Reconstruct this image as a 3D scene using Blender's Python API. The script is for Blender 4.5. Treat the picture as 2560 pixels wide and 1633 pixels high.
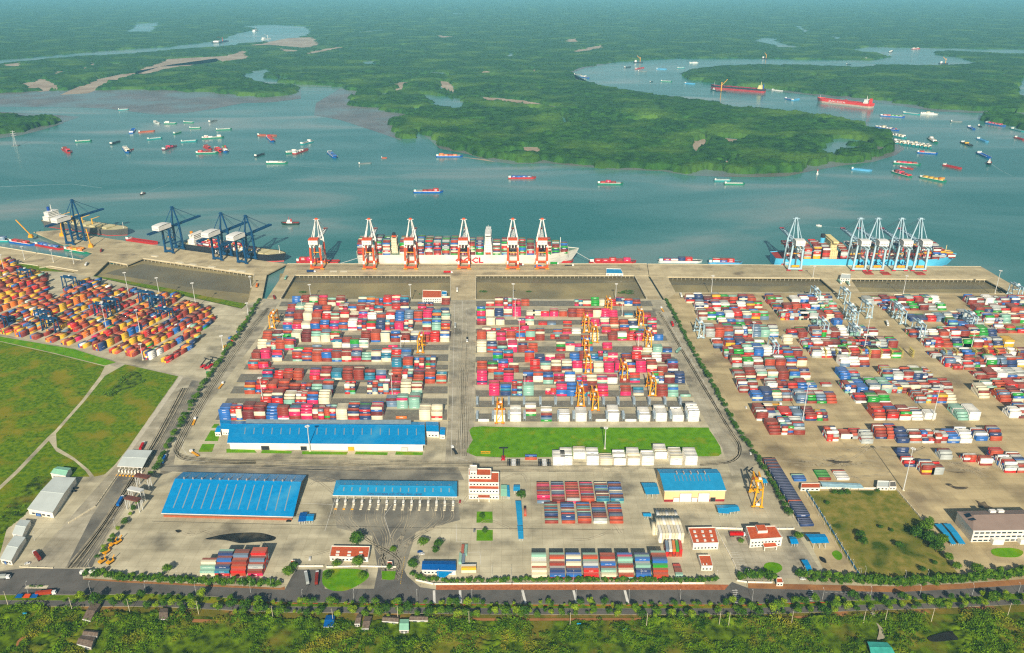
import bpy, math, random
import numpy as np
from mathutils import Vector, Matrix
random.seed(7); RNG=np.random.default_rng(11)
for o in list(bpy.data.objects): bpy.data.objects.remove(o)
SC=bpy.context.scene; COL=SC.collection
# ---------------------------------------------------------------- camera, sky, sun, exposure
F_PX=2000.; CX=1280.; CY=816.5; CAM_H=453.; HORIZON=-60.
PITCH=math.atan((CY-HORIZON)/F_PX); CP,SP=math.cos(PITCH),math.sin(PITCH)
cam=bpy.data.cameras.new('camera'); cam.sensor_width=36.; cam.lens=36.*F_PX/2560.
cam.clip_start=1.; cam.clip_end=90000.
CAM=bpy.data.objects.new('camera',cam); COL.objects.link(CAM)
CAM.location=(0,0,CAM_H); CAM.rotation_euler=(math.pi/2-PITCH,0,0)
SC.camera=CAM
SUN_EL=math.radians(31.); SUN_DX=0.03      # light travels towards (SUN_DX, 1, -tan el)
w=bpy.data.worlds.new('World'); SC.world=w; w.use_nodes=True
nt=w.node_tree; sky=nt.nodes.new('ShaderNodeTexSky'); sky.sky_type='NISHITA'; sky.sun_disc=False
sky.sun_elevation=SUN_EL; sky.sun_rotation=math.pi+SUN_DX; sky.air_density=1.3; sky.dust_density=2.0; sky.ozone_density=1.5
bg=nt.nodes['Background']; bg.inputs['Strength'].default_value=0.052
nt.links.new(sky.outputs[0],bg.inputs['Color'])
sl=bpy.data.lights.new('sun','SUN'); sl.energy=5.0; sl.angle=math.radians(.55); sl.color=(1.,.90,.74)
SUN=bpy.data.objects.new('sun',sl); COL.objects.link(SUN)
SUN.rotation_euler=Vector((SUN_DX,1,-math.tan(SUN_EL))).to_track_quat('-Z','Y').to_euler()
SUN.location=(0,-300,900)
vs=SC.view_settings; vs.view_transform='Standard'; vs.look='None'; vs.exposure=0.27; vs.gamma=1.; vs.use_curve_mapping=False
SC.render.resolution_x=1024; SC.render.resolution_y=653
SC.cycles.max_bounces=6; SC.cycles.volume_bounces=1; SC.cycles.transparent_max_bounces=6
SC.cycles.use_denoising=False; SC.cycles.use_adaptive_sampling=False; SC.cycles.pixel_filter_type='BLACKMAN_HARRIS'; SC.cycles.filter_width=1.25
SC.cycles.volume_step_rate=10.; SC.cycles.volume_max_steps=64
HAZE=4.2e-5
# ---------------------------------------------------------------- survey maths: photo pixel -> ground point
def Wp(px,py,z=0.):
    u=(px-CX)/F_PX; v=(CY-py)/F_PX
    dz=-SP+v*CP; t=(z-CAM_H)/dz
    return Vector((u*t,(CP+v*SP)*t,z))
def Qa(x,y,z):                                   # vectorised inverse
    z=z-CAM_H; f=y*CP-z*SP; up=y*SP+z*CP
    return CX+F_PX*x/f, CY-F_PX*up/f
def above(px,py,tpy):                            # height of a vertical thing from base and top pixel
    b=Wp(px,py); lo,hi=0.,200.
    for i in range(40):
        m=(lo+hi)/2
        if Qa(b.x,b.y,m)[1]>tpy: lo=m
        else: hi=m
    return lo
def lin(c):
    return tuple(((v/255.)/12.92 if v/255.<=.04045 else ((v/255.+.055)/1.055)**2.4) for v in c)
# ---------------------------------------------------------------- materials
MATS={}
def mat(name,rgb,rough=.7,var=.12,scale=.25,spec=.3,metal=0.,rgb2=None,bump=0.,bscale=2.,detail=4.,coords='Object',big=None,lo=.35,hi=.65,joint=0.):
    if name in MATS: return MATS[name]
    m=bpy.data.materials.new(name); m.use_nodes=True; n=m.node_tree.nodes; l=m.node_tree.links
    b=n['Principled BSDF']; b.inputs['Roughness'].default_value=rough; b.inputs['Metallic'].default_value=metal
    b.inputs['Specular IOR Level'].default_value=spec
    c=lin(rgb); c2=lin(rgb2) if rgb2 else tuple(v*(1-var*2) for v in c)
    tc=n.new('ShaderNodeTexCoord'); nz=n.new('ShaderNodeTexNoise'); nz.inputs['Scale'].default_value=scale; nz.inputs['Detail'].default_value=detail
    l.new(tc.outputs[coords],nz.inputs['Vector'])
    r=n.new('ShaderNodeValToRGB'); r.color_ramp.elements[0].position=lo; r.color_ramp.elements[1].position=hi
    r.color_ramp.elements[0].color=(*c2,1); r.color_ramp.elements[1].color=(*c,1)
    l.new(nz.outputs['Fac'],r.inputs['Fac']); out=r.outputs['Color']
    if big:                                       # (rgb, scale, lo, hi): large patches of a second colour
        n2=n.new('ShaderNodeTexNoise'); n2.inputs['Scale'].default_value=big[1]; n2.inputs['Detail'].default_value=5
        l.new(tc.outputs[coords],n2.inputs['Vector'])
        r2=n.new('ShaderNodeValToRGB'); r2.color_ramp.elements[0].position=big[2]; r2.color_ramp.elements[1].position=big[3]
        l.new(n2.outputs['Fac'],r2.inputs['Fac'])
        mx=n.new('ShaderNodeMix'); mx.data_type='RGBA'
        l.new(r2.outputs['Color'],mx.inputs[0]); l.new(out,mx.inputs[6]); mx.inputs[7].default_value=(*lin(big[0]),1)
        out=mx.outputs[2]
    if joint:                                     # slab joints and per-slab tone
        bk=n.new('ShaderNodeTexBrick'); bk.offset=0.; bk.inputs['Scale'].default_value=1.; bk.inputs['Brick Width'].default_value=joint; bk.inputs['Row Height'].default_value=joint*.8; bk.inputs['Mortar Size'].default_value=.10; bk.inputs['Mortar Smooth'].default_value=.3
        bk.inputs['Color1'].default_value=(1,1,1,1); bk.inputs['Color2'].default_value=(.88,.88,.87,1); bk.inputs['Mortar'].default_value=(.62,.60,.56,1)
        l.new(tc.outputs[coords],bk.inputs['Vector']); mj=n.new('ShaderNodeMix'); mj.data_type='RGBA'; mj.blend_type='MULTIPLY'; mj.inputs[0].default_value=1.; l.new(out,mj.inputs[6]); l.new(bk.outputs['Color'],mj.inputs[7]); out=mj.outputs[2]
        st=n.new('ShaderNodeTexNoise'); st.inputs['Scale'].default_value=.05; st.inputs['Detail'].default_value=8; ms=n.new('ShaderNodeMapping'); ms.inputs['Scale'].default_value=(.12,1.,1.); l.new(tc.outputs[coords],ms.inputs['Vector']); l.new(ms.outputs[0],st.inputs['Vector'])
        sr=n.new('ShaderNodeValToRGB'); sr.color_ramp.elements[0].position=.42; sr.color_ramp.elements[0].color=(.74,.73,.71,1); sr.color_ramp.elements[1].position=.56; sr.color_ramp.elements[1].color=(1,1,1,1); l.new(st.outputs['Fac'],sr.inputs['Fac'])
        mk=n.new('ShaderNodeMix'); mk.data_type='RGBA'; mk.blend_type='MULTIPLY'; mk.inputs[0].default_value=.8; l.new(out,mk.inputs[6]); l.new(sr.outputs['Color'],mk.inputs[7]); out=mk.outputs[2]
    l.new(out,b.inputs['Base Color'])
    if bump:
        nb=n.new('ShaderNodeTexNoise'); nb.inputs['Scale'].default_value=bscale; nb.inputs['Detail'].default_value=4
        l.new(tc.outputs[coords],nb.inputs['Vector'])
        bm=n.new('ShaderNodeBump'); bm.inputs['Strength'].default_value=bump; bm.inputs['Distance'].default_value=.3
        l.new(nb.outputs['Fac'],bm.inputs['Height']); l.new(bm.outputs[0],b.inputs['Normal'])
    MATS[name]=m; return m
# ---------------------------------------------------------------- mesh building
class MB:
    def __init__(s): s.v=[]; s.f=[]
    def quad(s,a,b,c,d): n=len(s.v); s.v+=[tuple(a),tuple(b),tuple(c),tuple(d)]; s.f.append((n,n+1,n+2,n+3)); return s
    def poly(s,pts): n=len(s.v); s.v+=[tuple(p) for p in pts]; s.f.append(tuple(range(n,n+len(pts)))); return s
    def box(s,x0,x1,y0,y1,z0,z1,bottom=True):
        n=len(s.v); s.v+=[(x0,y0,z0),(x1,y0,z0),(x1,y1,z0),(x0,y1,z0),(x0,y0,z1),(x1,y0,z1),(x1,y1,z1),(x0,y1,z1)]
        s.f+=[(n,n+1,n+5,n+4),(n+1,n+2,n+6,n+5),(n+2,n+3,n+7,n+6),(n+3,n,n+4,n+7),(n+4,n+5,n+6,n+7)]
        if bottom: s.f.append((n+3,n+2,n+1,n))
        return s
    def cb(s,cx,cy,cz,sx,sy,sz): return s.box(cx-sx/2,cx+sx/2,cy-sy/2,cy+sy/2,cz-sz/2,cz+sz/2)
    def bar(s,a,b,w,h=None):                      # rectangular beam from a to b
        a=Vector(a); b=Vector(b); h=h or w; d=(b-a).normalized()
        up=Vector((0,0,1)) if abs(d.z)<.95 else Vector((0,1,0))
        sx=d.cross(up).normalized()*(w/2); sz=sx.normalized().cross(d)*(h/2)
        n=len(s.v)
        for p in (a,b):
            for q in (-sx-sz,sx-sz,sx+sz,-sx+sz): s.v.append(tuple(p+q))
        s.f+=[(n,n+1,n+5,n+4),(n+1,n+2,n+6,n+5),(n+2,n+3,n+7,n+6),(n+3,n,n+4,n+7),(n+3,n+2,n+1,n),(n+4,n+5,n+6,n+7)]
        return s
    def tube(s,a,b,r0,r1=None,k=8):
        a=Vector(a); b=Vector(b); r1=r0 if r1 is None else r1; d=(b-a).normalized()
        up=Vector((0,0,1)) if abs(d.z)<.95 else Vector((0,1,0))
        x=d.cross(up).normalized(); y=d.cross(x); n=len(s.v)
        for p,r in ((a,r0),(b,r1)):
            for i in range(k):
                t=2*math.pi*i/k; s.v.append(tuple(p+x*(r*math.cos(t))+y*(r*math.sin(t))))
        for i in range(k): s.f.append((n+i,n+(i+1)%k,n+k+(i+1)%k,n+k+i))
        s.f.append(tuple(n+k+i for i in range(k))); s.f.append(tuple(n+k-1-i for i in range(k))); return s
    def prism(s,pts,z0,z1,side_only=False):       # vertical extrusion of a ccw outline
        n=len(s.v); k=len(pts); s.v+=[(p[0],p[1],z0) for p in pts]+[(p[0],p[1],z1) for p in pts]
        for i in range(k): s.f.append((n+i,n+(i+1)%k,n+k+(i+1)%k,n+k+i))
        if not side_only: s.f.append(tuple(n+k+i for i in range(k)))
        return s
    def mesh(s,name,m):
        me=bpy.data.meshes.new(name); me.from_pydata(s.v,[],s.f); me.materials.append(m); me.update(); return me
    def build(s,name,m,parent=None):
        o=bpy.data.objects.new(name,s.mesh(name,m)); COL.objects.link(o)
        if parent is not None: o.parent=parent
        return o
def tag(o,label=None,cat=None,group=None,kind=None):
    if label: o['label']=label
    if cat: o['category']=cat
    if group: o['group']=group
    if kind: o['kind']=kind
    return o
def thing(name,label,cat,loc=(0,0,0),rz=0.,group=None):
    o=bpy.data.objects.new(name,None); COL.objects.link(o); o.empty_display_size=.5
    o.location=loc; o.rotation_euler=(0,0,rz); return tag(o,label,cat,group)
def copy_tree(o,parent=None):
    c=o.copy(); COL.objects.link(c)
    if parent is not None: c.parent=parent
    for ch in o.children: copy_tree(ch,c)
    return c
def place(o,loc,rz=0.,label=None,group=None,scale=None):
    o.location=loc; o.rotation_euler=(0,0,rz)
    if label: o['label']=label
    if group: o['group']=group
    if scale: o.scale=(scale,)*3 if not isinstance(scale,tuple) else scale
    return o
def np_mesh(name,v,f,m,parent=None,kind=None,smooth=False,col=None):
    me=bpy.data.meshes.new(name); v=np.asarray(v,np.float32); f=np.asarray(f,np.int32)
    me.vertices.add(len(v)); me.vertices.foreach_set('co',v.ravel())
    k=f.shape[1]; me.loops.add(f.size); me.loops.foreach_set('vertex_index',f.ravel())
    me.polygons.add(len(f)); me.polygons.foreach_set('loop_start',np.arange(0,f.size,k,dtype=np.int32))
    me.polygons.foreach_set('loop_total',np.full(len(f),k,np.int32))
    if col is not None:                           # per-face colour -> corner attribute
        a=me.color_attributes.new('Col','FLOAT_COLOR','CORNER')
        c4=np.ones((len(f),4),np.float32); c4[:,:3]=col; a.data.foreach_set('color',np.repeat(c4,k,axis=0).ravel())
    me.update(calc_edges=True)
    if smooth: me.polygons.foreach_set('use_smooth',np.ones(len(f),bool))
    me.materials.append(m); o=bpy.data.objects.new(name,me); COL.objects.link(o)
    if parent is not None: o.parent=parent
    if kind: o['kind']=kind
    return o
ORD=['first','second','third','fourth','fifth','sixth','seventh','eighth','ninth','tenth','eleventh','twelfth','thirteenth','fourteenth','fifteenth','sixteenth','seventeenth','eighteenth','nineteenth','twentieth']
def ordn(i):
    if i<20: return ORD[i]
    n=i+1; pre=''
    if n>=100:
        if n%100==0: return 'hundredth'
        pre='hundred-and-'; n%=100
        if n<=20: return pre+ORD[n-1]
    t=['twenty','thirty','forty','fifty','sixty','seventy','eighty','ninety'][n//10-2]; r=n%10
    return pre+((t+'-'+ORD[r-1]) if r else t[:-1]+'ieth')
# vectorised point in polygon / value noise
def inpoly(px,py,poly):
    r=np.zeros(px.shape,bool); n=len(poly)
    for i in range(n):
        x0,y0=poly[i]; x1,y1=poly[(i+1)%n]
        if y0==y1: continue
        c=((y0>py)!=(y1>py))&(px<(x1-x0)*(py-y0)/(y1-y0)+x0); r^=c
    return r
_T=RNG.random((256,256))
def vnoise(x,y):
    xi=np.floor(x).astype(int); yi=np.floor(y).astype(int); fx=x-xi; fy=y-yi
    fx=fx*fx*(3-2*fx); fy=fy*fy*(3-2*fy)
    g=lambda a,b:_T[a&255,b&255]
    return (g(xi,yi)*(1-fx)+g(xi+1,yi)*fx)*(1-fy)+(g(xi,yi+1)*(1-fx)+g(xi+1,yi+1)*fx)*fy
_C=RNG.random((128,128,3))
def crowns(x,y,cell):                             # tree-crown relief: nearest jittered centre -> dome
    u=x/cell; v=y/cell; ui=np.floor(u).astype(int); vi=np.floor(v).astype(int); best=np.full(x.shape,9.); hh=np.zeros(x.shape)
    for a in (-1,0,1):
        for b in (-1,0,1):
            c=_C[(ui+a)&127,(vi+b)&127]
            d=np.hypot(ui+a+c[...,0]-u,vi+b+c[...,1]-v)/(.65+.35*c[...,2])
            k=d<best; best=np.where(k,d,best); hh=np.where(k,c[...,2],hh)
    return np.sqrt(np.clip(1-best*best,0,1))*(.6+.4*hh)
# flat sheet from a pixel outline
def sheet(name,pix,z,m,kind='structure',label=None,cat=None,parent=None,skirt=0.,zpix=None):
    pts=[Wp(a,b,z if zpix is None else zpix) for a,b in pix]; pts=[Vector((p.x,p.y,z)) for p in pts]
    ar=sum(p.x*q.y-q.x*p.y for p,q in zip(pts,pts[1:]+pts[:1]))
    if ar<0: pts.reverse()
    b=MB()
    if skirt: b.prism(pts,z-skirt,z)
    else: b.poly(pts)
    o=b.build(name,m,parent)
    if kind and parent is None: o['kind']=kind
    return tag(o,label,cat)
def line_sheet(mb,pix,width,z):                   # painted line along a pixel polyline
    p=[Wp(a,b,z) for a,b in pix]
    for a,b in zip(p,p[1:]):
        d=(b-a).normalized(); n=Vector((-d.y,d.x,0))*(width/2); mb.quad(a-n,b-n,b+n,a+n)
    return mb
def smooth_px(pix,k=4):                           # Catmull-Rom in pixel space for curved outlines
    n=len(pix); out=[]
    for i in range(n):
        p0,p1,p2,p3=[np.array(pix[(i+j)%n],float) for j in (-1,0,1,2)]
        for t in range(k):
            t=t/k; out.append(tuple(.5*((2*p1)+(-p0+p2)*t+(2*p0-5*p1+4*p2-p3)*t*t+(-p0+3*p1-3*p2+p3)*t**3)))
    return out
# ================================================================= SETTING
WZ=-5.0
# --- river
m=bpy.data.materials.new('river_water'); m.use_nodes=True; n=m.node_tree.nodes; l=m.node_tree.links; b=n['Principled BSDF']
b.inputs['Roughness'].default_value=.14; b.inputs['IOR'].default_value=1.33; b.inputs['Specular IOR Level'].default_value=.45
tc=n.new('ShaderNodeTexCoord'); mp=n.new('ShaderNodeMapping'); mp.inputs['Scale'].default_value=(.35,1.,1.)
l.new(tc.outputs['Object'],mp.inputs['Vector'])
nz=n.new('ShaderNodeTexNoise'); nz.inputs['Scale'].default_value=.0035; nz.inputs['Detail'].default_value=5; nz.inputs['Distortion'].default_value=1.2
l.new(mp.outputs[0],nz.inputs['Vector'])
r=n.new('ShaderNodeValToRGB'); e=r.color_ramp.elements; e[0].position=.36; e[0].color=(*lin((38,110,104)),1); e[1].position=.70; e[1].color=(*lin((136,150,144)),1)
x=r.color_ramp.elements.new(.53); x.color=(*lin((76,128,124)),1)
l.new(nz.outputs['Fac'],r.inputs['Fac']); l.new(r.outputs[0],b.inputs['Base Color'])
wv=n.new('ShaderNodeTexNoise'); wv.inputs['Scale'].default_value=.16; wv.inputs['Detail'].default_value=6; l.new(mp.outputs[0],wv.inputs['Vector'])
bp=n.new('ShaderNodeBump'); bp.inputs['Strength'].default_value=.5; bp.inputs['Distance'].default_value=.8
l.new(wv.outputs['Fac'],bp.inputs['Height']); l.new(bp.outputs[0],b.inputs['Normal']); M_WATER=m
MB().poly([(-15800,150,WZ),(15800,150,WZ),(15800,25800,WZ),(-15800,25800,WZ)]).build('river',M_WATER)['kind']='structure'
# --- materials of the ground
M_MUD=mat('tidal_mud',(122,118,112),.35,.1,.012,rgb2=(100,98,94),big=((112,132,132),.005,.45,.6),spec=.5)
M_MUDT=mat('basin_mud',(158,144,100),.7,.1,.02,rgb2=(132,120,84),big=((122,114,86),.012,.5,.65),spec=.3)
M_SAND=mat('bare_bank',(176,160,138),.9,.1,.01,rgb2=(150,132,112))
M_FOREST=mat('mangrove_leaves',(54,96,26),.85,.1,.035,rgb2=(24,58,18),detail=10,spec=.1,big=((80,114,34),.005,.5,.68))
M_CONC=mat('yard_concrete',(210,201,170),.88,.1,.06,rgb2=(186,177,149),detail=10,big=((128,122,106),.022,.56,.72),spec=.2,joint=9.)
M_CONC2=mat('quay_concrete',(210,194,154),.88,.1,.06,rgb2=(188,172,136),detail=10,big=((138,124,100),.03,.56,.72),spec=.2,joint=12.)
M_TAN=mat('tan_paving',(206,187,142),.9,.1,.05,rgb2=(184,166,126),detail=10,big=((150,134,104),.02,.52,.68),spec=.2,joint=14.)
M_AV=mat('avenue_concrete',(192,184,160),.88,.1,.08,rgb2=(170,162,140),detail=10,big=((126,120,106),.03,.52,.7),spec=.2,joint=6.)
M_ASPH=mat('asphalt',(106,103,98),.9,.1,.08,rgb2=(90,88,84),detail=6,big=((108,105,100),.02,.5,.7),spec=.2)
M_DARK=mat('oily_paving',(122,118,106),.8,.1,.05,rgb2=(98,95,88),detail=8,big=((150,144,126),.03,.45,.62),spec=.3)
M_GRASS=mat('meadow_grass',(112,136,4),.95,.1,.22,rgb2=(68,102,4),detail=12,big=((130,126,26),.03,.5,.64),spec=.05,bump=.6,bscale=.6)
M_LAWN=mat('lawn_grass',(104,156,0),.95,.1,.12,rgb2=(80,132,0),detail=10,big=((136,146,22),.05,.55,.72),spec=.05,bump=.3,bscale=1.)
M_DRY=mat('dry_grass',(146,132,66),.95,.1,.12,rgb2=(100,108,34),detail=10,big=((62,82,20),.03,.54,.62),spec=.05,bump=.5,bscale=.6)
M_TERRA=mat('terracotta_pavers',(186,112,70),.9,.1,.4,rgb2=(160,92,58),spec=.1)
M_EARTH=mat('bare_earth',(168,118,72),.95,.1,.08,rgb2=(140,96,60),spec=.1)
M_WHITE=mat('white_paint',(226,224,214),.7,.06,.3)
M_PAD=mat('grey_block_paving',(128,124,110),.9,.1,.15,rgb2=(112,108,97),spec=.2)
M_STAIN=mat('oil_stained_paving',(96,84,66),.6,.1,.15,rgb2=(60,54,46),detail=8,big=((150,132,98),.12,.5,.62)); M_PUD=mat('wet_patch',(46,44,34),.3,.1,.1,rgb2=(30,30,26),spec=.5,big=((84,78,60),.06,.55,.68))
M_VERGE=mat('worn_verge',(128,112,44),.95,.1,.08,rgb2=(82,92,24),detail=10,big=((168,118,72),.04,.55,.68),spec=.05)
M_EDGE2=mat('pale_pavers',(200,192,170),.85,.08,.2)
# --- mangrove delta: land mask from the surveyed shoreline
COAST=[(-400,236),(0,232),(150,226),(330,224),(440,226),(560,234),(640,242),(690,243),(735,234),(747,224),(715,215),(679,214),(636,207),(607,200),(604,189),(625,177),(675,170),(675,176),(671,196),(707,207),(768,211),(850,218),(900,229),(882,250),(879,264),(921,268),(1011,284),(1025,296),(987,304),(989,329),(1004,348),(1041,346),(1039,331),(1082,339),(1104,368),(1171,382),(1221,398),(1261,395),(1284,407),(1325,409),(1368,403),(1457,412),(1529,418),(1588,422),(1654,422),(1720,433),(1764,424),(1808,435),(1896,435),(1967,433),(2028,420),(2099,407),(2134,406),(2184,397),(2224,380),(2234,360),(2209,335),(2157,325),(2149,315),(2109,306),(2057,296),(1950,282),(1843,270),(1789,262),(1700,252),(1564,229),(1475,211),(1439,202),(1421,189),(1421,179),(1457,168),(1529,155),(1636,148),(1700,146),(1879,146),(2057,150),(2182,150),(2221,143),(2200,136),(2121,126),(2164,117),(2271,119),(2560,124),(2900,128),(2900,-54),(-400,-54)]
RIV1=[(-400,168),(-100,157),(0,149),(71,145),(179,134),(321,123),(429,116),(536,102),(579,86),(639,73),(600,66),(668,61),(771,66),(782,84),(750,97),(690,103),(614,110),(568,117),(461,124),(375,132),(296,139),(200,143),(36,158),(0,161),(-100,170),(-400,180)]
POND=[[(1050,239),(1100,243),(1167,254),(1163,270),(1110,266),(1070,257),(1048,246)],[(1330,272),(1378,275),(1378,280),(1334,279)],[(1092,220),(1104,219),(1135,240),(1165,244),(1150,248),(1120,240)],[(896,155),(946,153),(946,164),(900,162)],[(1000,180),(1120,183),(1120,190),(1020,185)],[(1257,139),(1275,131),(1287,140),(1262,146)],
[(1978,66),(2005,68),(2032,82),(2010,82)],[(1882,104),(1900,97),(1945,99),(1960,108),(2010,117),(1950,117)],[(2068,89),(2112,96),(2080,98)],[(2416,99),(2468,109),(2440,108)],[(311,78),(335,62),(407,59),(385,78)],[(2518,116),(2600,115),(2600,121)],[(1111,33),(1160,31),(1158,36),(1120,37)],[(887,80),(970,74),(960,78),(890,83)],
[(2050,394),(2062,368),(2074,350),(2114,347),(2149,351),(2205,368),(2204,384),(2169,384),(2147,382),(2110,380),(2090,384),(2084,398)],[(2488,186),(2512,178),(2516,188)],[(2330,250),(2356,250),(2350,257)],[(1258,235),(1284,234),(1280,240)]]
SANDS=[[(40,215),(110,205),(160,220),(100,223)],[(232,195),(320,185),(430,174),(540,166),(560,172),(430,180),(300,195),(220,212),(150,214)],[(332,168),(420,152),(560,148),(612,140),(630,152),(520,158),(400,162),(340,172)],[(616,112),(720,102),(790,100),(806,111),(760,116),(680,112)],[(700,124),(760,128),(700,130)],[(760,130),(850,120),(860,124),(770,132)],[(1410,102),(1440,98),(1452,104),(1420,106)],[(1422,126),(1510,117),(1512,121),(1440,129)],[(986,212),(1025,211),(1010,224),(985,224)],[(1084,212),(1128,215),(1140,232),(1170,242),(1110,224)],[(1180,245),(1300,252),(1380,264),(1440,276),(1360,268),(1220,258)],[(1298,370),(1370,370),(1365,382),(1310,384)],[(1262,383),(1310,384),(1300,396),(1262,394)],[(1724,356),(1762,350),(1770,372),(1722,388)],[(1770,344),(1850,350),(1852,364),(1800,354)],[(1815,404),(1835,400),(1840,416),(1812,416)],[(1196,182),(1224,178),(1226,190)],[(1327,175),(1352,176),(1345,183)],[(1564,284),(1590,286),(1580,292)],[(0,163),(60,160),(56,166),(0,168)],[(120,184),(160,178),(150,186)],[(202,170),(236,158),(238,162),(212,172)],[(1210,398),(1240,404),(1150,394)],[(1090,90),(1140,92),(1100,96)]]
ISL=[[(1700,189),(1736,173),(1807,166),(1914,164),(2057,166),(2157,170),(2193,166),(2343,166),(2400,163),(2450,160),(2411,146),(2343,137),(2339,130),(2379,129),(2560,137),(2900,140),(2900,188),(2560,196),(2543,200),(2539,229),(2525,234),(2560,250),(2900,262),(2900,290),(2560,281),(2496,279),(2343,273),(2236,255),(2164,246),(2021,234),(1914,221),(1807,212),(1736,200)],
[(2461,299),(2475,290),(2491,286),(2560,295),(2800,300),(2800,335),(2560,325),(2521,315),(2473,306)],[(-300,285),(0,289),(39,291),(64,302),(107,293),(143,300),(150,308),(107,318),(54,330),(0,337),(-300,345)],[(2142,364),(2160,361),(2172,368),(2168,378),(2146,378)]]
def fat(p,k):
    c=sum(q[1] for q in p)/len(p); return [(a,c+(b-c)*k) for a,b in p]
SANDS=[fat(p,1.9 if p[0][1]<230 else 1.3) for p in SANDS]; POND=[fat(p,1.35) if i not in(14,) else p for i,p in enumerate(POND)]
def landmask(px,py):
    r=inpoly(px,py,COAST)&~inpoly(px,py,RIV1)
    for p in POND: r&=~inpoly(px,py,p)
    for p in SANDS: r&=~inpoly(px,py,p)
    for p in ISL: r|=inpoly(px,py,p)
    r&=~inpoly(px,py,POND[15]); r&=~inpoly(px,py,POND[16])
    return r
def forest(x0,x1,y0,y1,st,cell,hmin,hdome,clear):
    xs=np.arange(x0,x1+st,st); ys=np.arange(y0,y1+st,st); X,Y=np.meshgrid(xs,ys)
    X=X+(RNG.random(X.shape)-.5)*st*.5; Y=Y+(RNG.random(X.shape)-.5)*st*.5
    jx=(vnoise(X/45,Y/45)-.5)*50+(vnoise(X/13,Y/13)-.5)*16; jy=(vnoise(X/45+90,Y/45)-.5)*50
    px,py=Qa(X+jx,Y+jy,-5.+0*X); ins=landmask(px,py)
    big=vnoise(X/170+40,Y/170)
    if clear: ins&=~((vnoise(X/60+7,Y/90+3)>.86)&(big>.5))
    h=-4.2+hmin*(.45+1.0*vnoise(X/110+5,Y/110))*(.7+.6*vnoise(X/28,Y/28))+hdome*crowns(X,Y,cell)*(.35+1.2*big)+hdome*.45*crowns(X+31,Y+7,cell*.55)+RNG.random(X.shape)*hdome*.22
    Z=np.where(ins,h,-4.85); ny,nx=X.shape
    idx=np.arange(nx*ny).reshape(ny,nx); q=np.stack([idx[:-1,:-1],idx[:-1,1:],idx[1:,1:],idx[1:,:-1]],-1).reshape(-1,4)
    pv=px.ravel(); qv=py.ravel(); keep=ins.ravel()[q].any(1)&(pv[q].min(1)<2620)&(pv[q].max(1)>-60)
    q=q[keep]; u,inv=np.unique(q,return_inverse=True)
    return np.stack([X.ravel()[u],Y.ravel()[u],Z.ravel()[u]],1),inv.reshape(-1,4)
vv=[];ff=[];o_=0
for a in ((-1950,1950,1950,3000,4.8,12,6,8,True),(-2750,2750,3000,4200,7.5,16,5,6,True),(-3950,3950,4200,6200,13,26,3,4,True),(-6100,6100,6200,9600,30,60,3,4,False),(-15500,15500,9600,25600,150,300,3,4,False)):
    v,f=forest(*a); vv.append(v); ff.append(f+o_); o_+=len(v)
tag(np_mesh('mangrove_forest',np.concatenate(vv),np.concatenate(ff),M_FOREST,kind='stuff',smooth=False),'dense green mangrove forest covering the river islands and delta','forest')
# mud banks and bare flats
MUDS=[[(-300,240),(0,228),(330,222),(560,230),(690,240),(752,226),(752,247),(679,256),(607,258),(536,272),(464,283),(393,287),(286,274),(214,269),(0,267),(-300,268)],
[(790,258),(850,222),(905,226),(882,250),(1011,284),(1027,296),(987,304),(991,332),(1004,352),(960,336),(900,316),(850,300),(785,288)],
[(0,282),(150,300),(160,308),(110,324),(54,338),(0,346),(-300,352),(-300,276)],[(0,280),(90,284),(200,292),(160,306),(60,298),(0,290)],
[(1000,346),(1050,330),(1100,372),(1171,386),(1221,402),(1284,411),(1368,408),(1457,417),(1529,424),(1654,428),(1720,439),(1808,442),(1896,443),(1967,441),(2028,428),(2099,415),(2184,405),(2240,388),(2262,372),(2246,360),(2200,330),(2100,395),(1700,415),(1300,395),(1050,330)],
[(2236,255),(2343,273),(2496,279),(2620,283),(2620,288),(2496,285),(2343,279),(2230,262),(2100,246),(1914,226),(1914,220),(2164,243)],[(1418,176),(1457,164),(1529,152),(1529,158),(1460,171),(1424,184),(1426,193),(1442,204),(1475,213),(1475,207),(1416,190)]]
for p in MUDS: sheet('mudflat',p,-4.86,M_MUD)
for p in SANDS: sheet('sandbank',p,-4.80,M_SAND)
# --- wakes: pale foam streaks lying on the water
M_FOAM=mat('wake_foam',(132,164,162),.4,.1,.12,rgb2=(96,138,138),spec=.4)
def wake(pix,w0,w1):
    b=MB(); p=[Wp(a,c,WZ+.03) for a,c in pix]
    for i,(a,c) in enumerate(zip(p,p[1:])):
        d=(c-a).normalized(); nn=Vector((-d.y,d.x,0)); k=len(p)-1
        u=(w0+(w1-w0)*i/k)/2; v=(w0+(w1-w0)*(i+1)/k)/2; b.quad(a-nn*u,c-nn*v,c+nn*v,a+nn*u)
    o=b.build('boat_wake',M_FOAM); o['kind']='structure'
for pix,a,c in [([(362,484),(390,472),(420,462)],3,2),([(750,563),(800,563),(850,564)],5,2),([(2054,566),(2080,568),(2110,571)],4,2),([(722,413),(790,418),(860,425)],3,2),([(0,467),(100,463),(180,460),(255,470)],7,3),([(2168,378),(2190,392)],3,2),([(2468,402),(2500,425),(2530,440)],3,2),([(1808,460),(1740,458)],3,2),([(296,569),(316,570)],3,2)]: wake(pix,a,c)
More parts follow.
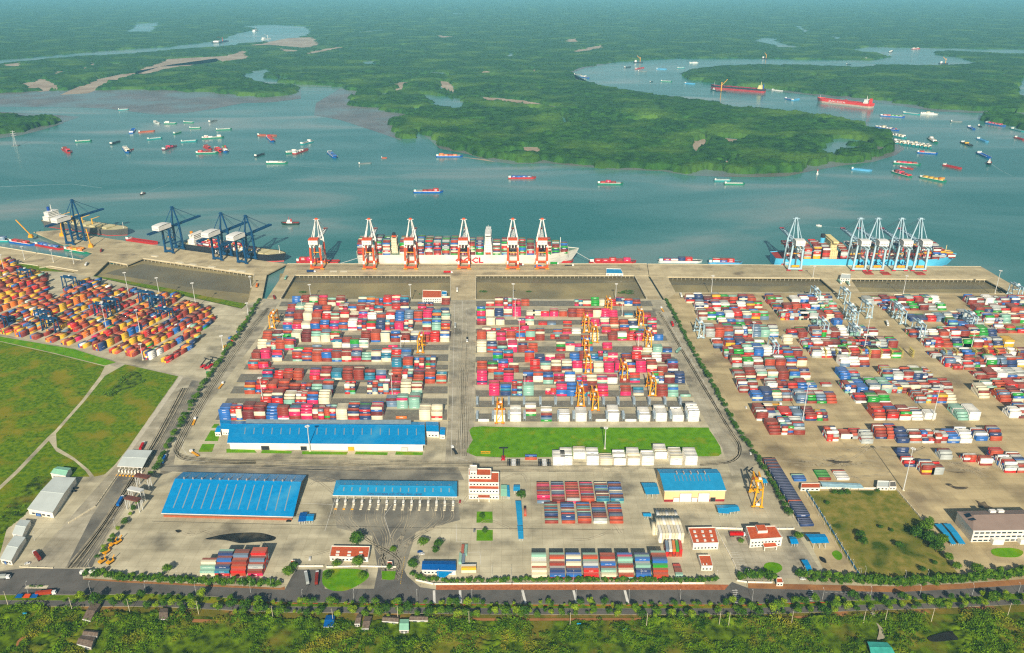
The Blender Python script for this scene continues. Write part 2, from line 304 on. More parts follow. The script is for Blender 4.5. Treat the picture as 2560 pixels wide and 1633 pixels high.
# --- port land (one slab) and quay decks on piles
LAND=[(-900,640),(-60,664),(0,668),(110,676),(200,684),(229,690),(330,714),(430,734),(505,750),(604,772),(622,757),(655,747),(702,747),(1189,748),(1617,747),(1660,750),(1689,731),(2092,730),(2151,731),(2530,733),(2560,731),(3300,731),(4200,1900),(-1900,1900)]
sheet('port_ground',LAND,0.,M_CONC,skirt=6.)
def slab(name,pix,m=M_CONC2,th=1.6,z=.03):
    o=sheet(name,pix,z,m,skirt=th); return o
pile_me=MB().tube((0,0,-6.5),(0,0,-1.4),.55,k=6).mesh('pile',mat('pile_concrete',(176,170,150),.9,.1,.5))
def piles(deck,pix,step=7.):
    p=[Wp(a,b) for a,b in pix]
    for a,b in zip(p,p[1:]):
        k=max(1,int((b-a).length/step))
        for i in range(k+1):
            o=bpy.data.objects.new('pile',pile_me); COL.objects.link(o); o.parent=deck; o.location=a.lerp(b,i/k)
M_EDGE=mat('deck_kerb',(214,204,176),.8,.06,.3)
def kerb(deck,pix,w=.9,h=.5):
    b=MB(); p=[Wp(a,c) for a,c in pix]
    for a,c in zip(p,p[1:]): b.bar(a+Vector((0,0,h/2)),c+Vector((0,0,h/2)),w,h)
    return b.build('kerb',M_EDGE,deck)
d1=slab('quay_deck',[(718,659),(1617,659),(1622,689),(1586,689),(1190,689),(1126,689),(737,688),(706,688)])
piles(d1,[(738,687.5),(1125,688)]); piles(d1,[(1192,688),(1585,688)]); kerb(d1,[(738,688),(1126,688.5)]); kerb(d1,[(1190,688.5),(1586,688.5)]); kerb(d1,[(719,659.6),(1617,659.6)],.6,.5)
d2=slab('quay_deck',[(1618.5,659.5),(2452,666),(2493,690),(2464,699),(2127,697),(2050,696),(1669,693),(1623.5,690)])
piles(d2,[(1672,692),(2048,695.3)]); piles(d2,[(2130,696.5),(2462,698.3)]); kerb(d2,[(1669,692.4),(2050,695.4)]); kerb(d2,[(2127,696.6),(2464,698.6)]); kerb(d2,[(1619,660.3),(2452,666.8)],.6,.5)
d3=slab('quay_deck',[(84,580),(150,575),(230,590),(323,604),(393,614),(461,625),(643,650),(717,660),(706,666),(667,686),(655,748),(618,760),(632,711),(636,687),(357,646),(318,662),(271,653),(231,692),(190,686),(232,632),(160,612)],M_CONC2,1.8,.02)
piles(d3,[(360,646.5),(634,686.5)],8.); kerb(d3,[(357,645.6),(636,686),(633,700)],.9,.6); piles(d3,[(318,661.5),(274,653.5)],8.); kerb(d3,[(271,653),(318,661.4)],.9,.8)
for nm,pix in [('access_bridge',[(706,688.5),(737,688.5),(702,749),(668,745)]),('access_bridge',[(1126,689.5),(1190,689.5),(1190,750),(1126,750)]),('access_bridge',[(1586,689.5),(1619,689.5),(1656,750),(1617,749)]),('access_bridge',[(1624.5,690.5),(1669,693.5),(1690,733),(1662,751)]),('access_bridge',[(2051,696.5),(2126,697.5),(2151,733),(2093,733)]),('access_bridge',[(2465,699.5),(2493.5,690.5),(2572,735),(2531,735)]),
 ('access_bridge',[(-60,612),(0,617),(204,650),(232,633),(190,686),(184,678),(0,651),(-60,642)])]:
    o=slab(nm,pix,M_CONC2,1.5,.035)
for pix in ([(1126.5,690),(1126.5,748)],[(1189.5,690),(1189.5,748)],[(1586,690),(1617,747)],[(737,689),(702,747)],[(0,652),(95,665)],[(98,671),(125,666),(196,678)],[(0,618),(203,651)]):
    b=MB(); p=[Wp(*q) for q in pix]
    for a,c in zip(p,p[1:]): b.bar(a+Vector((0,0,.6)),c+Vector((0,0,.6)),.8,1.1)
    tag(b.build('parapet_wall',M_EDGE),'pale concrete parapet along '+{1126.5:'the left edge of the central quay bridge',1189.5:'the right edge of the central quay bridge',1586:'the slanting bridge right of the second basin',737:'the slanting bridge left of the first basin',0:'the far left pier by the mud' if pix[0][1]==652 else 'the far left pier by the barges',98:'the left pier beside the access road'}[pix[0][0]],'wall')
# basins between quay and yard
for pix in ([(700,684),(1130,684),(1130,752),(690,752)],[(1186,684),(1600,684),(1630,752),(1186,752)]):
    sheet('basin_mud',pix,-4.84,M_MUDT)
sheet('basin_mud',[(1665,700),(2060,703),(2100,735),(1680,735)],-4.84,M_MUDT); sheet('basin_mud',[(2120,703),(2480,706),(2540,738),(2140,735)],-4.84,M_MUDT)
sheet('basin_mud',[(215,700),(268,660),(320,662),(357,648),(640,690),(640,705),(622,765),(600,778),(430,742)],-4.84,M_MUDT); sheet('basin_mud',[(-60,655),(0,655),(100,668),(196,680),(200,690),(-60,675)],-4.84,M_MUDT)
M_BWAT=mat('basin_water',(122,112,82),.35,.1,.02,rgb2=(106,98,74),spec=.3)
for pix in ([(735,690),(1124,690),(1124,707),(900,709),(722,706)],[(1192,690),(1588,690),(1598,706),(1400,709),(1192,706)],[(1668,695),(2052,698),(2072,714),(1900,716),(1676,712)],[(2128,699),(2466,702),(2500,722),(2300,724),(2138,718)],[(300,672),(357,660),(634,696),(622,735),(500,722),(330,694),(262,684)]): sheet('basin_water',pix,-4.80,M_BWAT)
# green banks behind the left basin
for pix in ([(229,690),(330,712),(430,733),(505,749),(604,771),(618,758),(600,757),(500,738),(429,722),(321,703),(240,690)],[(-60,660),(0,657),(60,660),(110,668),(160,680),(110,678),(0,671)]):
    sheet('grass_bank',pix,.05,M_GRASS)
for px,py,s in ((757,731,5),(1062,735,6),(1208,729,5),(1322,729,3),(1570,729,7),(1555,732,5),(1575,734,4)):
    b=MB(); c=Wp(px,py,-4.5)
    for i in range(90):
        t=random.random()*6.28; rr=random.random()**.5*s; p=c+Vector((rr*1.5*math.cos(t),rr*.8*math.sin(t),random.random()*s*.4*(1.2-rr/s)))
        d=Vector((random.uniform(-1,1),random.uniform(-1,1),random.uniform(-.3,.8))).normalized()*.9; e=Vector((-d.y,d.x,random.uniform(-.4,.4))); b.quad(p-d,p-e,p+d,p+e)
    tag(b.build('mud_shrub',mat('shrub_leaves',(74,112,30),.85,.2,.4,rgb2=(46,80,22))),{757:'green shrub patch on the mud of the leftmost basin',1062:'green shrub beside the quay office on the mud',1208:'leftmost low shrub on the mud of the second basin',1322:'tiny shrub mid way along the second basin mud',1570:'widest shrub patch near the second basin right end',1555:'shrub left of the widest patch on second basin mud',1575:'shrub just below the widest patch on second basin mud'}[px],'shrub')
# --- yard surfaces
sheet('paved_yard',[(1662,750),(1689,731.5),(2530,733.5),(3300,732),(4000,1440),(2560,1455),(2440,1452),(2160,1447),(2075,1455),(2010,1330),(1880,1120),(1760,920)],.02,M_TAN)
sheet('avenue',[(1127,749),(1189,749),(1186,1060),(1186,1160),(1112,1160),(1120,1060)],.025,M_AV)
sheet('perimeter_road',[(1619,749),(1655,750),(1760,920),(1885,1130),(1895,1160),(1830,1190),(1805,1120),(1750,1030),(1690,900)],.026,M_AV)
sheet('perimeter_road',[(668,747),(700,750),(655,830),(520,1010),(440,1130),(430,1180),(396,1190),(520,945),(600,830)],.026,M_AV)
sheet('left_yard',[(-500,690),(0,671),(110,679),(200,690),(229,695),(330,718),(430,738),(505,754),(604,775),(650,750),(575,870),(510,955),(448,938),(292,905),(0,837),(-500,740)],.022,M_CONC)
sheet('access_road',[(292,905),(448,938),(510,955),(440,1080),(330,1250),(215,1420),(60,1424),(330,1120),(404,1000)],.024,M_AV)
sheet('service_road',[(0,836),(186,871),(292,904),(448,937),(515,952),(505,966),(440,950),(292,918),(186,884),(0,850),(-300,790),(-300,776)],.03,M_AV)
for pix in ([(-300,800),(0,854),(133,884),(262,916),(250,940),(205,1000),(136,1078),(120,1092),(40,1176),(-60,1270),(-600,1300),(-600,820)],[(313,911),(446,941),(404,1000),(321,1119),(288,1161),(262,1186),(236,1192),(222,1174),(185,1144),(142,1118),(140,1084),(214,1000),(262,940)],[(122,1102),(140,1128),(185,1152),(214,1178),(224,1192),(160,1192),(20,1310),(0,1385),(-200,1400),(-600,1320),(-60,1280),(50,1178)]):
    sheet('meadow',pix,.037,M_GRASS)
for pix in ([(-20,838),(186,873),(290,906),(262,914),(133,882),(0,853)],): sheet('verge',pix,.045,M_LAWN)
sheet('roadside_strip',[(449,940),(458,943),(415,1005),(330,1125),(300,1164),(290,1161),(323,1119),(406,1000)],.05,M_EDGE2)
sheet('access_lane',[(480,950),(508,956),(440,1078),(405,1140),(380,1140),(430,1050)],.034,M_DARK); sheet('access_lane',[(300,1185),(345,1185),(290,1290),(230,1418),(165,1418),(230,1290)],.034,M_DARK)
sheet('asphalt_apron',[(-300,1436),(0,1428),(60,1421),(207,1422),(207,1450),(-300,1460)],.028,M_ASPH)
ROAD=[(-300,1437),(0,1437),(207,1448),(319,1456),(532,1466),(712,1474),(730,1440),(742,1424),(806,1424),(812,1472),(935,1472),(945,1424),(1010,1424),(1018,1440),(1050,1468),(1090,1474),(1280,1474),(1811,1474),(1830,1455),(1870,1470),(2237,1480),(2396,1472),(2560,1461),(2900,1440),(2900,1462),(2560,1482),(2343,1497),(2077,1502),(1865,1510),(1280,1510),(680,1504),(532,1491),(372,1484),(202,1487),(0,1487),(-300,1490)]
sheet('main_road',ROAD,.035,M_ASPH)
sheet('main_road',[(-300,1500),(400,1502),(680,1516),(1280,1521),(1865,1521),(2077,1514),(2343,1508),(2900,1480),(2900,1495),(2343,1520),(1865,1536),(1280,1536),(680,1530),(380,1516),(-300,1514)],.034,M_ASPH)
sheet('median_strip',[(-300,1491),(0,1488),(202,1488),(372,1485),(532,1492),(680,1505),(1280,1511),(1865,1511),(2077,1503),(2343,1498),(2560,1483),(2900,1463),(2900,1480),(2343,1507.5),(2077,1513.5),(1865,1520.5),(1280,1520.5),(680,1515.5),(400,1501.5),(-300,1499.5)],.12,M_GRASS,skirt=.12)
sheet('road_verge',[(-300,1515),(380,1517),(680,1531),(1280,1537),(1865,1537),(2343,1521),(2900,1496),(2900,1530),(2343,1545),(1865,1556),(1280,1560),(680,1556),(380,1545),(-300,1525)],.06,M_VERGE)
sheet('pavement',[(1090,1463),(1280,1461),(1760,1461),(1822,1462),(1812,1474.4),(1280,1474.4),(1090,1474.4)],.14,M_TERRA,skirt=.14)
sheet('pavement',[(214,1446),(319,1452),(532,1462),(700,1470),(712,1466),(712,1474.4),(532,1466.4),(319,1456.4),(207,1448.4)],.14,M_EARTH,skirt=.14)
sheet('pavement',[(1870,1458),(2237,1466),(2396,1460),(2560,1448),(2900,1428),(2900,1440.4),(2560,1461.4),(2396,1472.4),(2237,1480.4),(1870,1470.4)],.13,M_EARTH,skirt=.13)
sheet('gate_plaza',[(830,1245),(1145,1250),(1150,1300),(1040,1330),(1012,1424),(945,1424),(930,1340),(842,1320)],.03,M_DARK)
sheet('workshop_yard',[(400,1162),(1145,1168),(1160,1200),(790,1205),(760,1190),(400,1178)],.03,M_DARK)
sheet('office_forecourt',[(1808,1330),(1985,1320),(2060,1440),(1870,1452),(1850,1440)],.033,M_AV)
sheet('lawn',smooth_px([(1181,1068),(1300,1068.5),(1600,1069),(1755,1069),(1774,1076),(1804,1134),(1740,1141),(1500,1141),(1190,1141),(1182,1100)],3),.05,M_LAWN)
sheet('vacant_lot',[(2016,1227),(2241,1226),(2304,1300),(2345,1370),(2400,1440),(2150,1443),(2100,1370)],.05,M_DRY)
for pix in ([(642,1132),(636,1125),(566,1122),(566,1132)],[(656,1125),(730,1128),(728,1134),(652,1133)],[(756,1128),(870,1130),(866,1137),(754,1136)],[(890,1129),(970,1131),(968,1138),(886,1136)],[(990,1129),(1058,1131),(1056,1138),(988,1137)],[(536,1060),(548,1060),(545,1070),(528,1070)],[(527,1076),(551,1077),(545,1103),(511,1103)],[(506,1110),(537,1110),(530,1130),(496,1130)],
 [(1192,1279),(1231,1279),(1232,1307),(1191,1307)],[(1192,1325),(1232,1325),(1232,1352),(1191,1352)]): sheet('grass_bed',pix,.06,M_LAWN)
sheet('grass_bed',smooth_px([(806,1440),(816,1424),(880,1422),(915,1428),(922,1442),(900,1460),(865,1476),(830,1476),(808,1462)],3),.16,M_LAWN,skirt=.16); sheet('grass_bed',[(954,1428),(990,1428),(986,1448),(975,1450),(955,1448)],.16,M_LAWN,skirt=.16)
sheet('grass_bed',smooth_px([(1909,1420),(1915,1408),(1935,1406),(1952,1412),(1955,1424),(1940,1433),(1920,1433)],3),.16,M_LAWN,skirt=.16); sheet('grass_bed',smooth_px([(2478,1376),(2490,1371),(2530,1370),(2556,1377),(2556,1386),(2540,1393),(2500,1392),(2482,1386)],3),.16,M_LAWN,skirt=.16)
sheet('grass_bed',smooth_px([(2080,1382),(2092,1376),(2105,1386),(2104,1398),(2094,1400),(2084,1392)],3),.1,M_LAWN)
for nm,pix in [('puddle',[(512,1348),(540,1340),(560,1336),(600,1332),(650,1332),(682,1340),(690,1345),(680,1352),(640,1355),(600,1358),(560,1350)]),('puddle',[(438,1326),(448,1324),(455,1328),(445,1332)]),('oil_stain',[(2052,1150),(2064,1152),(2080,1149),(2096,1153),(2130,1153),(2124,1158),(2104,1157),(2090,1160),(2076,1155)]),('oil_stain',[(2362,1210),(2376,1209),(2384,1215),(2400,1217),(2420,1217),(2416,1222),(2396,1224),(2380,1219)]),('oil_stain',[(2438,1250),(2452,1256),(2462,1254),(2470,1264),(2484,1270),(2466,1272),(2448,1268),(2444,1258)]),('oil_stain',[(2362,1177),(2390,1180),(2416,1180),(2394,1182)]),('puddle',[(2048,1391),(2062,1396),(2066,1408),(2052,1402)])]:
    sheet(nm,smooth_px(pix,3),.078,M_PUD if nm=='puddle' else M_STAIN)
# painted lines
b=MB()
for pix in ([(1137,760),(1128,1140)],[(1156,752),(1152,1140)],[(1140,1144),(1190,1158)],[(1190,1160),(1790,1163)],[(1650,770),(1745,930),(1830,1080),(1850,1120),(1842,1145),(1800,1158)],[(440,1100),(433,1125),(450,1148),(520,1155),(700,1158),(850,1160)],[(460,1095),(456,1120),(470,1140),(520,1148)],[(812,1328),(838,1246)],[(980,1262),(960,1290),(978,1345)],[(750,1258),(836,1262)],[(1140,1310),(1142,1355),(1170,1353)],[(1200,1380),(1202,1412)],[(1150,1382),(1205,1380)]): line_sheet(b,pix,.28,.06)
for i in range(28):
    y=770+i*13; line_sheet(b,[(1166-.012*i*13,y),(1166-.012*i*13,y+4)],.25,.06); line_sheet(b,[(1146-.012*i*13,y),(1146-.012*i*13,y+4)],.25,.06)
for i in range(24):
    t=i/24; x=1668+t*180; y=790+t*320; line_sheet(b,[(x,y),(x+2,y+4)],.3,.06)
for x in (1085,1150,1306,1434,1562): line_sheet(b,[(x,1476),(x+1 if x<1300 else x+8,1508)],2.0,.06)
for x in (1830,2018):
    for k in range(7): line_sheet(b,[(x+k*1.2,1476+k*5),(x+14+k*1.2,1476+k*5)],.5,.06)
for k in range(9): line_sheet(b,[(2062+k*13,1480.5),(2069+k*13,1480.8)],.25,.06)
for k in range(9): line_sheet(b,[(1824+k*3.2,1381+k*6.2),(1846+k*4.2,1381+k*6.2)],.25,.06)
b.build('road_markings',M_WHITE)['kind']='structure'
b=MB()
for k in range(14): line_sheet(b,[(1012-k*.8,1392+k*5),(1011.4-k*.8,1394.5+k*5)],.5,.06)
b.build('yellow_markings',mat('yellow_paint',(222,180,50),.7))['kind']='structure'
# drainage channels: long dark slots across the lots
b=MB()
for pix in ([(404,1166),(860,1176),(1150,1178)],[(380,1303),(1000,1319),(1400,1323),(1560,1325)],[(1190,1178),(1390,1180)]): line_sheet(b,pix,.5,.05)
b.build('drain',mat('drain_shadow',(70,68,62),.9))['kind']='structure'

# yard pads: grey block paving under the stacks, pale runway beams between
ed=lambda y:(1+0*y)
def pads(rows,xl,xr):
    mk=MB()
    for i,(y0,y1) in enumerate(rows):
        sheet('stack_pad',[(xl(y1),y1),(xr(y1),y1),(xr(y0),y0),(xl(y0),y0)],.04,M_PAD)
        for yy in (y0+(y1-y0)*.30,y0+(y1-y0)*.62):
            x=xl(yy)
            while x<xr(yy): line_sheet(mk,[(x,yy),(x+1.6,yy)],.5,.06); x+=7.5+.004*yy
        line_sheet(mk,[(xl(y1)-6,y1+1.2),(xr(y1)+8,y1+1.2)],1.3,.055)
    mk.build('pad_markings',mat('runway_beige',(206,192,150),.8))['kind']='structure'
pads([(754,766),(775,786),(792,803),(812,825),(838,854),(862,876),(886,903),(912,924),(935,956),(966,984),(996,1012),(1024,1050)],lambda y:706-(y-750)*.56,lambda y:1124-(y-750)*.022)
pads([(752,766),(776,791),(800,812),(822,834),(840,852),(866,882),(892,906),(918,932),(948,962),(976,992),(1002,1018),(1034,1054)],lambda y:1190-(y-750)*.005,lambda y:1626+(y-750)*.42)

# tyre tracks worn into the paving
tk=MB()
def track(pts,w=.55,gap=2.1):
    P=[np.array(p,float) for p in pts]; out=[]
    for i in range(len(P)-1):
        p0=P[max(0,i-1)];p1=P[i];p2=P[i+1];p3=P[min(len(P)-1,i+2)]
        for k in range(6): t=k/6; out.append(tuple(.5*((2*p1)+(-p0+p2)*t+(2*p0-5*p1+4*p2-p3)*t*t+(-p0+3*p1-3*p2+p3)*t**3)))
    out.append(tuple(P[-1])); W3=[Wp(a,b,.066) for a,b in out]
    for s_ in (-1,1):
        for a,b in zip(W3,W3[1:]):
            d=(b-a)
            if d.length<.01: continue
            d.normalize(); n_=Vector((-d.y,d.x,0)); o_=n_*(gap/2*s_); tk.quad(a+o_-n_*w/2,b+o_-n_*w/2,b+o_+n_*w/2,a+o_+n_*w/2)
rt=random.Random(5)
for k in range(15):
    x=840+k*20.3
    if k%4!=3: track([(x+rt.uniform(-2,2),1268),(x+rt.uniform(-4,4),1300),(975+(x-985)*.5+rt.uniform(-12,12),1345),(975+rt.uniform(-26,26),1400),(978+rt.uniform(-24,24),1450)])
for k in range(14): y=1150+rt.uniform(-3,24); track([(430+rt.uniform(0,200),y),(800,y+rt.uniform(-4,8)),(1100,y+rt.uniform(-3,9)),(1400+rt.uniform(0,300),y+rt.uniform(0,10))])
for k in range(9): x0=1128+rt.uniform(-4,50); j=lambda:rt.uniform(-3,3); track([(x0+6,765+rt.uniform(0,90)),(x0+2+j(),900),(x0+j(),1030),(x0-2+j(),1140)],.4)
for k in range(9): d=rt.uniform(-10,14); track([(1645+d*.6,780),(1720+d,910),(1810+d,1060),(1846+d*.6,1118),(1830,1150+d*.5),(1750,1160+d*.5)],.5)
for k in range(9): d=rt.uniform(-10,12); track([(672+d*.5,770),(610+d,850),(520+d,985),(452+d,1105),(448,1140+d*.6),(520,1152+d*.6),(640,1156+d*.5)],.5)
for k in range(12): d=rt.uniform(-16,16); track([(470+d,970),(400+d,1100),(345+d,1190),(270+d,1310),(190+d*1.5,1420)],.6)
for k in range(26):
    x=rt.uniform(1930,2400); y=rt.uniform(1105,1180); track([(x,y),(x+rt.uniform(30,70),y+rt.uniform(-12,16)),(x+rt.uniform(90,160),y+rt.uniform(-25,30))],.6)
for k in range(22):
    x=rt.uniform(300,1500); y=rt.uniform(1190,1420); track([(x,y),(x+rt.uniform(20,60),y+rt.uniform(-14,14)),(x+rt.uniform(60,110),y+rt.uniform(-30,30))],.5)
for k in range(10): y=rt.uniform(664,682); track([(740,y),(1100,y+rt.uniform(-1,1)),(1600,y)],.6)
tk.build('tyre_tracks',mat('rubber_marks',(150,141,120),.9,.1,.2,rgb2=(126,119,103),detail=8,big=((180,168,140),.09,.42,.58),spec=.2))['kind']='structure'
# ================================================================= CONTAINERS
CL,CW,CH=12.19,2.44,2.62
COLS={'red':(196,10,12),'rust':(136,40,26),'orange':(172,62,30),'magenta':(212,8,88),'cream':(220,210,180),'navy':(16,52,104),'blue':(14,98,176),'teal':(130,178,160),'green':(8,150,40),'yellow':(222,172,14),'white':(234,232,222),'steel':(96,124,150),'maroon':(104,18,26),'sea':(20,120,150),'amber':(226,116,20),'grey':(170,176,172)}
WORD={'red':'bright red','rust':'rust red','orange':'burnt orange','magenta':'magenta pink','cream':'cream','navy':'navy blue','blue':'mid blue','teal':'pale teal','green':'bright green','yellow':'yellow','white':'white','steel':'steel blue','maroon':'maroon','sea':'sea blue','amber':'amber orange','grey':'light grey'}
LOGO={'magenta':'ONE','red':'K LINE','navy':'CMA CGM','green':'EVERGREEN','blue':'CMA CGM','teal':'CHINA SHIPPING','white':'MAERSK','yellow':'MSC','sea':'MAERSK','cream':None,'rust':None,'orange':None,'steel':'HANJIN','maroon':None,'amber':'HAPAG','grey':'MAERSK'}
CONT=[]      # each: centre, yaw, length, colour, tier info, label stem, exposed
P_CEN={'rust':19,'orange':14,'cream':22,'red':10,'magenta':8,'blue':10,'navy':8,'teal':7,'steel':4,'maroon':6,'sea':5,'green':2,'white':5,'amber':1}
P_RIGHT={'rust':18,'orange':14,'white':16,'grey':12,'red':9,'navy':8,'blue':8,'green':7,'cream':6,'steel':4,'maroon':6,'yellow':2,'teal':3}
P_CR={'rust':18,'orange':14,'cream':16,'red':9,'magenta':20,'blue':12,'navy':9,'teal':8,'steel':4,'maroon':5,'sea':4,'green':3,'white':3,'amber':1}
P_RF={'white':24,'grey':16,'orange':14,'rust':12,'red':8,'navy':8,'blue':8,'yellow':3}
P_LEFT={'rust':22,'yellow':24,'orange':16,'red':14,'maroon':14,'navy':6,'blue':6,'amber':7,'white':5,'teal':2,'green':1,'magenta':2,'steel':2}
def pick(p): return random.choices(list(p),list(p.values()))[0]
def add_c(c,yaw,col,lab=None,ln=CL,door=False): CONT.append(dict(c=c,yaw=yaw,col=col,lab=lab,ln=ln,exp=True))
def stackrow(name,x0,x1,y,rows,tiers,pal,y1=None,z=0.,fill=.94,step=.5,gap=.75,grid=None,short=.10,rowgap=.12):
    """a row of 40-ft stacks: front edge runs from pixel (x0,y) to (x1,y1); 'rows' deep, up to 'tiers' high"""
    a=Wp(x0,y,z); b=Wp(x1,y1 if y1 else y,z); d=b-a; L=d.length; n=max(1,int(round((L+gap)/(CL+gap)))); u=d.normalized(); back=Vector((-u.y,u.x,0)); yaw=math.atan2(u.y,u.x)
    pit=L/n if n>1 else CL+gap
    for i in range(n):
        if grid is None and random.random()>fill: continue
        top=random.choice([tiers,tiers,max(1,tiers-1)]) if grid is None else tiers
        stepped=random.random()<step; bs=random.random()<.3
        mono=pick(pal) if random.random()<.34 else None
        is20=grid is None and random.random()<short
        hs=[]
        for r in range(rows):
            h=top
            if stepped: h=min(top,top-2+r) if top>2 else min(top,1+r)
            if bs and r>=rows-2: h-=r-(rows-3)
            if random.random()<.18: h-=1
            hs.append(max(1,h))
        if grid is not None: hs=grid[i][0]
        last=None
        for r,h in enumerate(hs):
            for t in range(h):
                front=r==0 or hs[r-1]<=t
                if not(front or t>=h-1 or i in(0,n-1)): continue
                if grid is not None and front and t<len(grid[i][1]): col=grid[i][1][t] if r==0 else (grid[i][2][r%len(grid[i][2])])
                elif grid is not None: col=grid[i][2][r%len(grid[i][2])]
                else: col=mono if (mono and random.random()<.8) else (last if last and random.random()<.38 else pick(pal))
                last=col
                q=a+u*(pit*i+CL/2+(pit-CL)*.3)+back*(CW/2+r*(CW+rowgap))+Vector((0,0,t*CH))
                lab=(name,i,r,t,h,n)
                if is20:
                    for k in (-1,1): add_c(q+u*(k*3.06),yaw,pick(pal),lab+(('left' if k<0 else 'right'),),6.06)
                else: add_c(q,yaw,col,lab+('',))
FC=3.7625; zc=lambda x,y:(540+x/FC,680+y/FC)
def rowz(o,f,name,x0,x1,y,rows,tiers,pal,**k):
    stackrow(name,o[0]+x0/f,o[0]+x1/f,o[1]+y/f,rows,tiers,pal,**k)
L1=((540,680),3.7625)
for i,(x0,x1,y,r,t) in enumerate([(715,1215,318,5,4),(1335,1815,318,5,4),(1900,2040,318,3,2),(2120,2210,308,4,4),(670,1815,400,6,4),(1900,2040,400,4,3),(2110,2210,400,4,4),(650,2205,470,6,4),(630,2205,550,6,4),(440,1170,660,6,4),(1270,2200,660,6,4),(395,735,735,5,4),(905,1000,705,1,1),(1100,1430,712,5,3),(340,500,815,5,3),(530,635,840,6,4),(722,900,840,6,4),(905,1835,845,6,4),(1620,1715,708,1,1),(305,500,920,5,3),(1650,2075,915,5,4),(440,545,1010,5,3),(555,800,1020,5,3),(878,1605,1015,5,4),(1645,2175,1050,6,4),(268,1945,1150,6,4),(418,1075,1245,6,4),(1600,1655,1270,4,4),(1700,1925,1285,6,4),(33,1572,1392,6,5),(1690,1800,1380,1,1),(1910,2137,1395,6,5)]):
    rowz(*L1,'left centre yard row %d'%i,x0,x1,y,r,t+(1 if t>2 else 0),P_CEN,fill=.985)
L2=((1120,680),3.541)
for i,(x0,x1,y,r,t) in enumerate([(335,725,300,4,3),(1120,1780,300,4,3),(255,650,395,5,4),(700,815,385,4,2),(820,1060,395,4,3),(1065,1500,400,4,3),(1560,1800,400,4,2),(255,505,470,5,3),(630,750,470,4,3),(800,960,470,3,1),(1020,1100,485,4,2),(1180,1850,480,4,3),(300,720,540,4,2),(930,1180,548,4,2),(1360,1850,548,4,3),(255,860,607,5,4),(905,1080,595,4,2),(1180,1340,600,4,2),(1420,1905,607,4,3),(255,800,712,5,4),(960,1280,700,4,3),(1370,1470,690,4,3),(1640,1985,712,4,2),(395,770,800,5,4),(770,1040,800,4,3),(1080,1500,790,4,3),(1540,1980,795,4,3),(255,2040,890,5,4),(255,355,997,6,5),(405,840,975,5,4),(840,1130,990,5,4),(1140,1500,990,4,2),(1520,1700,980,4,3),(1820,2100,985,5,3),(360,765,1095,6,4),(860,950,1085,3,2),(960,1510,1100,5,4),(1520,1750,1095,5,3),(1850,2040,1105,5,4),(2055,2150,1105,1,1)]):
    rowz(*L2,'right centre yard row %d'%i,x0,x1,y,r,t+(1 if t>1 else 0),P_CR,fill=.975,step=.6)
WH={'white':14,'cream':2}
for i,(x0,x1,t) in enumerate([(265,367,1),(407,505,4),(548,657,4),(682,795,0),(820,948,0),(978,1092,3),(1128,1236,4),(1305,1348,1),(1415,1528,4),(1568,1670,1),(1690,1808,3),(1837,1958,4),(1986,2102,3),(2122,2246,5)]):
    if t: rowz(*L2,'reefer row %d'%i,x0,x1,1325,8 if t>1 else 1,t,WH,step=0,short=0,fill=1.1)
G=[([3,4,4,5,5],['green','navy','rust','green','white'],['white','cream','rust','white'])]
rowz(*L2,'mixed reefer stack',682,795,1275,5,4,WH,grid=[([3,3,4,4,4],['green','cream','rust','white'],['white','cream'])])
rowz(*L2,'mixed reefer stack b',820,948,1325,5,5,WH,grid=[([4,4,5,5,5],['green','steel','navy','rust','green'],['white','cream'])])
# white stacks on the lawn edge
LW=((1240,1000),3.0726)
for i,(x0,x1,y,t) in enumerate([(435,492,505,4),(492,592,503,4),(593,690,455,3),(695,800,503,4),(800,902,503,4),(903,1010,503,4),(1010,1118,503,5),(1118,1226,503,4),(1220,1312,455,4),(1335,1438,500,4),(1450,1555,503,4)]):
    stackrow('lawn edge stacks %d'%i,1240+x0/3.0726,1240+x1/3.0726,1000+y/3.0726,7,t,{'white':9,'cream':3},step=.0,fill=1.1,short=0)
stackrow('lawn edge singles',1312,1343,1150,1,1,{'orange':1},fill=1.1,short=0); stackrow('lawn edge blue',1312,1343,1144,1,1,{'blue':1},fill=1.1,short=0)
# --- right terminal
R1=((1680,680),3.658)
for i,(x0,x1,y,r,t) in enumerate([(130,770,285,5,3),(215,830,352,5,3),(245,885,440,6,3),(430,900,500,4,2),(310,560,597,6,4),(570,970,597,6,4),(375,590,700,5,3),(580,840,700,5,3),(1020,1120,660,4,3),(480,1190,792,6,4),(550,1140,872,5,3),(1140,1240,860,3,3),(570,1270,985,5,4),(620,780,1105,6,4),(880,1330,1110,6,4),(1370,1460,1050,3,2),(735,1100,1180,5,4),(1140,1505,1203,6,4),(780,940,1362,7,4),(945,1000,1362,4,3),(1000,1435,1362,6,4),(890,1220,1490,7,4),
 (870,1470,295,5,3),(930,1520,362,5,3),(990,1330,440,6,3),(1180,1560,440,6,3),(1300,1560,490,4,2),(1065,1240,600,6,3),(1280,1880,600,6,3),(1200,1900,705,6,3),(1280,1900,785,5,3)]):
    rowz(*R1,'right yard row %d'%i,x0,x1,y,r+(2 if r>3 else 0),t+(1 if y<900 else 0),P_RIGHT,fill=.985,step=.5)
R2=((2100,680),3.657)
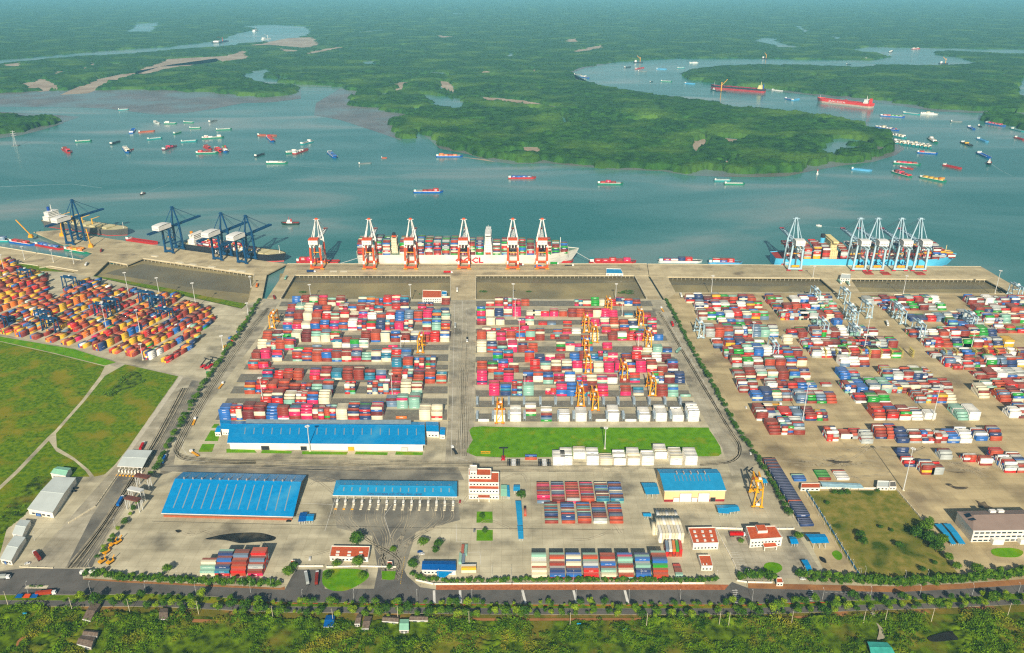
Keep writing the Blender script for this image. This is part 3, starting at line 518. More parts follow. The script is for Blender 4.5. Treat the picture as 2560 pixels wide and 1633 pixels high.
for i,(x0,x1,y,r,t) in enumerate([(230,600,298,5,3),(600,1000,300,5,3),(1170,1560,300,5,3),(1560,1800,300,4,3),(390,980,352,5,2),(960,1330,440,5,3),(1240,1800,372,5,2),(640,960,455,5,2),(1000,1320,520,5,3),(1330,1800,470,5,3),(930,1440,590,5,3),(1440,1800,560,5,2),(640,1000,600,5,2),(780,1200,690,5,3),(1120,1590,690,5,3),(840,1330,790,5,2),(1340,1800,790,5,3),(150,530,700,5,3),(0,560,790,4,3),(960,1330,870,5,3),(1350,1800,870,5,3),(0,270,870,4,3),(1030,1240,895,4,2),(1250,1800,980,5,3),(0,200,985,6,3),(400,840,985,6,4),(1330,1800,1100,5,4),(40,480,1110,7,4),(470,1030,1110,6,4),(140,470,1203,5,3),(690,1065,1200,7,4),(1270,1390,1155,6,4),(1460,1800,1195,7,4),(310,770,1358,7,4),(770,870,1350,5,4),(1080,1270,1358,8,4),(1640,1800,1340,6,4)]):
    rowz(*R2,'far right yard row %d'%i,x0,x1,y,r+(2 if r>3 else 0),t+(1 if t==2 or (t==3 and y<900) else 0),P_RIGHT,fill=.98,step=.5)
R3=((2060,1000),3.072)
for i,(x0,x1,y,r,t,nm) in enumerate([(20,135,318,6,4,''),(135,280,300,5,3,''),(285,410,337,5,4,''),(400,560,300,6,4,''),(560,1140,333,7,4,''),(1160,1380,315,6,4,''),(1010,1130,275,4,3,''),(570,700,440,5,4,''),(620,755,515,5,3,''),(755,900,575,5,4,''),(890,1030,460,5,3,''),(1070,1190,478,4,3,''),(1195,1310,505,5,4,''),(1290,1390,480,5,4,''),(1390,1560,560,9,4,''),(1420,1600,140,6,4,'')]):
    rowz(*R3,'tan yard front row %d'%i,x0,x1,y,r,t,P_RF,fill=1.1,step=.5)
for i,(x0,x1,y,r,t) in enumerate([(1984,2023,1204,4,2),(2046,2088,1201,6,1),(2092,2126,1201,6,1)]): stackrow('low rows by the vacant lot %d'%i,x0,x1,y,r,t,P_RIGHT,fill=1.1,step=0,short=0)
# long navy wall of containers beside the hedge
a=Wp(2001,1317); b_=Wp(1905,1153); dv=(b_-a); nrow=int(dv.length/2.62); ud=dv.normalized(); side=Vector((ud.y,-ud.x,0))
for i in range(nrow):
    col='maroon' if i>nrow-9 and i%2 else ('orange' if i==12 else 'navy')
    hh=2 if i>3 else 1
    for t in range(hh):
        if t<hh-1 and 0<i<nrow-1: continue
        add_c(a+ud*(CW/2+i*2.62)+side*(CL/2)+Vector((0,0,t*CH)),math.atan2(side.y,side.x),col,('long line by the right hedge',0,i,t,hh,1,''))
# --- front lots, stack by stack (front faces bottom up, roofs front to back)
def lot(name,cols,y,f,o):
    for i,(x0,x1,hs,faces,roofs) in enumerate(cols):
        xa,xb=o[0]+x0/f,o[0]+x1/f; a=Wp(xa,o[1]+y/f); b=Wp(xb,o[1]+y/f); u=(b-a).normalized(); yaw=math.atan2(u.y,u.x); back=Vector((-u.y,u.x,0)); ln=(b-a).length
        ln=6.06 if ln<9 else CL; mid=(a+b)/2
        for r,h in enumerate(hs):
            for t in range(h):
                front=r==0 or hs[r-1]<=t
                col=faces[t] if (r==0 and t<len(faces)) else roofs[(r-1+0 if r else 0)%len(roofs)] if t==h-1 else random.choice(roofs)
                if r==0 and t==h-1: col=faces[min(t,len(faces)-1)]
                add_c(mid+back*(CW/2+r*(CW+.1))+Vector((0,0,t*CH)),yaw,col,(name,i,r,t,h,len(cols),''),ln)
lot('hedge block left of gate',[(388,505,[2,3,4,4],['cream','teal'],['teal','cream','rust','white']),(503,622,[2,3,3,4,4,5,5],['red','sea'],['navy','orange','blue','rust','navy','teal','orange']),(633,752,[2,3,4,4,5,5,5],['orange','red'],['orange','rust','orange','steel','rust','maroon','sea']),(768,887,[2,3,3,4,4,5,5,5],['magenta','rust'],['grey','orange','steel','maroon','red','orange','orange'])],1408,3.2,(380,1000))
lot('block beside long blue canopy',[(370,485,[1,1,1,2,2,2,2,2,2,2],['rust'],['teal','maroon','navy','sea','orange','sea','rust']),(503,612,[1,1,2,2,2,2,2,2,2,2],['orange'],['blue','navy','red','sea','cream','rust','blue']),(628,735,[2,2,2,2,2,2,2,2,2,2],['rust','orange'],['orange','blue','navy','teal','orange','teal','sea']),(745,858,[2,2,2,2,2,2,2,2,2,2],['white','grey'],['orange','rust','maroon','navy','sea','blue','orange']),(868,985,[1,2,2,2,2,2,2,2,2,2],['orange'],['orange','steel','navy','rust','red','blue','orange'])],950,3.0726,(1240,1000))
lot('rear block by blue canopy',[(315,418,[1,1,2,2,2,2,2,2,2,2,2],['steel'],['magenta','magenta','orange','red','navy','rust','maroon']),(430,530,[2,2,2,2,2,2,2,2,2,2,2],['rust','maroon'],['orange','magenta','navy','steel','grey','magenta']),(540,645,[2,2,2,2,2,2,2,2,2,2,2],['magenta','grey'],['orange','orange','red','red','magenta','rust']),(655,758,[2,2,2,2,2,2,2,2,2,2,2],['orange','orange'],['red','maroon','steel','magenta','orange','orange']),(765,880,[2,2,2,2,2,2,2,2,2,2,2],['teal','sea'],['sea','rust','cream','maroon','navy','teal','blue']),(872,990,[2,2,2,2,2,2,2,2,2,2,2],['teal','sea'],['maroon','rust','blue','grey','cream','blue','blue'])],795,3.0726,(1240,1000))
lot('long roadside block',[(272,392,[2,3,3,4,4,4,5],['cream','cream'],['cream','orange','cream','white','white','teal']),(412,532,[2,3,3,4,4,5,5],['rust','blue'],['navy','grey','rust','cream','orange','teal','rust']),(538,660,[2,3,3,4,4,5,5],['maroon','blue'],['navy','rust','cream','blue','cream','blue','maroon']),(672,790,[2,3,3,4,4,5,5],['rust','red'],['red','blue','grey','teal','orange','teal','teal']),(803,928,[2,3,3,4,4,5,5],['rust','cream'],['teal','rust','blue','cream','rust','orange','rust']),(940,1058,[2,3,4,4,5,5,5],['teal','orange'],['cream','rust','teal','teal','magenta','blue','teal']),(1070,1195,[2,3,4,4,5,5,5],['maroon','blue'],['navy','teal','grey','blue','teal','navy','maroon']),(1205,1325,[2,3,4,5,5,5,5,5],['red','orange'],['orange','green','blue','navy','rust','orange','teal'])],1380,3.0726,(1240,1000))
for i in range(5):   # rainbow row seen end-on beside the pale stacks
    p=Wp(1240+(1318+i*26)/3.0726,1000+1205/3.0726)
    for t in range(3): add_c(p+Vector((0,6,t*CH)),math.pi/2-.1,['steel','white','amber','green','red'][i] if t==2 else random.choice(['orange','rust','red']),('rainbow row by orange hall',i,0,t,3,5,''))
for i,c in enumerate(['teal','rust','rust','maroon','red']):
    add_c(Wp(1240+1405/3.0726,1000+1350/3.0726)+Vector((0,2.6*i,0)),0.,c,('column right of roadside block',0,i,0,1,1,''),6.06)
# pale reefers parked in a dense block behind the orange roofed hall
a=Wp(1650,1360); 
for i in range(8):
    for r in range(3 if i>0 else 2):
        for t in range(4 if r<2 else 3):
            if t<2 and r>0: continue
            add_c(Wp(1240+1262/3.0726,1000+1100/3.0726)+Vector((i*2.72,6.1+r*12.6,t*CH)),math.pi/2,'cream' if (i+r)%3 else 'white',('dense pale block',i,r,t,4,8,''))
for i in range(2):
    for t in range(3): add_c(Wp(1240+(1214+i*27)/3.0726,1000+1040/3.0726)+Vector((0,6.1,t*CH)),math.pi/2,'cream',('pale pair left of block',i,0,t,3,2,''))
# gate side boxes near the blue shed
for i,(x,y,c,t) in enumerate([(1172,1432,'cream',0),(1172,1432,'yellow',1),(1172,1428,'white',1)]): add_c(Wp(x,y)+Vector((0,CW/2,t*CH)),0.02,c,('right of the blue shed',i,0,t,2,3,''))
for i,(x,y,c,t) in enumerate([(1158,1413,'steel',0),(1150,1411,'teal',0),(1156,1390,'orange',0),(1164,1390,'teal',0),(1313,1291,'orange',0)]): add_c(Wp(x,y)+Vector((0,6.1,t*CH)),math.pi/2,c,('above the blue shed' if i<4 else 'lane beside the blue canopy',i,0,t,1,5,''))
# --- left terminal: blocks run away from the service road, box ends towards the road
YP=[(-80,668),(20,658),(60,672),(112,686),(122,735),(104,745),(150,748),(180,706),(205,700),(260,714),(300,724),(420,740),(500,768),(545,790),(500,850),(446,906),(390,905),(300,886),(220,868),(100,846),(0,834),(-80,818)]
p0=Wp(-70,822); p1=Wp(440,912); du=(p1-p0).normalized(); pa=Wp(250,870); pb=Wp(265.5,862); ax=(pb-pa).normalized(); yaw=math.atan2(ax.y,ax.x); side=Vector((ax.y,-ax.x,0))
nb=int((p1-p0).length/27.)
for k in range(-8,nb+1):
    for s in range(5):
        for j in range(19):
            base=p0+du*(27.*k)+side*(s*2.58)+ax*(6.1+j*12.75)
            px,py=Qa(base.x,base.y,0.)
            if not inpoly(np.array([px]),np.array([py]),YP)[0]: continue
            dens=.75*vnoise(np.array([k*3.1+j*.42]),np.array([s*.14+k]))[0]+.25*random.random()
            if dens<.20: continue
            h=max(1,min(5,int(.6+dens*5.3)))
            cn=vnoise(np.array([k*1.7+20+s*.28]),np.array([j*.45+7.]))[0]; fam=['yellow','rust','amber','orange','rust','navy','yellow','rust','yellow','blue','orange','red','amber'][int(cn*40)%13] if random.random()<.55 else None
            for t in range(h):
                if t<h-2 and s not in(0,4) and j not in(0,1): continue
                add_c(base+Vector((0,0,t*CH)),yaw,(fam or pick(P_LEFT)) if not(k==nb-1 and j<2) else ('white' if s>3 else pick(P_LEFT)),('the angled left yard',k+8,s,t,h,nb,'%d'%j))
for i,(x,y,c) in enumerate([(576,846,'blue'),(583,852,'red'),(588,842,'yellow'),(596,830,'navy'),(600,822,'red'),(608,812,'green'),(572,864,'rust'),(562,868,'yellow'),(572,858,'navy'),(618,800,'rust')]): add_c(Wp(x,y),math.radians(68),c,('the hedge line of the left yard',i,0,0,1,10,''),6.06)
# ---------------------------------------------------------------- build: the 300 largest in view are objects, the rest one mass
m=bpy.data.materials.new('container_paint'); m.use_nodes=True; n=m.node_tree.nodes; l=m.node_tree.links; b=n['Principled BSDF']
b.inputs['Roughness'].default_value=.55; b.inputs['Specular IOR Level'].default_value=.3
def dusty(n,l,b,src):
    tc=n.new('ShaderNodeTexCoord'); gm=n.new('ShaderNodeNewGeometry'); nz=n.new('ShaderNodeTexNoise'); nz.inputs['Scale'].default_value=.35; nz.inputs['Detail'].default_value=5; l.new(gm.outputs['Position'],nz.inputs['Vector'])
    sx=n.new('ShaderNodeSeparateXYZ'); l.new(gm.outputs['True Normal'],sx.inputs[0])
    mr=n.new('ShaderNodeMath'); mr.operation='MULTIPLY'; l.new(sx.outputs['Z'],mr.inputs[0]); mr.inputs[1].default_value=.20; mr.use_clamp=True
    ad=n.new('ShaderNodeMath'); ad.operation='MULTIPLY_ADD'; l.new(nz.outputs['Fac'],ad.inputs[0]); ad.inputs[1].default_value=.08; l.new(mr.outputs[0],ad.inputs[2])
    mx=n.new('ShaderNodeMix'); mx.data_type='RGBA'; l.new(ad.outputs[0],mx.inputs[0]); l.new(src,mx.inputs[6]); mx.inputs[7].default_value=(*lin((176,166,146)),1)
    l.new(mx.outputs[2],b.inputs['Base Color'])
oi=n.new('ShaderNodeObjectInfo'); dusty(n,l,b,oi.outputs['Color']); M_CBOX=m
m=bpy.data.materials.new('container_paint_mass'); m.use_nodes=True; n=m.node_tree.nodes; l=m.node_tree.links; b=n['Principled BSDF']
b.inputs['Roughness'].default_value=.55; b.inputs['Specular IOR Level'].default_value=.3
at=n.new('ShaderNodeAttribute'); at.attribute_name='Col'; dusty(n,l,b,at.outputs['Color']); M_CMASS=m
def box_mesh(ln):
    b=MB(); h=ln/2; w=CW/2; H=2.54; e=.09
    b.box(-h+.06,h-.06,-w+.06,w-.06,.04,H-.03)                                       # panels, set back
    for sx in (-1,1):
        for sy in (-1,1): b.box(*(sorted((sx*h,sx*(h-.16)))),*(sorted((sy*w,sy*(w-.16)))),0,H)   # corner posts
    for sy in (-1,1):
        for z in (0,H-.14): b.box(-h+.16,h-.16,*(sorted((sy*w,sy*(w-.1)))),z,z+.14)      # rails
    for sy in (-.35,.35): b.box(h-.06,h-.02,sy*w-.03,sy*w+.03,.2,H-.2)                    # door bars
    k=int(ln/1.1)
    for i in range(1,k):                                                                # roof and side ribs
        x=-h+ln*i/k; b.box(x-.14,x+.14,-w+.02,w-.02,.2,H)
    return b.mesh('container_body',M_CBOX)
BOX={CL:box_mesh(CL),6.06:box_mesh(6.06)}
M_LOGO=mat('logo_white',(240,240,236),.6,.02,.3); M_LOGOD=mat('logo_dark',(90,110,130),.6,.02,.3)
TXT={}
def text_mesh(s,size,m,depth=0.,align='CENTER',bold=0.):
    key=(s,size,m.name)
    if key in TXT: return TXT[key]
    cu=bpy.data.curves.new('lettering','FONT'); cu.body=s; cu.size=size; cu.align_x=align; cu.align_y='CENTER'; cu.resolution_u=1; cu.extrude=depth; cu.offset=bold
    o=bpy.data.objects.new('lettering',cu); COL.objects.link(o); dg=bpy.context.evaluated_depsgraph_get(); me=bpy.data.meshes.new_from_object(o.evaluated_get(dg))
    bpy.data.objects.remove(o); me.materials.clear(); me.materials.append(m); TXT[key]=me; return me
for c in CONT:
    c['d']=(c['c']-Vector((0,0,CAM_H))).length
idx=sorted(range(len(CONT)),key=lambda i:CONT[i]['d']-(3 if CONT[i]['lab'][3]==CONT[i]['lab'][4]-1 else -25 if CONT[i]['lab'][2]>1 else 0))
NEAR=set(idx[:300])
LCOL={k:lin(v) for k,v in COLS.items()}
seen={}
CONT_DONE=False
def tierword(t,h): return 'only tier' if h==1 else 'top tier' if t==h-1 else 'bottom tier' if t==0 else ORD[t]+' tier'
def clabel(c):
    nm,i,r,t,h,n,x=c['lab']
    nm={'long line by the right hedge':'long navy line'}.get(nm,nm)
    s='%s container, %s, %s row back, %s stack, %s'%(WORD[c['col']],tierword(t,h),ORD[r] if r<20 else ordn(r),ordn(i),nm)
    if c['ln']<9: s='short '+s
    if x in('left','right'): s=s.replace('stack','stack %s half'%x)
    return s
vs_=[];fs_=[];cs_=[];nv=0
for i in range(len(CONT)):
    c=CONT[i]; k=1+random.uniform(-.10,.10); col=tuple(min(1,v*k) for v in LCOL[c['col']])
    lg=LOGO.get(c['col']) if random.random()<.55 else None
    if i in NEAR:
        o=bpy.data.objects.new('shipping_container',BOX[c['ln']]); COL.objects.link(o); o.location=c['c']; o.rotation_euler=(0,0,c['yaw']); o.color=(*col,1)
        lab=clabel(c)
        if lab in seen: lab=lab.replace('container','container copy')
        seen[lab]=1; tag(o,lab,'container','shipping containers stacked in the port')
        if lg and c['lab'][2]<2 or lg and random.random()<.3:
            me=text_mesh(lg,1.5 if len(lg)<4 else 1.2 if c['ln']>9 else .8,M_LOGOD if c['col'] in('white','grey','yellow') else M_LOGO)
            t=bpy.data.objects.new('logo',me); COL.objects.link(t); t.parent=o; t.location=(0,-CW/2-.02,1.3); t.rotation_euler=(math.pi/2,0,0)
        continue
    h=c['ln']/2-.05; w=CW/2-.03; H=2.54; ca,sa=math.cos(c['yaw']),math.sin(c['yaw']); x,y,z=c['c']
    P=[(-h,-w,0),(h,-w,0),(h,w,0),(-h,w,0),(-h,-w,H),(h,-w,H),(h,w,H),(-h,w,H)]; F=[(0,1,5,4),(1,2,6,5),(2,3,7,6),(3,0,4,7),(4,5,6,7)]; C=[col]*5
    if lg:
        lw=(1.1 if len(lg)<4 else 1.9)*(1 if c['ln']>9 else .6); nn=len(P); y0=-w-.03
        P+=[(-lw,y0,1.0),(lw,y0,1.0),(lw,y0,1.6),(-lw,y0,1.6)]; F.append((nn,nn+1,nn+2,nn+3)); C.append(lin((120,134,148)) if c['col'] in('white','grey','yellow') else tuple(.25*a+.75*.82 for a in col))
    vs_+=[(x+a*ca-b2*sa,y+a*sa+b2*ca,z+cz) for a,b2,cz in P]; fs_+=[tuple(q+nv for q in f) for f in F]; cs_+=C; nv+=len(P)
tag(np_mesh('container_stacks',vs_,fs_,M_CMASS,kind='stuff',col=np.array(cs_)),'thousands of coloured shipping containers stacked across the port yards','container stacks')
print('containers',len(CONT))
# ================================================================= CRANES
M_OR=mat('crane_orange',(226,84,28),.5,.08,.2); M_CWH=mat('crane_white',(232,230,222),.5,.06,.2); M_CYE=mat('crane_yellow',(238,168,12),.5,.08,.2)
M_CBL=mat('crane_blue',(12,72,116),.5,.12,.15); M_CLB=mat('crane_pale_blue',(176,204,216),.5,.08,.2); M_CRE=mat('crane_red',(206,30,50),.5,.08,.2)
M_DKM=mat('dark_steel',(44,46,50),.6,.1,.4); M_GLS=mat('dark_glass',(40,60,74),.15,.1,.4,spec=.6); M_CRM=mat('cream_paint',(236,218,150),.55,.06,.2)
M_LRED=mat('ship_red',(196,38,30),.5,.1,.1); M_RUBB=mat('tyre_rubber',(28,28,30),.8,.1,.5)
def sts(label,px,py,rz,legm,bandm,housem,roofm,boomm,bogm,group,wd=18.,G=30.,zg=44.,za=80.,reach=62.,back=22.,tip=None,spread=True,yo=0.):
    p=Wp(px,py); t=thing('quay_crane',label,'crane',(p.x,p.y,.05),rz,group); h=wd/2
    for y in (0,G):
        for sx in (-1,1):
            x=sx*h; z1=zg+ (0 if y==0 else 4)
            lg=MB().bar((x,y,3),(x*.86,y,z1),2.5).build('leg',legm,t)
            MB().bar((x*.955,y,zg*.36),(x*.875,y,zg*.9),2.85).build('leg_band',bandm,lg)
            MB().bar((x,y,3),(x*.985,y,10),2.9).build('leg_foot',bandm,lg)
            bg=MB(); bg.cb(x,y,1.6,6.5,1.6,1.3)
            bo=bg.build('bogie',bogm,t); wh=MB()
            for k in range(4): wh.tube((x-2.6+k*1.75,y-.5,.6),(x-2.6+k*1.75,y+.5,.6),.6,k=8)
            wh.build('wheels',M_DKM,bo)
        MB().bar((-h,y,4.2),(h,y,4.2),2.2,2.8).build('sill_beam',bandm,t)
        MB().bar((-h*.86,y,zg),(h*.86,y,zg),2.,2.4).build('cross_beam',legm,t)
    for sx in (-1,1):
        x=sx*h
        MB().bar((x*.95,0,17),(x*.95,G,17),1.8,2.2).build('portal_beam',legm,t)
        MB().bar((x*.95,0,17),(x*.87,G,zg),.7).build('diagonal_brace',legm,t)
        MB().bar((x*.87,0,zg),(x*.95,G*.98,17),.6).build('diagonal_brace',legm,t)
        MB().bar((x*.3,-back,zg+1.5),(x*.3,G+3,zg+1.5),1.5,2.8).build('rear_girder',boomm,t)
        MB().bar((x*.86,G,zg+4),(x*.14,G-2,za),1.9).build('apex_leg',legm,t)
        MB().bar((x*.86,2,zg),(x*.14,G-3,za-1),.8).build('back_stay',legm,t)
        MB().bar((x*.13,G-2,za),(x*.3,G+reach*.86,zg+3),.4).build('fore_stay',boomm,t)
        MB().bar((x*.13,G-2,za),(x*.3,G+reach*.45,zg+3),.35).build('fore_stay',boomm,t)
    bm=MB()
    for sx in (-1,1): bm.bar((sx*h*.3,G+3,zg+1.5),(sx*h*.3,G+reach,zg+1.5),1.5,2.6)
    for k in range(9):
        y=G+4+(reach-6)*k/8; bm.bar((-h*.3,y,zg+2.2),(h*.3,y,zg+2.2),.6)
        if k<8: bm.bar((-h*.3 if k%2 else h*.3,y,zg+2.4),(h*.3 if k%2 else -h*.3,y+(reach-6)/8,zg+2.4),.35)
    bo=bm.build('boom',boomm,t); MB().cb(0,G+reach-2,zg+1.8,h*.75,5,2.4).build('boom_tip',tip or bandm,bo)
    MB().cb(0,G-2,za+.4,h*.5,3.,2.2).build('apex_head',bandm,t)
    ap=MB()
    for sx in (-1,1): ap.cb(sx*h*.42,G-2,za-.6,h*.35,3.2,.35)
    ap.build('apex_platform',legm,t)
    hs=MB().box(-7.6,7.6,-back*.55,7.5,zg+3.2,zg+10.2).build('machinery_house',housem,t)
    rf=MB(); 
    for k in range(5):
        a0=math.pi*k/5; a1=math.pi*(k+1)/5; f=lambda a:(-back*.55-.3+(6.5+back*.55+.6)*(1-math.cos(a))/2,zg+10.25+1.6*math.sin(a))
        rf.quad((-7.9,*f(a0)),(7.9,*f(a0)),(7.9,*f(a1)),(-7.9,*f(a1)))
    rf.build('house_roof',roofm,hs)
    wn=MB(); 
    for k in range(5): wn.cb(-5+k*2.5,-back*.55-.03,zg+6.4,1.2,.08,1.0)
    wn.build('house_windows',M_GLS,hs)
    tr=MB().cb(0,G*.35,zg+.2,h*.62,5,1.8).build('trolley',legm,t); MB().cb(2.2,G*.35-3.6,zg-2.6,2.4,2.8,2.8).build('cabin',M_CWH,tr)
    if spread:
        s=MB(); s.cb(0,G*.35,zg*.62,12,2.2,1.0); s.build('spreader',M_CYE,tr); r=MB()
        for a in (-2,2):
            for c in (-1,1): r.bar((a,G*.35+c,zg),(a*1.2,G*.35+c*.8,zg*.63),.16)
        r.build('hoist_ropes',M_DKM,tr)
    st=MB()
    for k in range(7):
        z=4+k*(zg-6)/7; z2=z+(zg-6)/7; st.bar((h*.9+1.4,1+ (k%2)*3.5,z),(h*.9+1.4,1+((k+1)%2)*3.5,z2),1.0,.25)
    st.build('stairway',legm,t)
    return t
OG='orange and white quay cranes'
for i,(px,lab) in enumerate([(793,'orange and white quay crane standing alone, no ship behind it'),(924,'orange and white quay crane at the white ship stern'),(1027,'orange and white quay crane right of the cream funnel tower'),(1160,'orange and white quay crane before the red hull lettering'),(1282,'orange and white quay crane just right of the white bridge tower'),(1355,'orange and white quay crane nearest the white ship bow')]):
    sts(lab,px,674.5,0.,M_CWH,M_OR,M_CWH,M_OR,M_CWH,M_CYE,OG,reach=58,back=18,tip=M_OR)
RG='pale blue and red quay cranes'
for i,(px,lab) in enumerate([(1986,'pale blue and red quay crane apart from the other four'),(2146,'pale blue and red quay crane, leftmost of the four together'),(2190,'pale blue and red quay crane, second of the four together'),(2249,'pale blue and red quay crane, third of the four together'),(2296,'pale blue and red quay crane nearest the light blue bow')]):
    t=sts(lab,px,677.5+(px-1980)*.004,-.02,M_CLB,M_CLB,M_CWH,M_CWH,M_CLB,M_CRE,RG,wd=20,reach=66,back=20,za=83,tip=M_CRE)
    MB().cb(0,-1.2,9,12.5,1.6,3.4).build('yellow_counterweight',M_CYE,t)
    for sx in (-1,1): MB().bar((sx*8.6,30,49),(sx*3.2,28.4,74),1.12).build('red_apex_band',M_CRE,t)
a=Wp(323,606); b_=Wp(643,652); QA=math.atan2(b_.y-a.y,b_.x-a.x)
BG='dark blue quay cranes with white machinery houses'
for px,py,lab in [(176,612,'dark blue quay crane on the left pier by the bulk carrier'),(424,633,'dark blue quay crane standing behind the black ship stern'),(545,651,'dark blue quay crane, left one of the overlapping pair'),(606,659,'dark blue quay crane, right one of the overlapping pair')]:
    sts(lab,px,py,QA,M_CBL,M_CBL,M_CWH,M_CWH,M_CBL,M_CBL,BG,wd=17,G=26,reach=60,back=40,za=78,zg=44)
# ---- rubber tyred yard gantries
def rtg_proto(name,main,acc,cabm,Hh=19.5,span=23.5,wb=7.4):
    t=thing(name,'x','crane'); h=wb/2
    for y in (0,span):
        for x in (-h,h):
            lg=MB().bar((x,y,1.8),(x*.7,y,Hh),1.15,1.2).build('leg',main,t)
            bo=MB().cb(x,y,1.3,3.4,1.1,1.).build('bogie',acc,t); wh=MB()
            for k in (-1,1): wh.tube((x+k,y-.4,.75),(x+k,y+.4,.75),.75,k=8)
            wh.build('wheels',M_RUBB,bo)
        MB().bar((-h,y,2.4),(h,y,2.4),.9,1.).build('sill_beam',main,t)
        MB().bar((-h*.95,y,3),(h*.78,y,13),.45).build('diagonal_brace',main,t)
    for x in (-h*.7,h*.7): MB().bar((x,-1.2,Hh),(x,span+1.2,Hh),1.4,1.8).build('girder',main,t)
    tr=MB().cb(0,span*.45,Hh+1.2,wb*.9,4.6,1.4).build('trolley',acc,t); MB().cb(-1,span*.45-3.4,Hh-1.6,2.,2.2,2.2).build('cabin',cabm,tr)
    MB().cb(1.2,span*.45,Hh+2.6,2.6,2.6,1.4).build('hoist_drum',cabm,tr)
    MB().cb(0,-.1,4.2,3.2,1.7,2.2).build('power_unit',cabm,t); MB().cb(0,span*.45,13.,12.,2.3,.7).build('spreader',acc,tr)
    return t
def rtg_set(name,main,acc,cabm,spots,word,group,**k):
    pr=rtg_proto(name,main,acc,cabm,**k)
    for i,(px,py,rz,lab) in enumerate(spots):
        o=pr if i==0 else copy_tree(pr); place(o,Wp(px,py,.05),rz,'%s %s'%(word,lab),group)
rtg_set('yard_gantry_crane',M_CYE,mat('gantry_orange',(232,130,14),.5),M_CWH,[(681,823,.0,'alone at the left centre yard edge'),(1051,884,0,'over the left centre yard right end'),(1523,787,0,'nearest the quay in the right centre yard'),(1602,816,0,'rearmost by the right perimeter road'),(1466,833,0,'left one of the pair behind the pink stacks'),(1487,858,0,'right one of the pair behind the pink stacks'),(1621,872,0,'beside the right edge, second from the quay'),(1466,895,0,'upper one of the tall middle pair'),(1470,936,0,'lower one of the tall middle pair'),(1561,956,0,'left one of the two near the lower right'),(1631,992,0,'right one of the two near the lower right'),(1452,1018,0,'left one above the white reefers'),(1488,1028,0,'right one above the white reefers'),(1249,1060,0,'over the leftmost white reefers')],'yellow yard gantry crane','yellow yard gantry cranes')
rtg_set('yard_gantry_crane',M_CYE,M_CYE,M_CWH,[(1893,1270,-.12,'standing by the beige workshop')],'large yellow gantry crane with splayed legs','yellow maintenance gantry',Hh=23)
yl=math.atan2(-side.x,side.y) if False else yaw
rtg_set('yard_gantry_crane',M_CBL,M_CBL,M_CWH,[(x,y,yaw,l) for x,y,l in [(80,705,'at the left yard far corner'),(192,724,'by the access road end'),(20,826,'at the left yard near left corner'),(128,812,'left one in the yard middle'),(145,830,'right one in the yard middle'),(275,793,'in the yard centre by a mast'),(298,780,'right behind the centre one'),(385,762,'left of the three rear ones'),(412,775,'middle of the three rear ones'),(432,806,'nearest of the right group')]],'dark blue yard gantry crane','dark blue yard gantry cranes')
rtg_set('yard_gantry_crane',M_CLB,M_CLB,M_CWH,[(x,y,.02,l) for x,y,l in [(1752,847,'alone left of the right yard stacks'),(1937,897,'at the lower end of the first right block'),(2042,760,'nearest the quay in the second block'),(2116,762,'by the trestle foot'),(2130,802,'second from the trestle'),(2136,816,'over the middle of the second block'),(2062,842,'left in the second block middle'),(2140,858,'at the lower second block'),(2172,797,'by the diagonal avenue'),(2246,798,'on the third block left end'),(2256,812,'close in front of the third block one'),(2303,847,'on the third block lower left'),(2432,825,'in the third block middle'),(2546,750,'at the far right by the water')]],'pale blue yard gantry crane','pale blue yard gantry cranes')
# yellow reefer racks in the right yard, grey ones in the centre yard
M_RACK=mat('rack_yellow',(206,190,90),.6,.1,.3); M_RACKG=mat('rack_grey',(170,186,196),.5,.1,.3)
def rack(mt,n=5,w=1.6,d=12.5,lv=4):
    t=thing('reefer_rack','x','rack'); f=MB()
    for k in range(n):
        for x in (0,w): f.bar((x,d*k/(n-1),0),(x,d*k/(n-1),lv*2.6+1),.22)
    f.build('frame',mt,t)
    for z in range(1,lv+1): MB().box(0,w,0,d,z*2.6-.12,z*2.6).build('walkway',mt,t)
    s=MB()
    for z in range(lv): s.bar((w/2,0 if z%2 else d*.4,z*2.6),(w/2,d*.4 if z%2 else 0,z*2.6+2.6),.7,.15)
    s.build('stair',mt,t); return t
pr=rack(M_RACK); RS=[(1680+x/3.658,680+790/3.658) for x in (1400,1500,1610,1720,1800)]+[(2100+x/3.657,680+790/3.657) for x in (260,370,465,560,660,960,1060,1230,1340,1430,1530,1620)]
for i,(x,y) in enumerate(RS):
    o=pr if i==0 else copy_tree(pr); place(o,Wp(x,y,.03),.0,'yellow reefer rack, %s from the left in the right yard row'%ordn(i),'yellow reefer racks')
pr=rack(M_RACKG,4,2.2,9.5,3); i=0
for y,xs in ((1190,(250,390,530,665,810,945,1090,1240,1370,1500,1640,1775,1915,2050)),(1318,(250,390,530,670,825,970,1105,1250,1400,1545,1680,1820,1965,2110))):
    for j,x in enumerate(xs):
        o=pr if i==0 else copy_tree(pr); i+=1; place(o,Wp(1120+x/3.541,680+y/3.541,.03),.0,'grey steel reefer rack, %s from left, %s row of the centre yard'%(ordn(j),'rear' if y<1200 else 'front'),'grey reefer racks')
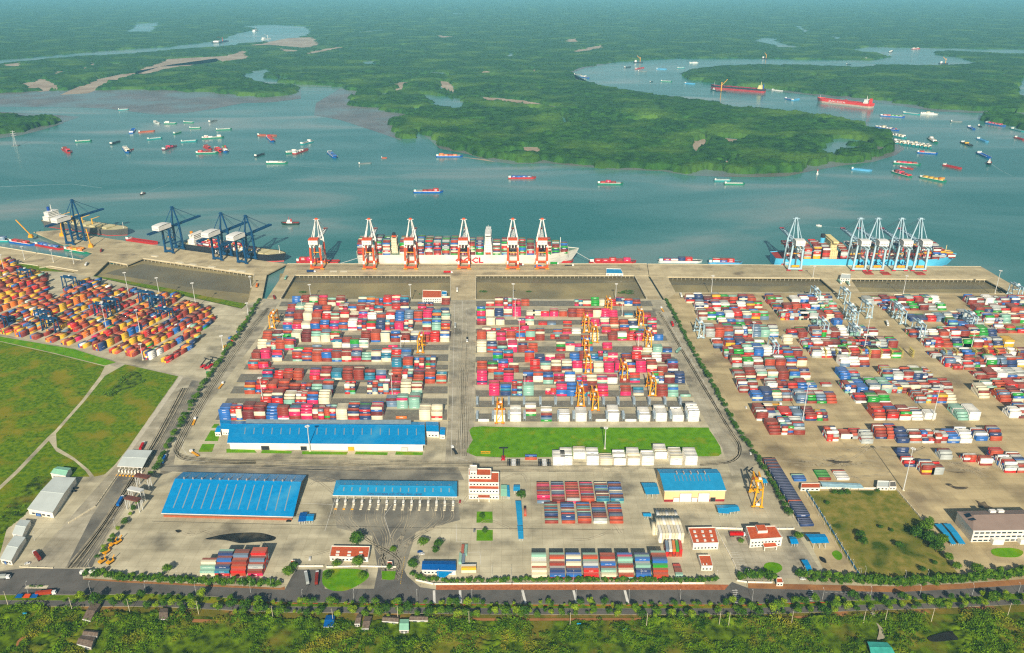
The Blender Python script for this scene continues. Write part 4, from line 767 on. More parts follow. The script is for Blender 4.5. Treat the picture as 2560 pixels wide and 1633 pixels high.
# light masts
M_MAST=mat('galvanised_steel',(206,208,204),.45,.06,.3)
def mast(px,py,h,lab,fl=True):
    p=Wp(px,py); t=thing('light_mast',lab,'light mast',(p.x,p.y,0),0,'tall yard light masts')
    MB().tube((0,0,0),(0,0,h),.55,.26,8).build('pole',M_MAST,t); MB().cb(0,0,.4,2.2,2.2,.8).build('footing',M_EDGE,t)
    r=MB().tube((0,0,h-.3),(0,0,h),1.5,1.5,12).build('head_ring',M_MAST,t)
    for k in range(8):
        a=k*math.pi/4; MB().cb(1.9*math.cos(a),1.9*math.sin(a),h+.1,.9,.9,.55).build('floodlight',M_CWH,t)
for px,py,tp,lab in [(775.3,1128,1066,'in front of the long blue warehouse'),(1512,1122,1070,'at the lawn middle'),(777,748,712,'behind the left centre yard, left one'),(1027,748,712,'behind the left centre yard by the quay office'),(1283,747,710,'behind the right centre yard, left one'),(1539,746,710,'behind the right centre yard, right one'),(1288,796,747,'among the right centre yard rear stacks'),(1298,876,800,'among the right centre yard left stacks'),(1312,986,937,'among the right centre yard front stacks'),(1595,875,837,'right side of the right centre yard'),(1555,790,748,'rear right of the right centre yard'),(1778,732,690,'on the right yard rear edge'),(1878,862,806,'in the first right block'),(2006,1052,960,'on the right yard second aisle'),(2331,1050,965,'in the far right front rows'),(2258,1226,1122,'at the corner of the vacant lot'),(2424,885,828,'in the third right block'),(2487,734,677,'by the right trestle end'),(2258,734,690,'behind the third right block'),(2158,885,745,'beside the diagonal avenue'),(2032,694,666,'on the right quay deck'),(323,742,682,'behind the left yard, left one'),(401,750,695,'behind the left yard, middle one'),(491,772,708,'behind the left yard, right one'),(350,828,775,'in the left yard centre'),(268,828,758,'in the left yard left half'),(358,900,860,'on the left yard front row'),(628,718,692,'on the left basin corner'),(622,798,758,'by the left yard corner'),(757,782,750,'in the left centre yard rear'),(1003,880,840,'in the left centre yard right half'),(658,1008,945,'in the left centre yard lower left'),(710,872,836,'in the left centre yard upper left'),(981,988,935,'in the left centre yard lower right'),(12,682,638,'on the far left pier, left one'),(62,650,617,'on the left pier by the blue barge'),(134,656,625,'on the left pier by the red barge'),(185,660,628,'on the left pier by the yellow barge'),(558,874,840,'at the left yard lower right')]:
    mast(px,py,above(px,py,tp),'tall white light mast '+lab)
# ================================================================= SHIPS AND BARGES
def hull(t,L,B,zk,zd,m,boot=None,zb=None,bow=.16,stern=.06,flare=.35,deckm=None,sheer=2.,names=('hull','boot_top','deck'),bul=1.1):
    """lofted hull, local +x bow; zk keel z, zd deck z"""
    n=25; S=[]
    for i in range(n):
        u=i/(n-1)
        if u>1-bow: v=(u-(1-bow))/bow; hd=max(.02,(1-v**2.2)); hw=max(.0,(1-v**1.25)*(1-.15*v))
        elif u<stern: v=1-u/stern; hd=1-.14*v*v; hw=1-.45*v*v
        else: hd=hw=1.
        sh=sheer*max(0,(u-(1-bow*1.3))/(bow*1.3))**1.5 if bow else 0
        S.append((-L/2+L*u,hw*B/2,hd*B/2,sh,u))
    def strip(zs,nm,mt,par):
        b=MB(); k=len(zs)
        for x,hw,hd,sh,u in S:
            for z in zs:
                f=(z-zk)/(zd-zk); f=max(0,min(1,f)); y=hw+(hd-hw)*(f**1.4)
                xx=x+(flare*(zd-zk)*(f-.6)*max(0,(u-(1-bow*.6))/(bow*.6)) if bow else 0)
                zz=z+(sh if z>=zd-.01 else sh*max(0,f-.4))
                b.v.append((xx,-y,zz))
            for z in zs:
                f=(z-zk)/(zd-zk); f=max(0,min(1,f)); y=hw+(hd-hw)*(f**1.4)
                xx=x+(flare*(zd-zk)*(f-.6)*max(0,(u-(1-bow*.6))/(bow*.6)) if bow else 0)
                zz=z+(sh if z>=zd-.01 else sh*max(0,f-.4)); b.v.append((xx,y,zz))
        W2=2*k
        for i in range(n-1):
            for j in range(k-1):
                a=i*W2+j; b.f.append((a,a+W2,a+W2+1,a+1)); a=i*W2+k+j; b.f.append((a,a+1,a+W2+1,a+W2))
        for j in range(k-1): b.f.append((j,j+1,k+j+1,k+j)); q=(n-1)*W2+j; b.f.append((q,q+k,q+k+1,q+1))
        return b.build(nm,mt,par)
    zb=zb if zb is not None else zk
    zs=[zb+(zd-zb)*k/4 for k in range(5)]; ho=strip(zs,names[0],m,t)
    if boot: strip([zk,(zk+zb)/2,zb],names[1],boot,t)
    b=MB(); pts=[]
    for x,hw,hd,sh,u in S:
        xx=x+(flare*(zd-zk)*.4*max(0,(u-(1-bow*.6))/(bow*.6)) if bow else 0); pts.append((xx,hd,zd+sh-bul))
    for (x0,h0,z0),(x1,h1,z1) in zip(pts,pts[1:]): b.quad((x0,-h0*.98,z0),(x1,-h1*.98,z1),(x1,h1*.98,z1),(x0,h0*.98,z0))
    b.build(names[2],deckm or M_DKM,t); return ho
def house(t,x,w,B,z,lv,m,win=M_GLS,name='deckhouse',lh=2.9,roof=None):
    h=MB(); lo=max(1,int(lv*.55)); h.box(x-w/2,x+w/2,-B/2,B/2,z,z+lo*lh); h.box(x-w*.36,x+w*.36,-B*.40,B*.40,z+lo*lh,z+lv*lh)
    for k in range(1,lv+1): q=1. if k<=lo else .80; h.box(x-w/2*q-.25,x+w/2*q+.25,-B/2*q-.3,B/2*q+.3,z+k*lh-.22,z+k*lh+.02)
    o=h.build(name,m,t); wn=MB()
    for k in range(lv):
        nb=max(2,int(w/3))
        for j in range(nb): wn.cb(x+(-w/2+w*(j+.5)/nb)*(1 if k<lo else .7),-B/2*(1 if k<lo else .80)-.05,z+k*lh+1.6,1.,.12,.9)
        for j in range(max(2,int(B/3.5))): wn.cb(x+w/2*(1 if k<lo else .72)+.05,(-B/2+B*(j+.5)/max(2,int(B/3.5)))*(1 if k<lo else .75),z+k*lh+1.6,.12,1.2,.9)
    wn.build('portholes',win,o); return o
def cargo(name,label,t_mat,items):
    """items: (x,y,z,len,col) in the ship's frame -> one mass of deck containers"""
    v=[];f=[];c=[];n=0
    for x,y,z,ln,col in items:
        h=ln/2-.08; w=CW/2-.04; Hh=2.52
        P=[Vector((x+a*h,y+b*w,z+e)) for a,b,e in ((-1,-1,0),(1,-1,0),(1,1,0),(-1,1,0),(-1,-1,Hh),(1,-1,Hh),(1,1,Hh),(-1,1,Hh))]
        F=[(0,1,5,4),(1,2,6,5),(2,3,7,6),(3,0,4,7),(4,5,6,7)]; lc=lin(COLS[col]); k=random.uniform(.9,1.1); C=[tuple(min(1,q*k) for q in lc)]*5
        if LOGO.get(col) and random.random()<.7:
            lw=1.6 if len(LOGO[col])<4 else 2.8; nn=8; P+=[Vector((x+a*lw,y-w-.04,z+e)) for a,e in ((-1,.8),(1,.8),(1,1.7),(-1,1.7))]; F.append((8,9,10,11)); C=C+[(.7,.72,.72) if col not in('white','grey','yellow','cream') else (.2,.25,.3)]
        v+=[tuple(t_mat@p) for p in P]; f+=[tuple(q+n for q in g) for g in F]; c+=C; n+=len(P)
    return tag(np_mesh(name,v,f,M_CMASS,kind='stuff',col=np.array(c)),label,'deck cargo')
def ship_frame(a,b,z=WZ,name='ship',label='',cat='ship',group=None,off=0.):
    """a stern pixel, b bow pixel on the water line -> empty at mid length"""
    A=Wp(*a,z); B=Wp(*b,z); d=B-A; rz=math.atan2(d.y,d.x); c=(A+B)/2
    t=thing(name,label,cat,(c.x,c.y,z),rz,group); return t,d.length,Matrix.Translation(c)@Matrix.Rotation(rz,4,'Z')
def wires(t,segs,r=.12): 
    b=MB()
    for a,c in segs: b.bar(a,c,r*2)
    return b.build('rigging',M_MAST,t)
# --- white container ship
q0=Wp(895,659); q1=Wp(1437,659); L=q1.x-q0.x+4; Bm=46.; yc=q0.y+3+Bm/2
M_SHW=mat('ship_white',(222,220,210),.45,.05,.05,rgb2=(198,196,186))
t=thing('container_ship','very large white container ship moored at the centre quay','ship',((q0.x+q1.x)/2,yc,WZ)); T=Matrix.Translation((t.location.x,t.location.y,t.location.z))
hull(t,L,Bm,-2,19.5,M_SHW,M_LRED,.8,bow=.15,flare=.75,sheer=5,deckm=mat('deck_green',(120,150,128),.7))
me=text_mesh('OOCL',13.5,mat('hull_red_letters',(206,14,40),.5,.05,.1),bold=.45); o=bpy.data.objects.new('hull_lettering',me); COL.objects.link(o); o.parent=t; o.location=(Wp(1173,659).x-t.location.x,-Bm/2-.35,9.5); o.rotation_euler=(math.pi/2,0,0); o.scale=(1.25,1,1)
lx=lambda px:Wp(px,640).x-t.location.x
f=house(t,lx(992),12,22,18.5,9,mat('funnel_cream',(236,224,190),.5)); MB().tube((lx(992),-3,44),(lx(992),-3,53),3.2,2.8,10).build('funnel',M_DKM,f); MB().cb(lx(992),-3,47.5,7,7,2.4).build('funnel_band',M_OR,f)
f=house(t,lx(1222),13,40,18.5,12,M_CWH); MB().cb(lx(1222),0,55,9,46,2.6).build('bridge_wing',M_CWH,f); MB().tube((lx(1222),0,56),(lx(1222),0,66),.7,.3,6).build('radar_mast',M_MAST,f)
MB().tube((L/2-26,0,20),(L/2-26,0,44),.9,.5,8).build('foremast',M_CWH,t)
lb=MB().cb(lx(1222),-Bm/2-.2,22.5,9,2.4,2.2).build('lifeboat',M_OR,t)
it=[]; P_SHIP={'rust':16,'red':12,'maroon':10,'blue':12,'navy':10,'green':12,'cream':10,'white':6,'grey':8,'orange':10,'steel':6,'teal':6}
for k in range(25):
    px=906+k*20.55
    if 974<px<1006 or 1204<px<1226: continue
    x=lx(px+8); tiers=random.choice([7,8,8,9]) if px<1160 else random.choice([6,7,8]); 
    if px>1300: tiers=random.choice([5,6,7])
    if px>1385: tiers=5
    nr=17 if px<1370 else 11
    for r in range(nr):
        y=-Bm/2+2.2+r*2.52 if nr==17 else -13+r*2.52; h=tiers+(1 if 2<r<nr-3 else 0)-(random.random()<.15)
        for z in range(int(h)):
            if not(r==0 or z>=h-1 or random.random()<.0): continue
            it.append((x,y,19.3+z*2.62,CL,pick(P_SHIP) if random.random()<.75 else random.choice(['green','maroon','navy'])))
cargo('deck_containers','coloured containers stacked on the deck of the white ship',T,it)
lsh=MB()
for k in range(26):
    px=906+k*20.55; lsh.box(lx(px)-2.0,lx(px)-1.2,-Bm/2+.6,Bm/2-.6,18.6,26)
lsh.build('lashing_bridge',mat('lashing_cream',(206,200,176),.6),t)
wires(t,[((L/2+2,0,17),(L/2+34,-Bm/2-4,5.6)),((-L/2+2,-16,12),(-L/2-30,-Bm/2-6,5.6))],.25)
# --- light blue container ship
q0=Wp(1940,664.5); q1=Wp(2395,667.5); rz=math.atan2(q1.y-q0.y,q1.x-q0.x); L=(q1-q0).length; Bm=42.; c=(q0+q1)/2+Vector((-math.sin(rz),math.cos(rz),0))*(3+Bm/2)
t=thing('container_ship','light blue container ship with red deck moored at the right quay','ship',(c.x,c.y,WZ),rz); T=Matrix.Translation((c.x,c.y,WZ))@Matrix.Rotation(rz,4,'Z')
M_SHB=mat('ship_light_blue',(84,186,226),.45,.05,.05); M_BRN=mat('deck_red_brown',(168,52,38),.7,.1,.1)
hull(t,L,Bm,-3,16.5,M_SHB,M_LRED,.5,bow=.16,flare=.8,sheer=4,deckm=M_BRN)
lx=lambda px:(Wp(px,650).x-c.x)
o=bpy.data.objects.new('hull_lettering',text_mesh('MAERSK LINE',11,mat('hull_navy_letters',(20,60,110),.5),bold=.2)); COL.objects.link(o); o.parent=t; o.location=(lx(2186),-Bm/2-.35,9.); o.rotation_euler=(math.pi/2,0,0); o.scale=(1.3,1,1)
f=house(t,lx(2066),14,34,15.5,10,mat('ship_house_cream',(222,206,152),.55,.06,.2)); MB().cb(lx(2066),0,46,9,44,2.6).build('bridge_wing',M_CRM,f); fn=MB().tube((lx(2066)-13,8,15),(lx(2066)-13,8,46),4.2,3.8,10).build('funnel',M_SHB,t); MB().tube((lx(2066)-13,8,46.05),(lx(2066)-13,8,52),3.9,3.6,10).build('funnel_top',M_DKM,fn)
MB().tube((L/2-14,0,17),(L/2-14,0,36),.8,.4,8).build('foremast',M_CRM,t)
it=[]; P_MK={'rust':22,'red':14,'maroon':12,'orange':10,'grey':14,'white':10,'cream':4,'yellow':4,'navy':4,'blue':3}
for k in range(19):
    px=1950+k*22.2
    if 2046<px<2080: continue
    h0=random.choice([6,7,8]) if px<2320 else random.choice([2,3,4]); nr=15 if px<2310 else 9
    for r in range(nr):
        h=h0+(1 if r>3 else 0)-(random.random()<.2)
        for z in range(int(h)):
            if r==0 or z>=h-1: it.append((lx(px+9),-Bm/2+3+r*2.55 if nr==15 else -10+r*2.5,16.2+z*2.62,CL,pick(P_MK)))
cargo('deck_containers','mostly red containers stacked on the light blue ship',T,it)
# --- ships at the left pier
def bowmast(t,x,z,h,m=M_CWH): return MB().tube((x,0,z),(x,0,z+h),.5,.25,6).build('foremast',m,t)
M_BLK=mat('ship_black',(40,44,52),.5,.1,.05); M_HATCH=mat('hatch_cream',(206,196,150),.7,.08,.08)
nrm=Vector((-math.sin(QA),math.cos(QA),0))
def moored(label,a,b,B,name='container_ship'):
    A=Wp(*a); Bq=Wp(*b); d=Bq-A; rz=math.atan2(d.y,d.x); c=(A+Bq)/2+Vector((-math.sin(rz),math.cos(rz),0))*(B/2+2.5)
    t=thing(name,label,'ship',(c.x,c.y,WZ),rz); return t,d.length,Matrix.Translation((c.x,c.y,WZ))@Matrix.Rotation(rz,4,'Z')
t,L,T=moored('black hulled container ship with white house at the left pier',(452,622),(697,656),32)
hull(t,L,32,-3,14,M_BLK,mat('boot_pink',(222,92,84),.6),2.2,bow=.17,flare=.5,sheer=3,deckm=M_HATCH)
f=house(t,-L/2+22,14,28,13.5,6,M_CWH); MB().tube((-L/2+13,0,13),(-L/2+13,0,34),3,2.6,8).build('funnel',mat('funnel_yellow',(226,150,30),.5),t); MB().cb(-L/2+22,0,31.5,6,30,1.5).build('bridge_wing',M_CWH,f)
o=bpy.data.objects.new('hull_lettering',text_mesh('MSC',10,M_LOGO)); COL.objects.link(o); o.parent=t; o.location=(-L*.1,-16.3,7.5); o.rotation_euler=(math.pi/2,0,0)
bowmast(t,L/2-10,15,14); it=[]
for k in range(9):
    for r in range(11):
        h=random.choice([1,2,3]) if k<6 else random.choice([0,1])
        for z in range(h): it.append((-L/2+40+k*14,-13+r*2.5,13.6+z*2.62,CL,pick({'red':6,'rust':4,'white':4,'cream':4,'yellow':2,'maroon':2,'navy':2})))
for k in range(3): MB().cb(L*.22+k*16,0,13.9,12,22,1.6).build('hatch_cover',M_HATCH,t)
cargo('deck_containers','few red and white containers on the black hulled ship',T,it)
t,L,T=moored('bulk carrier with cream deck and white house behind the left pier',(98,560),(300,589),34,'bulk_carrier')
hull(t,L,34,-3,11.5,mat('ship_grey',(96,94,88),.5,.1,.05),M_LRED,1.,bow=.16,flare=.4,sheer=3,deckm=M_HATCH)
f=house(t,-L/2+16,16,30,11,6,M_CWH); MB().tube((-L/2+10,0,11),(-L/2+10,0,36),3,2.6,8).build('funnel',mat('funnel_blue',(20,70,160),.5),t); MB().tube((-L/2+18,0,28),(-L/2+18,0,42),.8,.4,6).build('radar_mast',M_CWH,f)
for k in range(5):
    x=-L/2+48+k*(L-80)/5; MB().cb(x+8,0,12.3,(L-80)/5-9,22,2.2).build('hatch_cover',M_HATCH,t)
    if k<4:
        cr=MB().tube((x-4,0,11),(x-4,0,24),1.5,1.2,8).build('deck_crane',mat('deck_crane_yellow',(222,170,40),.5),t); MB().bar((x-4,0,23),(x+16,3,30),.9).build('crane_jib',MATS['deck_crane_yellow'],cr)
bowmast(t,L/2-9,13,12)
# --- tug
def tug(label,a,b,hullm,housem,topm):
    t,L,T=ship_frame(a,b,WZ,'tugboat',label,'tugboat'); B=L*.34
    hull(t,L,B,-1,L*.09+1,hullm,None,None,bow=.35,flare=.2,sheer=L*.05,bul=.6,deckm=M_BRN)
    f=MB().box(-L*.12,L*.2,-B*.3,B*.3,L*.06,L*.06+L*.12).build('deckhouse',housem,t); MB().box(-L*.02,L*.14,-B*.22,B*.22,L*.18,L*.28).build('wheelhouse',housem,f); MB().cb(L*.145,0,L*.235,.12,B*.36,L*.03).build('wheelhouse_window',M_GLS,f)
    MB().tube((-L*.06,0,L*.18),(-L*.06,0,L*.34),L*.045,L*.035,8).build('funnel',topm,t); MB().bar((L*.06,0,L*.28),(L*.06,0,L*.46),L*.015).build('mast',topm,t); return t
tug('white and red tugboat steaming alone off the left quay',(748,561),(704,562),mat('tug_green',(24,60,50),.5),M_CWH,M_LRED)
tug('small dark tug at the foot of the blue barge, far right',(2473,407),(2471,413),M_DKM,M_CWH,M_CWH)
tug('small white tug beside the black and red bulk carrier',(1778,225),(1790,227),M_DKM,M_CWH,M_CWH)
# --- barges
HC={'green':(20,130,96),'teal':(40,150,150),'blue':(10,92,180),'sky':(90,170,214),'red':(186,40,34),'rust':(178,92,60),'dark':(46,56,60),'white':(214,220,214),'purple':(110,50,70),'grey':(120,130,128)}
CG={'mix':{'red':5,'rust':4,'white':3,'blue':2,'cream':2,'navy':1},'red':{'red':5,'rust':4,'magenta':2},'white':{'white':5,'cream':3,'grey':2},'orange':{'orange':5,'amber':3,'cream':2},'blue':{'blue':5,'steel':3,'navy':2},'yellow':{'yellow':6,'amber':2},'green':{'green':3,'red':3,'white':2}}
def barge(a,b,hc,load,lab,fill=.9,hs=True,B=None):
    t,L,T=ship_frame(a,b,WZ,'barge',lab,'barge','river barges'); L=max(L,14); B=B or min(15.,max(5.,L*.21)); m=mat('barge_'+hc,HC[hc],.5,.1,.1)
    fb=3.2 if L>35 else 1.9
    hull(t,L,B,-.8,fb,m,None,None,bow=.12,flare=.3,sheer=fb*.5,stern=.05,bul=.4 if load else fb*.85,deckm=mat('barge_hold',(96,92,84),.8) if load!='empty' else m)
    MB().box(-L*.40,L*.40,-B*.47,-B*.42,fb,fb+.7).build('coaming',M_CWH if hc in('green','teal','white','blue') else m,t); MB().box(-L*.40,L*.40,B*.42,B*.47,fb,fb+.7).build('coaming',M_CWH if hc in('green','teal','white','blue') else m,t)
    if hs:
        h=MB().box(-L*.48,-L*.40,-B*.36,B*.36,fb-.2,fb+4.4).build('deckhouse',M_CWH,t); MB().box(-L*.482,-L*.398,-B*.38,B*.38,fb+4.4,fb+4.7).build('house_roof',mat('roof_teal',(60,150,150),.6),h); MB().cb(-L*.399,0,fb+3.2,.1,B*.55,.9).build('house_window',M_GLS,h)
    if load and load in CG:
        it=[]; n=max(1,int(L*.78/12.5)); rows=max(1,int(B*.82/2.5))
        for i in range(n):
            if random.random()>fill: continue
            hh=random.choice([2,2,3]) if L>40 else 1
            mono=pick(CG[load])
            for r in range(rows):
                for z in range(hh):
                    if z==hh-1 or r==0: it.append((-L*.38+6.2+i*12.5,(r-(rows-1)/2)*2.5,fb*.5+z*2.6,CL,mono if random.random()<.6 else pick(CG[load])))
        if it: cargo('barge_cargo','containers aboard the '+lab,T,it)
BARGES=[((1034,481),(1108,481),'blue','red','long blue barge with red boxes in mid river'),((1270,446),(1340,446),'red','blue','red barge carrying blue boxes in mid river'),((1493,460),(1558,461),'green','red','green barge lightly laden right of mid river'),((1785,453),(1828,453),'teal',None,'short teal barge, rear of the steaming pair'),((1810,461),(1862,462),'green',None,'green barge, front of the steaming pair'),((1090,392),(1157,392),'blue','orange','blue barge with orange and cream boxes by the mangrove'),((666,409),(720,409),'green','white','green barge with white boxes left of mid river'),((896,411),(929,409),'grey','empty','small olive barge near the muddy bank'),((954,396),(968,396),'rust',None,'tiny tan boat off the mud bank'),
((188,356),(230,353),'green','empty','empty green barge at the river left'),((277,362),(300,355),'dark','empty','small dark barge left of the anchored group'),((160,373),(176,384),'red','red','short red barge seen end on at far left'),((312,370),(322,383),'blue','white','blue barge seen end on with white boxes'),((322,378),(334,374),'red','red','red barge tied to the end on blue one'),((346,332),(388,329),'rust','empty','long rust coloured barge in the anchored group'),((328,334),(334,324),'blue','empty','little blue boat beside the rust barge'),((368,350),(406,346),'teal','empty','thin teal barge below the rust one'),((411,310),(442,310),'green','white','green barge with white cargo, rear left of the group'),((460,307),(485,308),'green','empty','pale green barge, rearmost of the group'),((474,322),(503,321),'green','empty','deep green barge in the group middle'),((523,307),(542,302),'grey','empty','small grey barge, rear right of the group'),((435,336),(453,331),'green','empty','tiny green barge in the group centre'),((540,326),(580,324),'green','rust' if False else 'empty','olive barge with brown hold right of group'),((504,347),(560,344),'green','mix','big green barge with red white blue boxes'),((452,356),(494,353),'teal','empty','slim teal barge right of the purple one'),((408,376),(441,366),'purple','red','purple barge slanting up to the right'),((490,384),(546,383),'green','mix','front green barge of the rafted cluster'),((512,368),(528,376),'red','red','small red barge at the back of the cluster'),((540,372),(552,382),'red','red','red barge seen end on in the cluster'),((560,370),(566,382),'blue','green','blue barge at the right of the cluster'),((645,339),(692,341),'rust','empty','rust cargo barge with white house'),((670,342),(684,356),'blue','red','blue barge alongside the rust cargo barge'),((638,393),(661,386),'dark','empty','black barge slanting below the rust one'),((714,384),(756,380),'green','white','green half of the slanting pair'),((735,386),(769,374),'red','white','red half of the slanting pair'),((753,362),(784,354),'teal','white','teal twin barges right of the slanting pair'),((823,382),(840,396),'blue','blue','deep blue barge seen nearly end on'),((387,306),(398,311),'white',None,'tiny white launch above the group'),((296,276),(322,275),'teal','empty','pale teal barge by the mud flat'),
((2128,424),(2180,429),'sky',None,'pale blue covered barge by the mangrove point'),((2232,408),(2302,413),'green','red','large green barge heaped with pink and red boxes'),((2250,419),(2283,424),'red','white','small red and white boat beside the pink cargo'),((2232,431),(2280,445),'green','red','green barge with crimson boxes, lower left of trio'),((2300,444),(2366,456),'green','yellow','green barge with yellow boxes in front'),((2358,414),(2404,424),'red','empty','empty crimson barge right of the pink cargo'),((2292,382),(2344,386),'blue','red','blue barge with rows of red boxes'),((2323,347),(2341,359),'green','white','short green and white barge angled down'),((2404,357),(2430,367),'dark','yellow','dark barge with yellow load under way'),((2445,383),(2475,397),'blue','empty','blue barge ahead of the dark tug'),((2443,348),(2470,357),'sky','empty','slim sky blue barge under way far right'),((2200,290),(2262,294),'blue','green','rafted barges with red and green boxes, upper'),((2190,318),(2248,328),'blue','mix','rafted barges with mixed boxes, lower'),((2258,283),(2300,288),'teal','empty','left of two pale rafts below the island'),((2300,285),(2345,287),'white','white','right of two pale rafts below the island'),((2215,336),(2266,347),'teal','white','white topped raft at the mangrove tip'),((2376,305),(2406,306),'grey','empty','grey barge alone in the right channel'),((2421,318),(2436,325),'blue','empty','small blue boat in the right channel'),((2446,315),(2454,319),'dark','empty','tiny dark boat in the right channel'),((2465,308),(2514,317),'blue','red','blue barge along the right islet shore'),((2528,323),(2560,331),'teal','empty','teal barge at the right frame edge'),((2537,345),(2562,352),'red','empty','red crane barge at the right frame edge'),
((1930,226),(1957,229),'white',None,'thin white barge between the two big ships'),((1963,247),(1980,251),'blue','empty','left boat of the blue fishing raft'),((1980,252),(1998,249),'sky','empty','right boat of the blue fishing raft'),((1712,209),(1738,211),'sky','empty','sky blue barge left of the red bulk carrier'),((1451,192),(1473,196),'blue','white','blue boat by the channel bend bank'),((1435,187),(1455,187),'grey',None,'grey boat nearest the channel bend'),((1561,170),(1577,168),'dark','empty','dark boat left of the pink one'),((1589,173),(1610,170),'red','empty','pink red barge in the bend'),((1595,179),(1618,180),'grey','empty','grey barge below the pink red one'),((1641,173),(1667,174),'sky','empty','pale barge right of the pink red one'),((1652,204),(1680,205),'green','empty','green barge in the bend middle'),((1723,158),(1746,158),'white','white','white boxed barge along the far bank'),((1693,171),(1712,170),'teal','empty','teal barge by the island tip'),((2161,149),(2176,148),'white','white','white barge by the far point'),((2280,123),(2300,122),'red','white','distant ship in the far reach'),((2224,132),(2231,128),'dark','white','distant dark boat in the far reach'),((1625,206),(1632,205),'dark','empty','tiny dark boat in the bend middle'),((2116,161),(2128,162),'dark','empty','tiny boat off the far side of the big island')]
for a,b,hc,ld,lab in BARGES: barge(a,b,hc,ld,lab)
for i in range(9):
    x=2236+i*10.2; y=353+i*1.4; barge((x,y),(x+7,y+8),'teal','white','slanted white barge, %s from left in the moored line'%ordn(i))
# moored barges at the quays
def mbarge(a,b,hc,ld,lab,B=12.): barge(a,b,hc,ld,lab,B=B)
mbarge((742,655),(812,655.5),'red','red','red barge moored behind the lone orange crane'); mbarge((812,656),(850,655),'red',None,'small red boat at the left quay corner')
mbarge((1372,655.5),(1433,655),'red','green','red barge with green box under the white bow'); mbarge((1472,656.5),(1590,657),'red','red','long low red barge right of the white ship'); mbarge((1645,655),(1755,656),'white','mix','moored barge with red and cream boxes, right quay'); mbarge((1770,658),(1855,660),'sky','mix','moored barge with white and red boxes, right quay')
mbarge((-20,602),(30,604),'teal','blue','teal barge at the left frame edge'); mbarge((28,605),(88,614),'blue','red','blue barge with white lettering in the left inlet'); mbarge((92,612),(160,625),'red','blue','red and white barge in the left inlet'); mbarge((165,624),(224,634),'green','yellow','green barge with yellow boxes in the left inlet'); mbarge((318,600),(395,611),'red','empty','empty crimson barge behind the left quay')
# --- red bulk carrier and red tanker in the right channel
t,L,T=ship_frame((1912,232),(1777,221),WZ,'bulk_carrier','black and red bulk carrier with cream house in the channel','ship'); M_DRED=mat('hull_dull_red',(176,50,48),.5,.1,.05)
hull(t,L,32,-3,15,M_BLK,M_DRED,8,bow=.12,flare=.25,sheer=3,deckm=M_DRED); f=house(t,-L/2+20,18,28,14.5,5,M_CRM); MB().tube((-L/2+9,0,14),(-L/2+9,0,34),3,2.5,8).build('funnel',mat('funnel_blue',(20,70,160),.5),t); MB().tube((-L/2+20,0,28),(-L/2+20,0,44),1.2,.5,6).build('radar_mast',M_CRM,f); bowmast(t,L/2-16,16,14)
for k in range(5): MB().cb(-L/2+50+k*28,0,15.6,20,20,1.8).build('hatch_cover',M_DRED,t)
t,L,T=ship_frame((1790,229),(1815,230),WZ,'crane_barge','yellow crane barge alongside the black and red carrier','crane barge'); hull(t,L,14,-.5,2,M_DKM,None,None,bow=.1); MB().tube((0,0,2),(0,0,40),2.4,2.,8).build('crane_tower',M_CYE,t); MB().bar((0,0,26),(22,4,52),1.6).build('crane_jib',M_CYE,t)
t,L,T=ship_frame((2181,270),(2043,254),WZ,'tanker','bright red tanker with white house in the right channel','ship'); M_TRED=mat('tanker_red',(226,50,36),.5,.08,.05)
hull(t,L,34,-3,15,M_TRED,mat('boot_buff',(196,172,156),.6),6.,bow=.13,flare=.25,sheer=3,deckm=M_TRED); f=house(t,-L/2+26,14,28,14.5,5,M_CWH); MB().box(-L/2+6,-L/2+14,-5,5,14,33).build('funnel',M_TRED,t); MB().tube((-L/2+26,0,28),(-L/2+26,0,42),1,.5,6).build('radar_mast',M_CWH,f)
o=bpy.data.objects.new('hull_lettering',text_mesh('ZALEXX',8,M_LOGO)); COL.objects.link(o); o.parent=t; o.location=(L*.1,17.4,10); o.rotation_euler=(math.pi/2,0,math.pi); o.scale=(2.4,1,1)
pp=MB()
for y in (-3,0,3): pp.tube((-L/2+40,y,16.2),(L/2-24,y,16.2),.6,k=6)
pp.build('deck_pipes',M_LRED,t); MB().cb(0,0,17,8,26,3).build('manifold',M_LRED,t); bowmast(t,L/2-10,16,12)
for a,b,lab in [((1584,157),(1607,157),'yellow crane barge moored at the far bank of the bend'),((1905,147),(1919,148),'dark crane barge with yellow jib off the far point'),((2347,160),(2370,160),'crane barge with twin yellow jibs behind the big island'),((537,108),(565,103),'orange work vessel in the far left river'),((655,99),(676,97),'white and red vessel in the far left river'),((634,79),(643,77),'white vessel, farthest in the left river')]:
    t,L,T=ship_frame(a,b,WZ,'crane_barge',lab,'crane barge'); hull(t,L,L*.3,-.5,4,M_CWH if 'white' in lab else M_DKM,None,None,bow=.1); k=min(1.,L/40)
    c_=M_CYE if 'yellow' in lab else M_OR if 'orange' in lab else M_CWH
    MB().box(-L*.4,-L*.2,-L*.1,L*.1,4,4+10*k).build('deckhouse',M_CWH,t); MB().tube((L*.2,0,4),(L*.2,0,4+26*k),2*k,1.5*k,6).build('crane_tower',c_,t); MB().bar((L*.2,0,4+18*k),(-L*.15,2,4+34*k),1.8*k).build('crane_jib',c_,t)
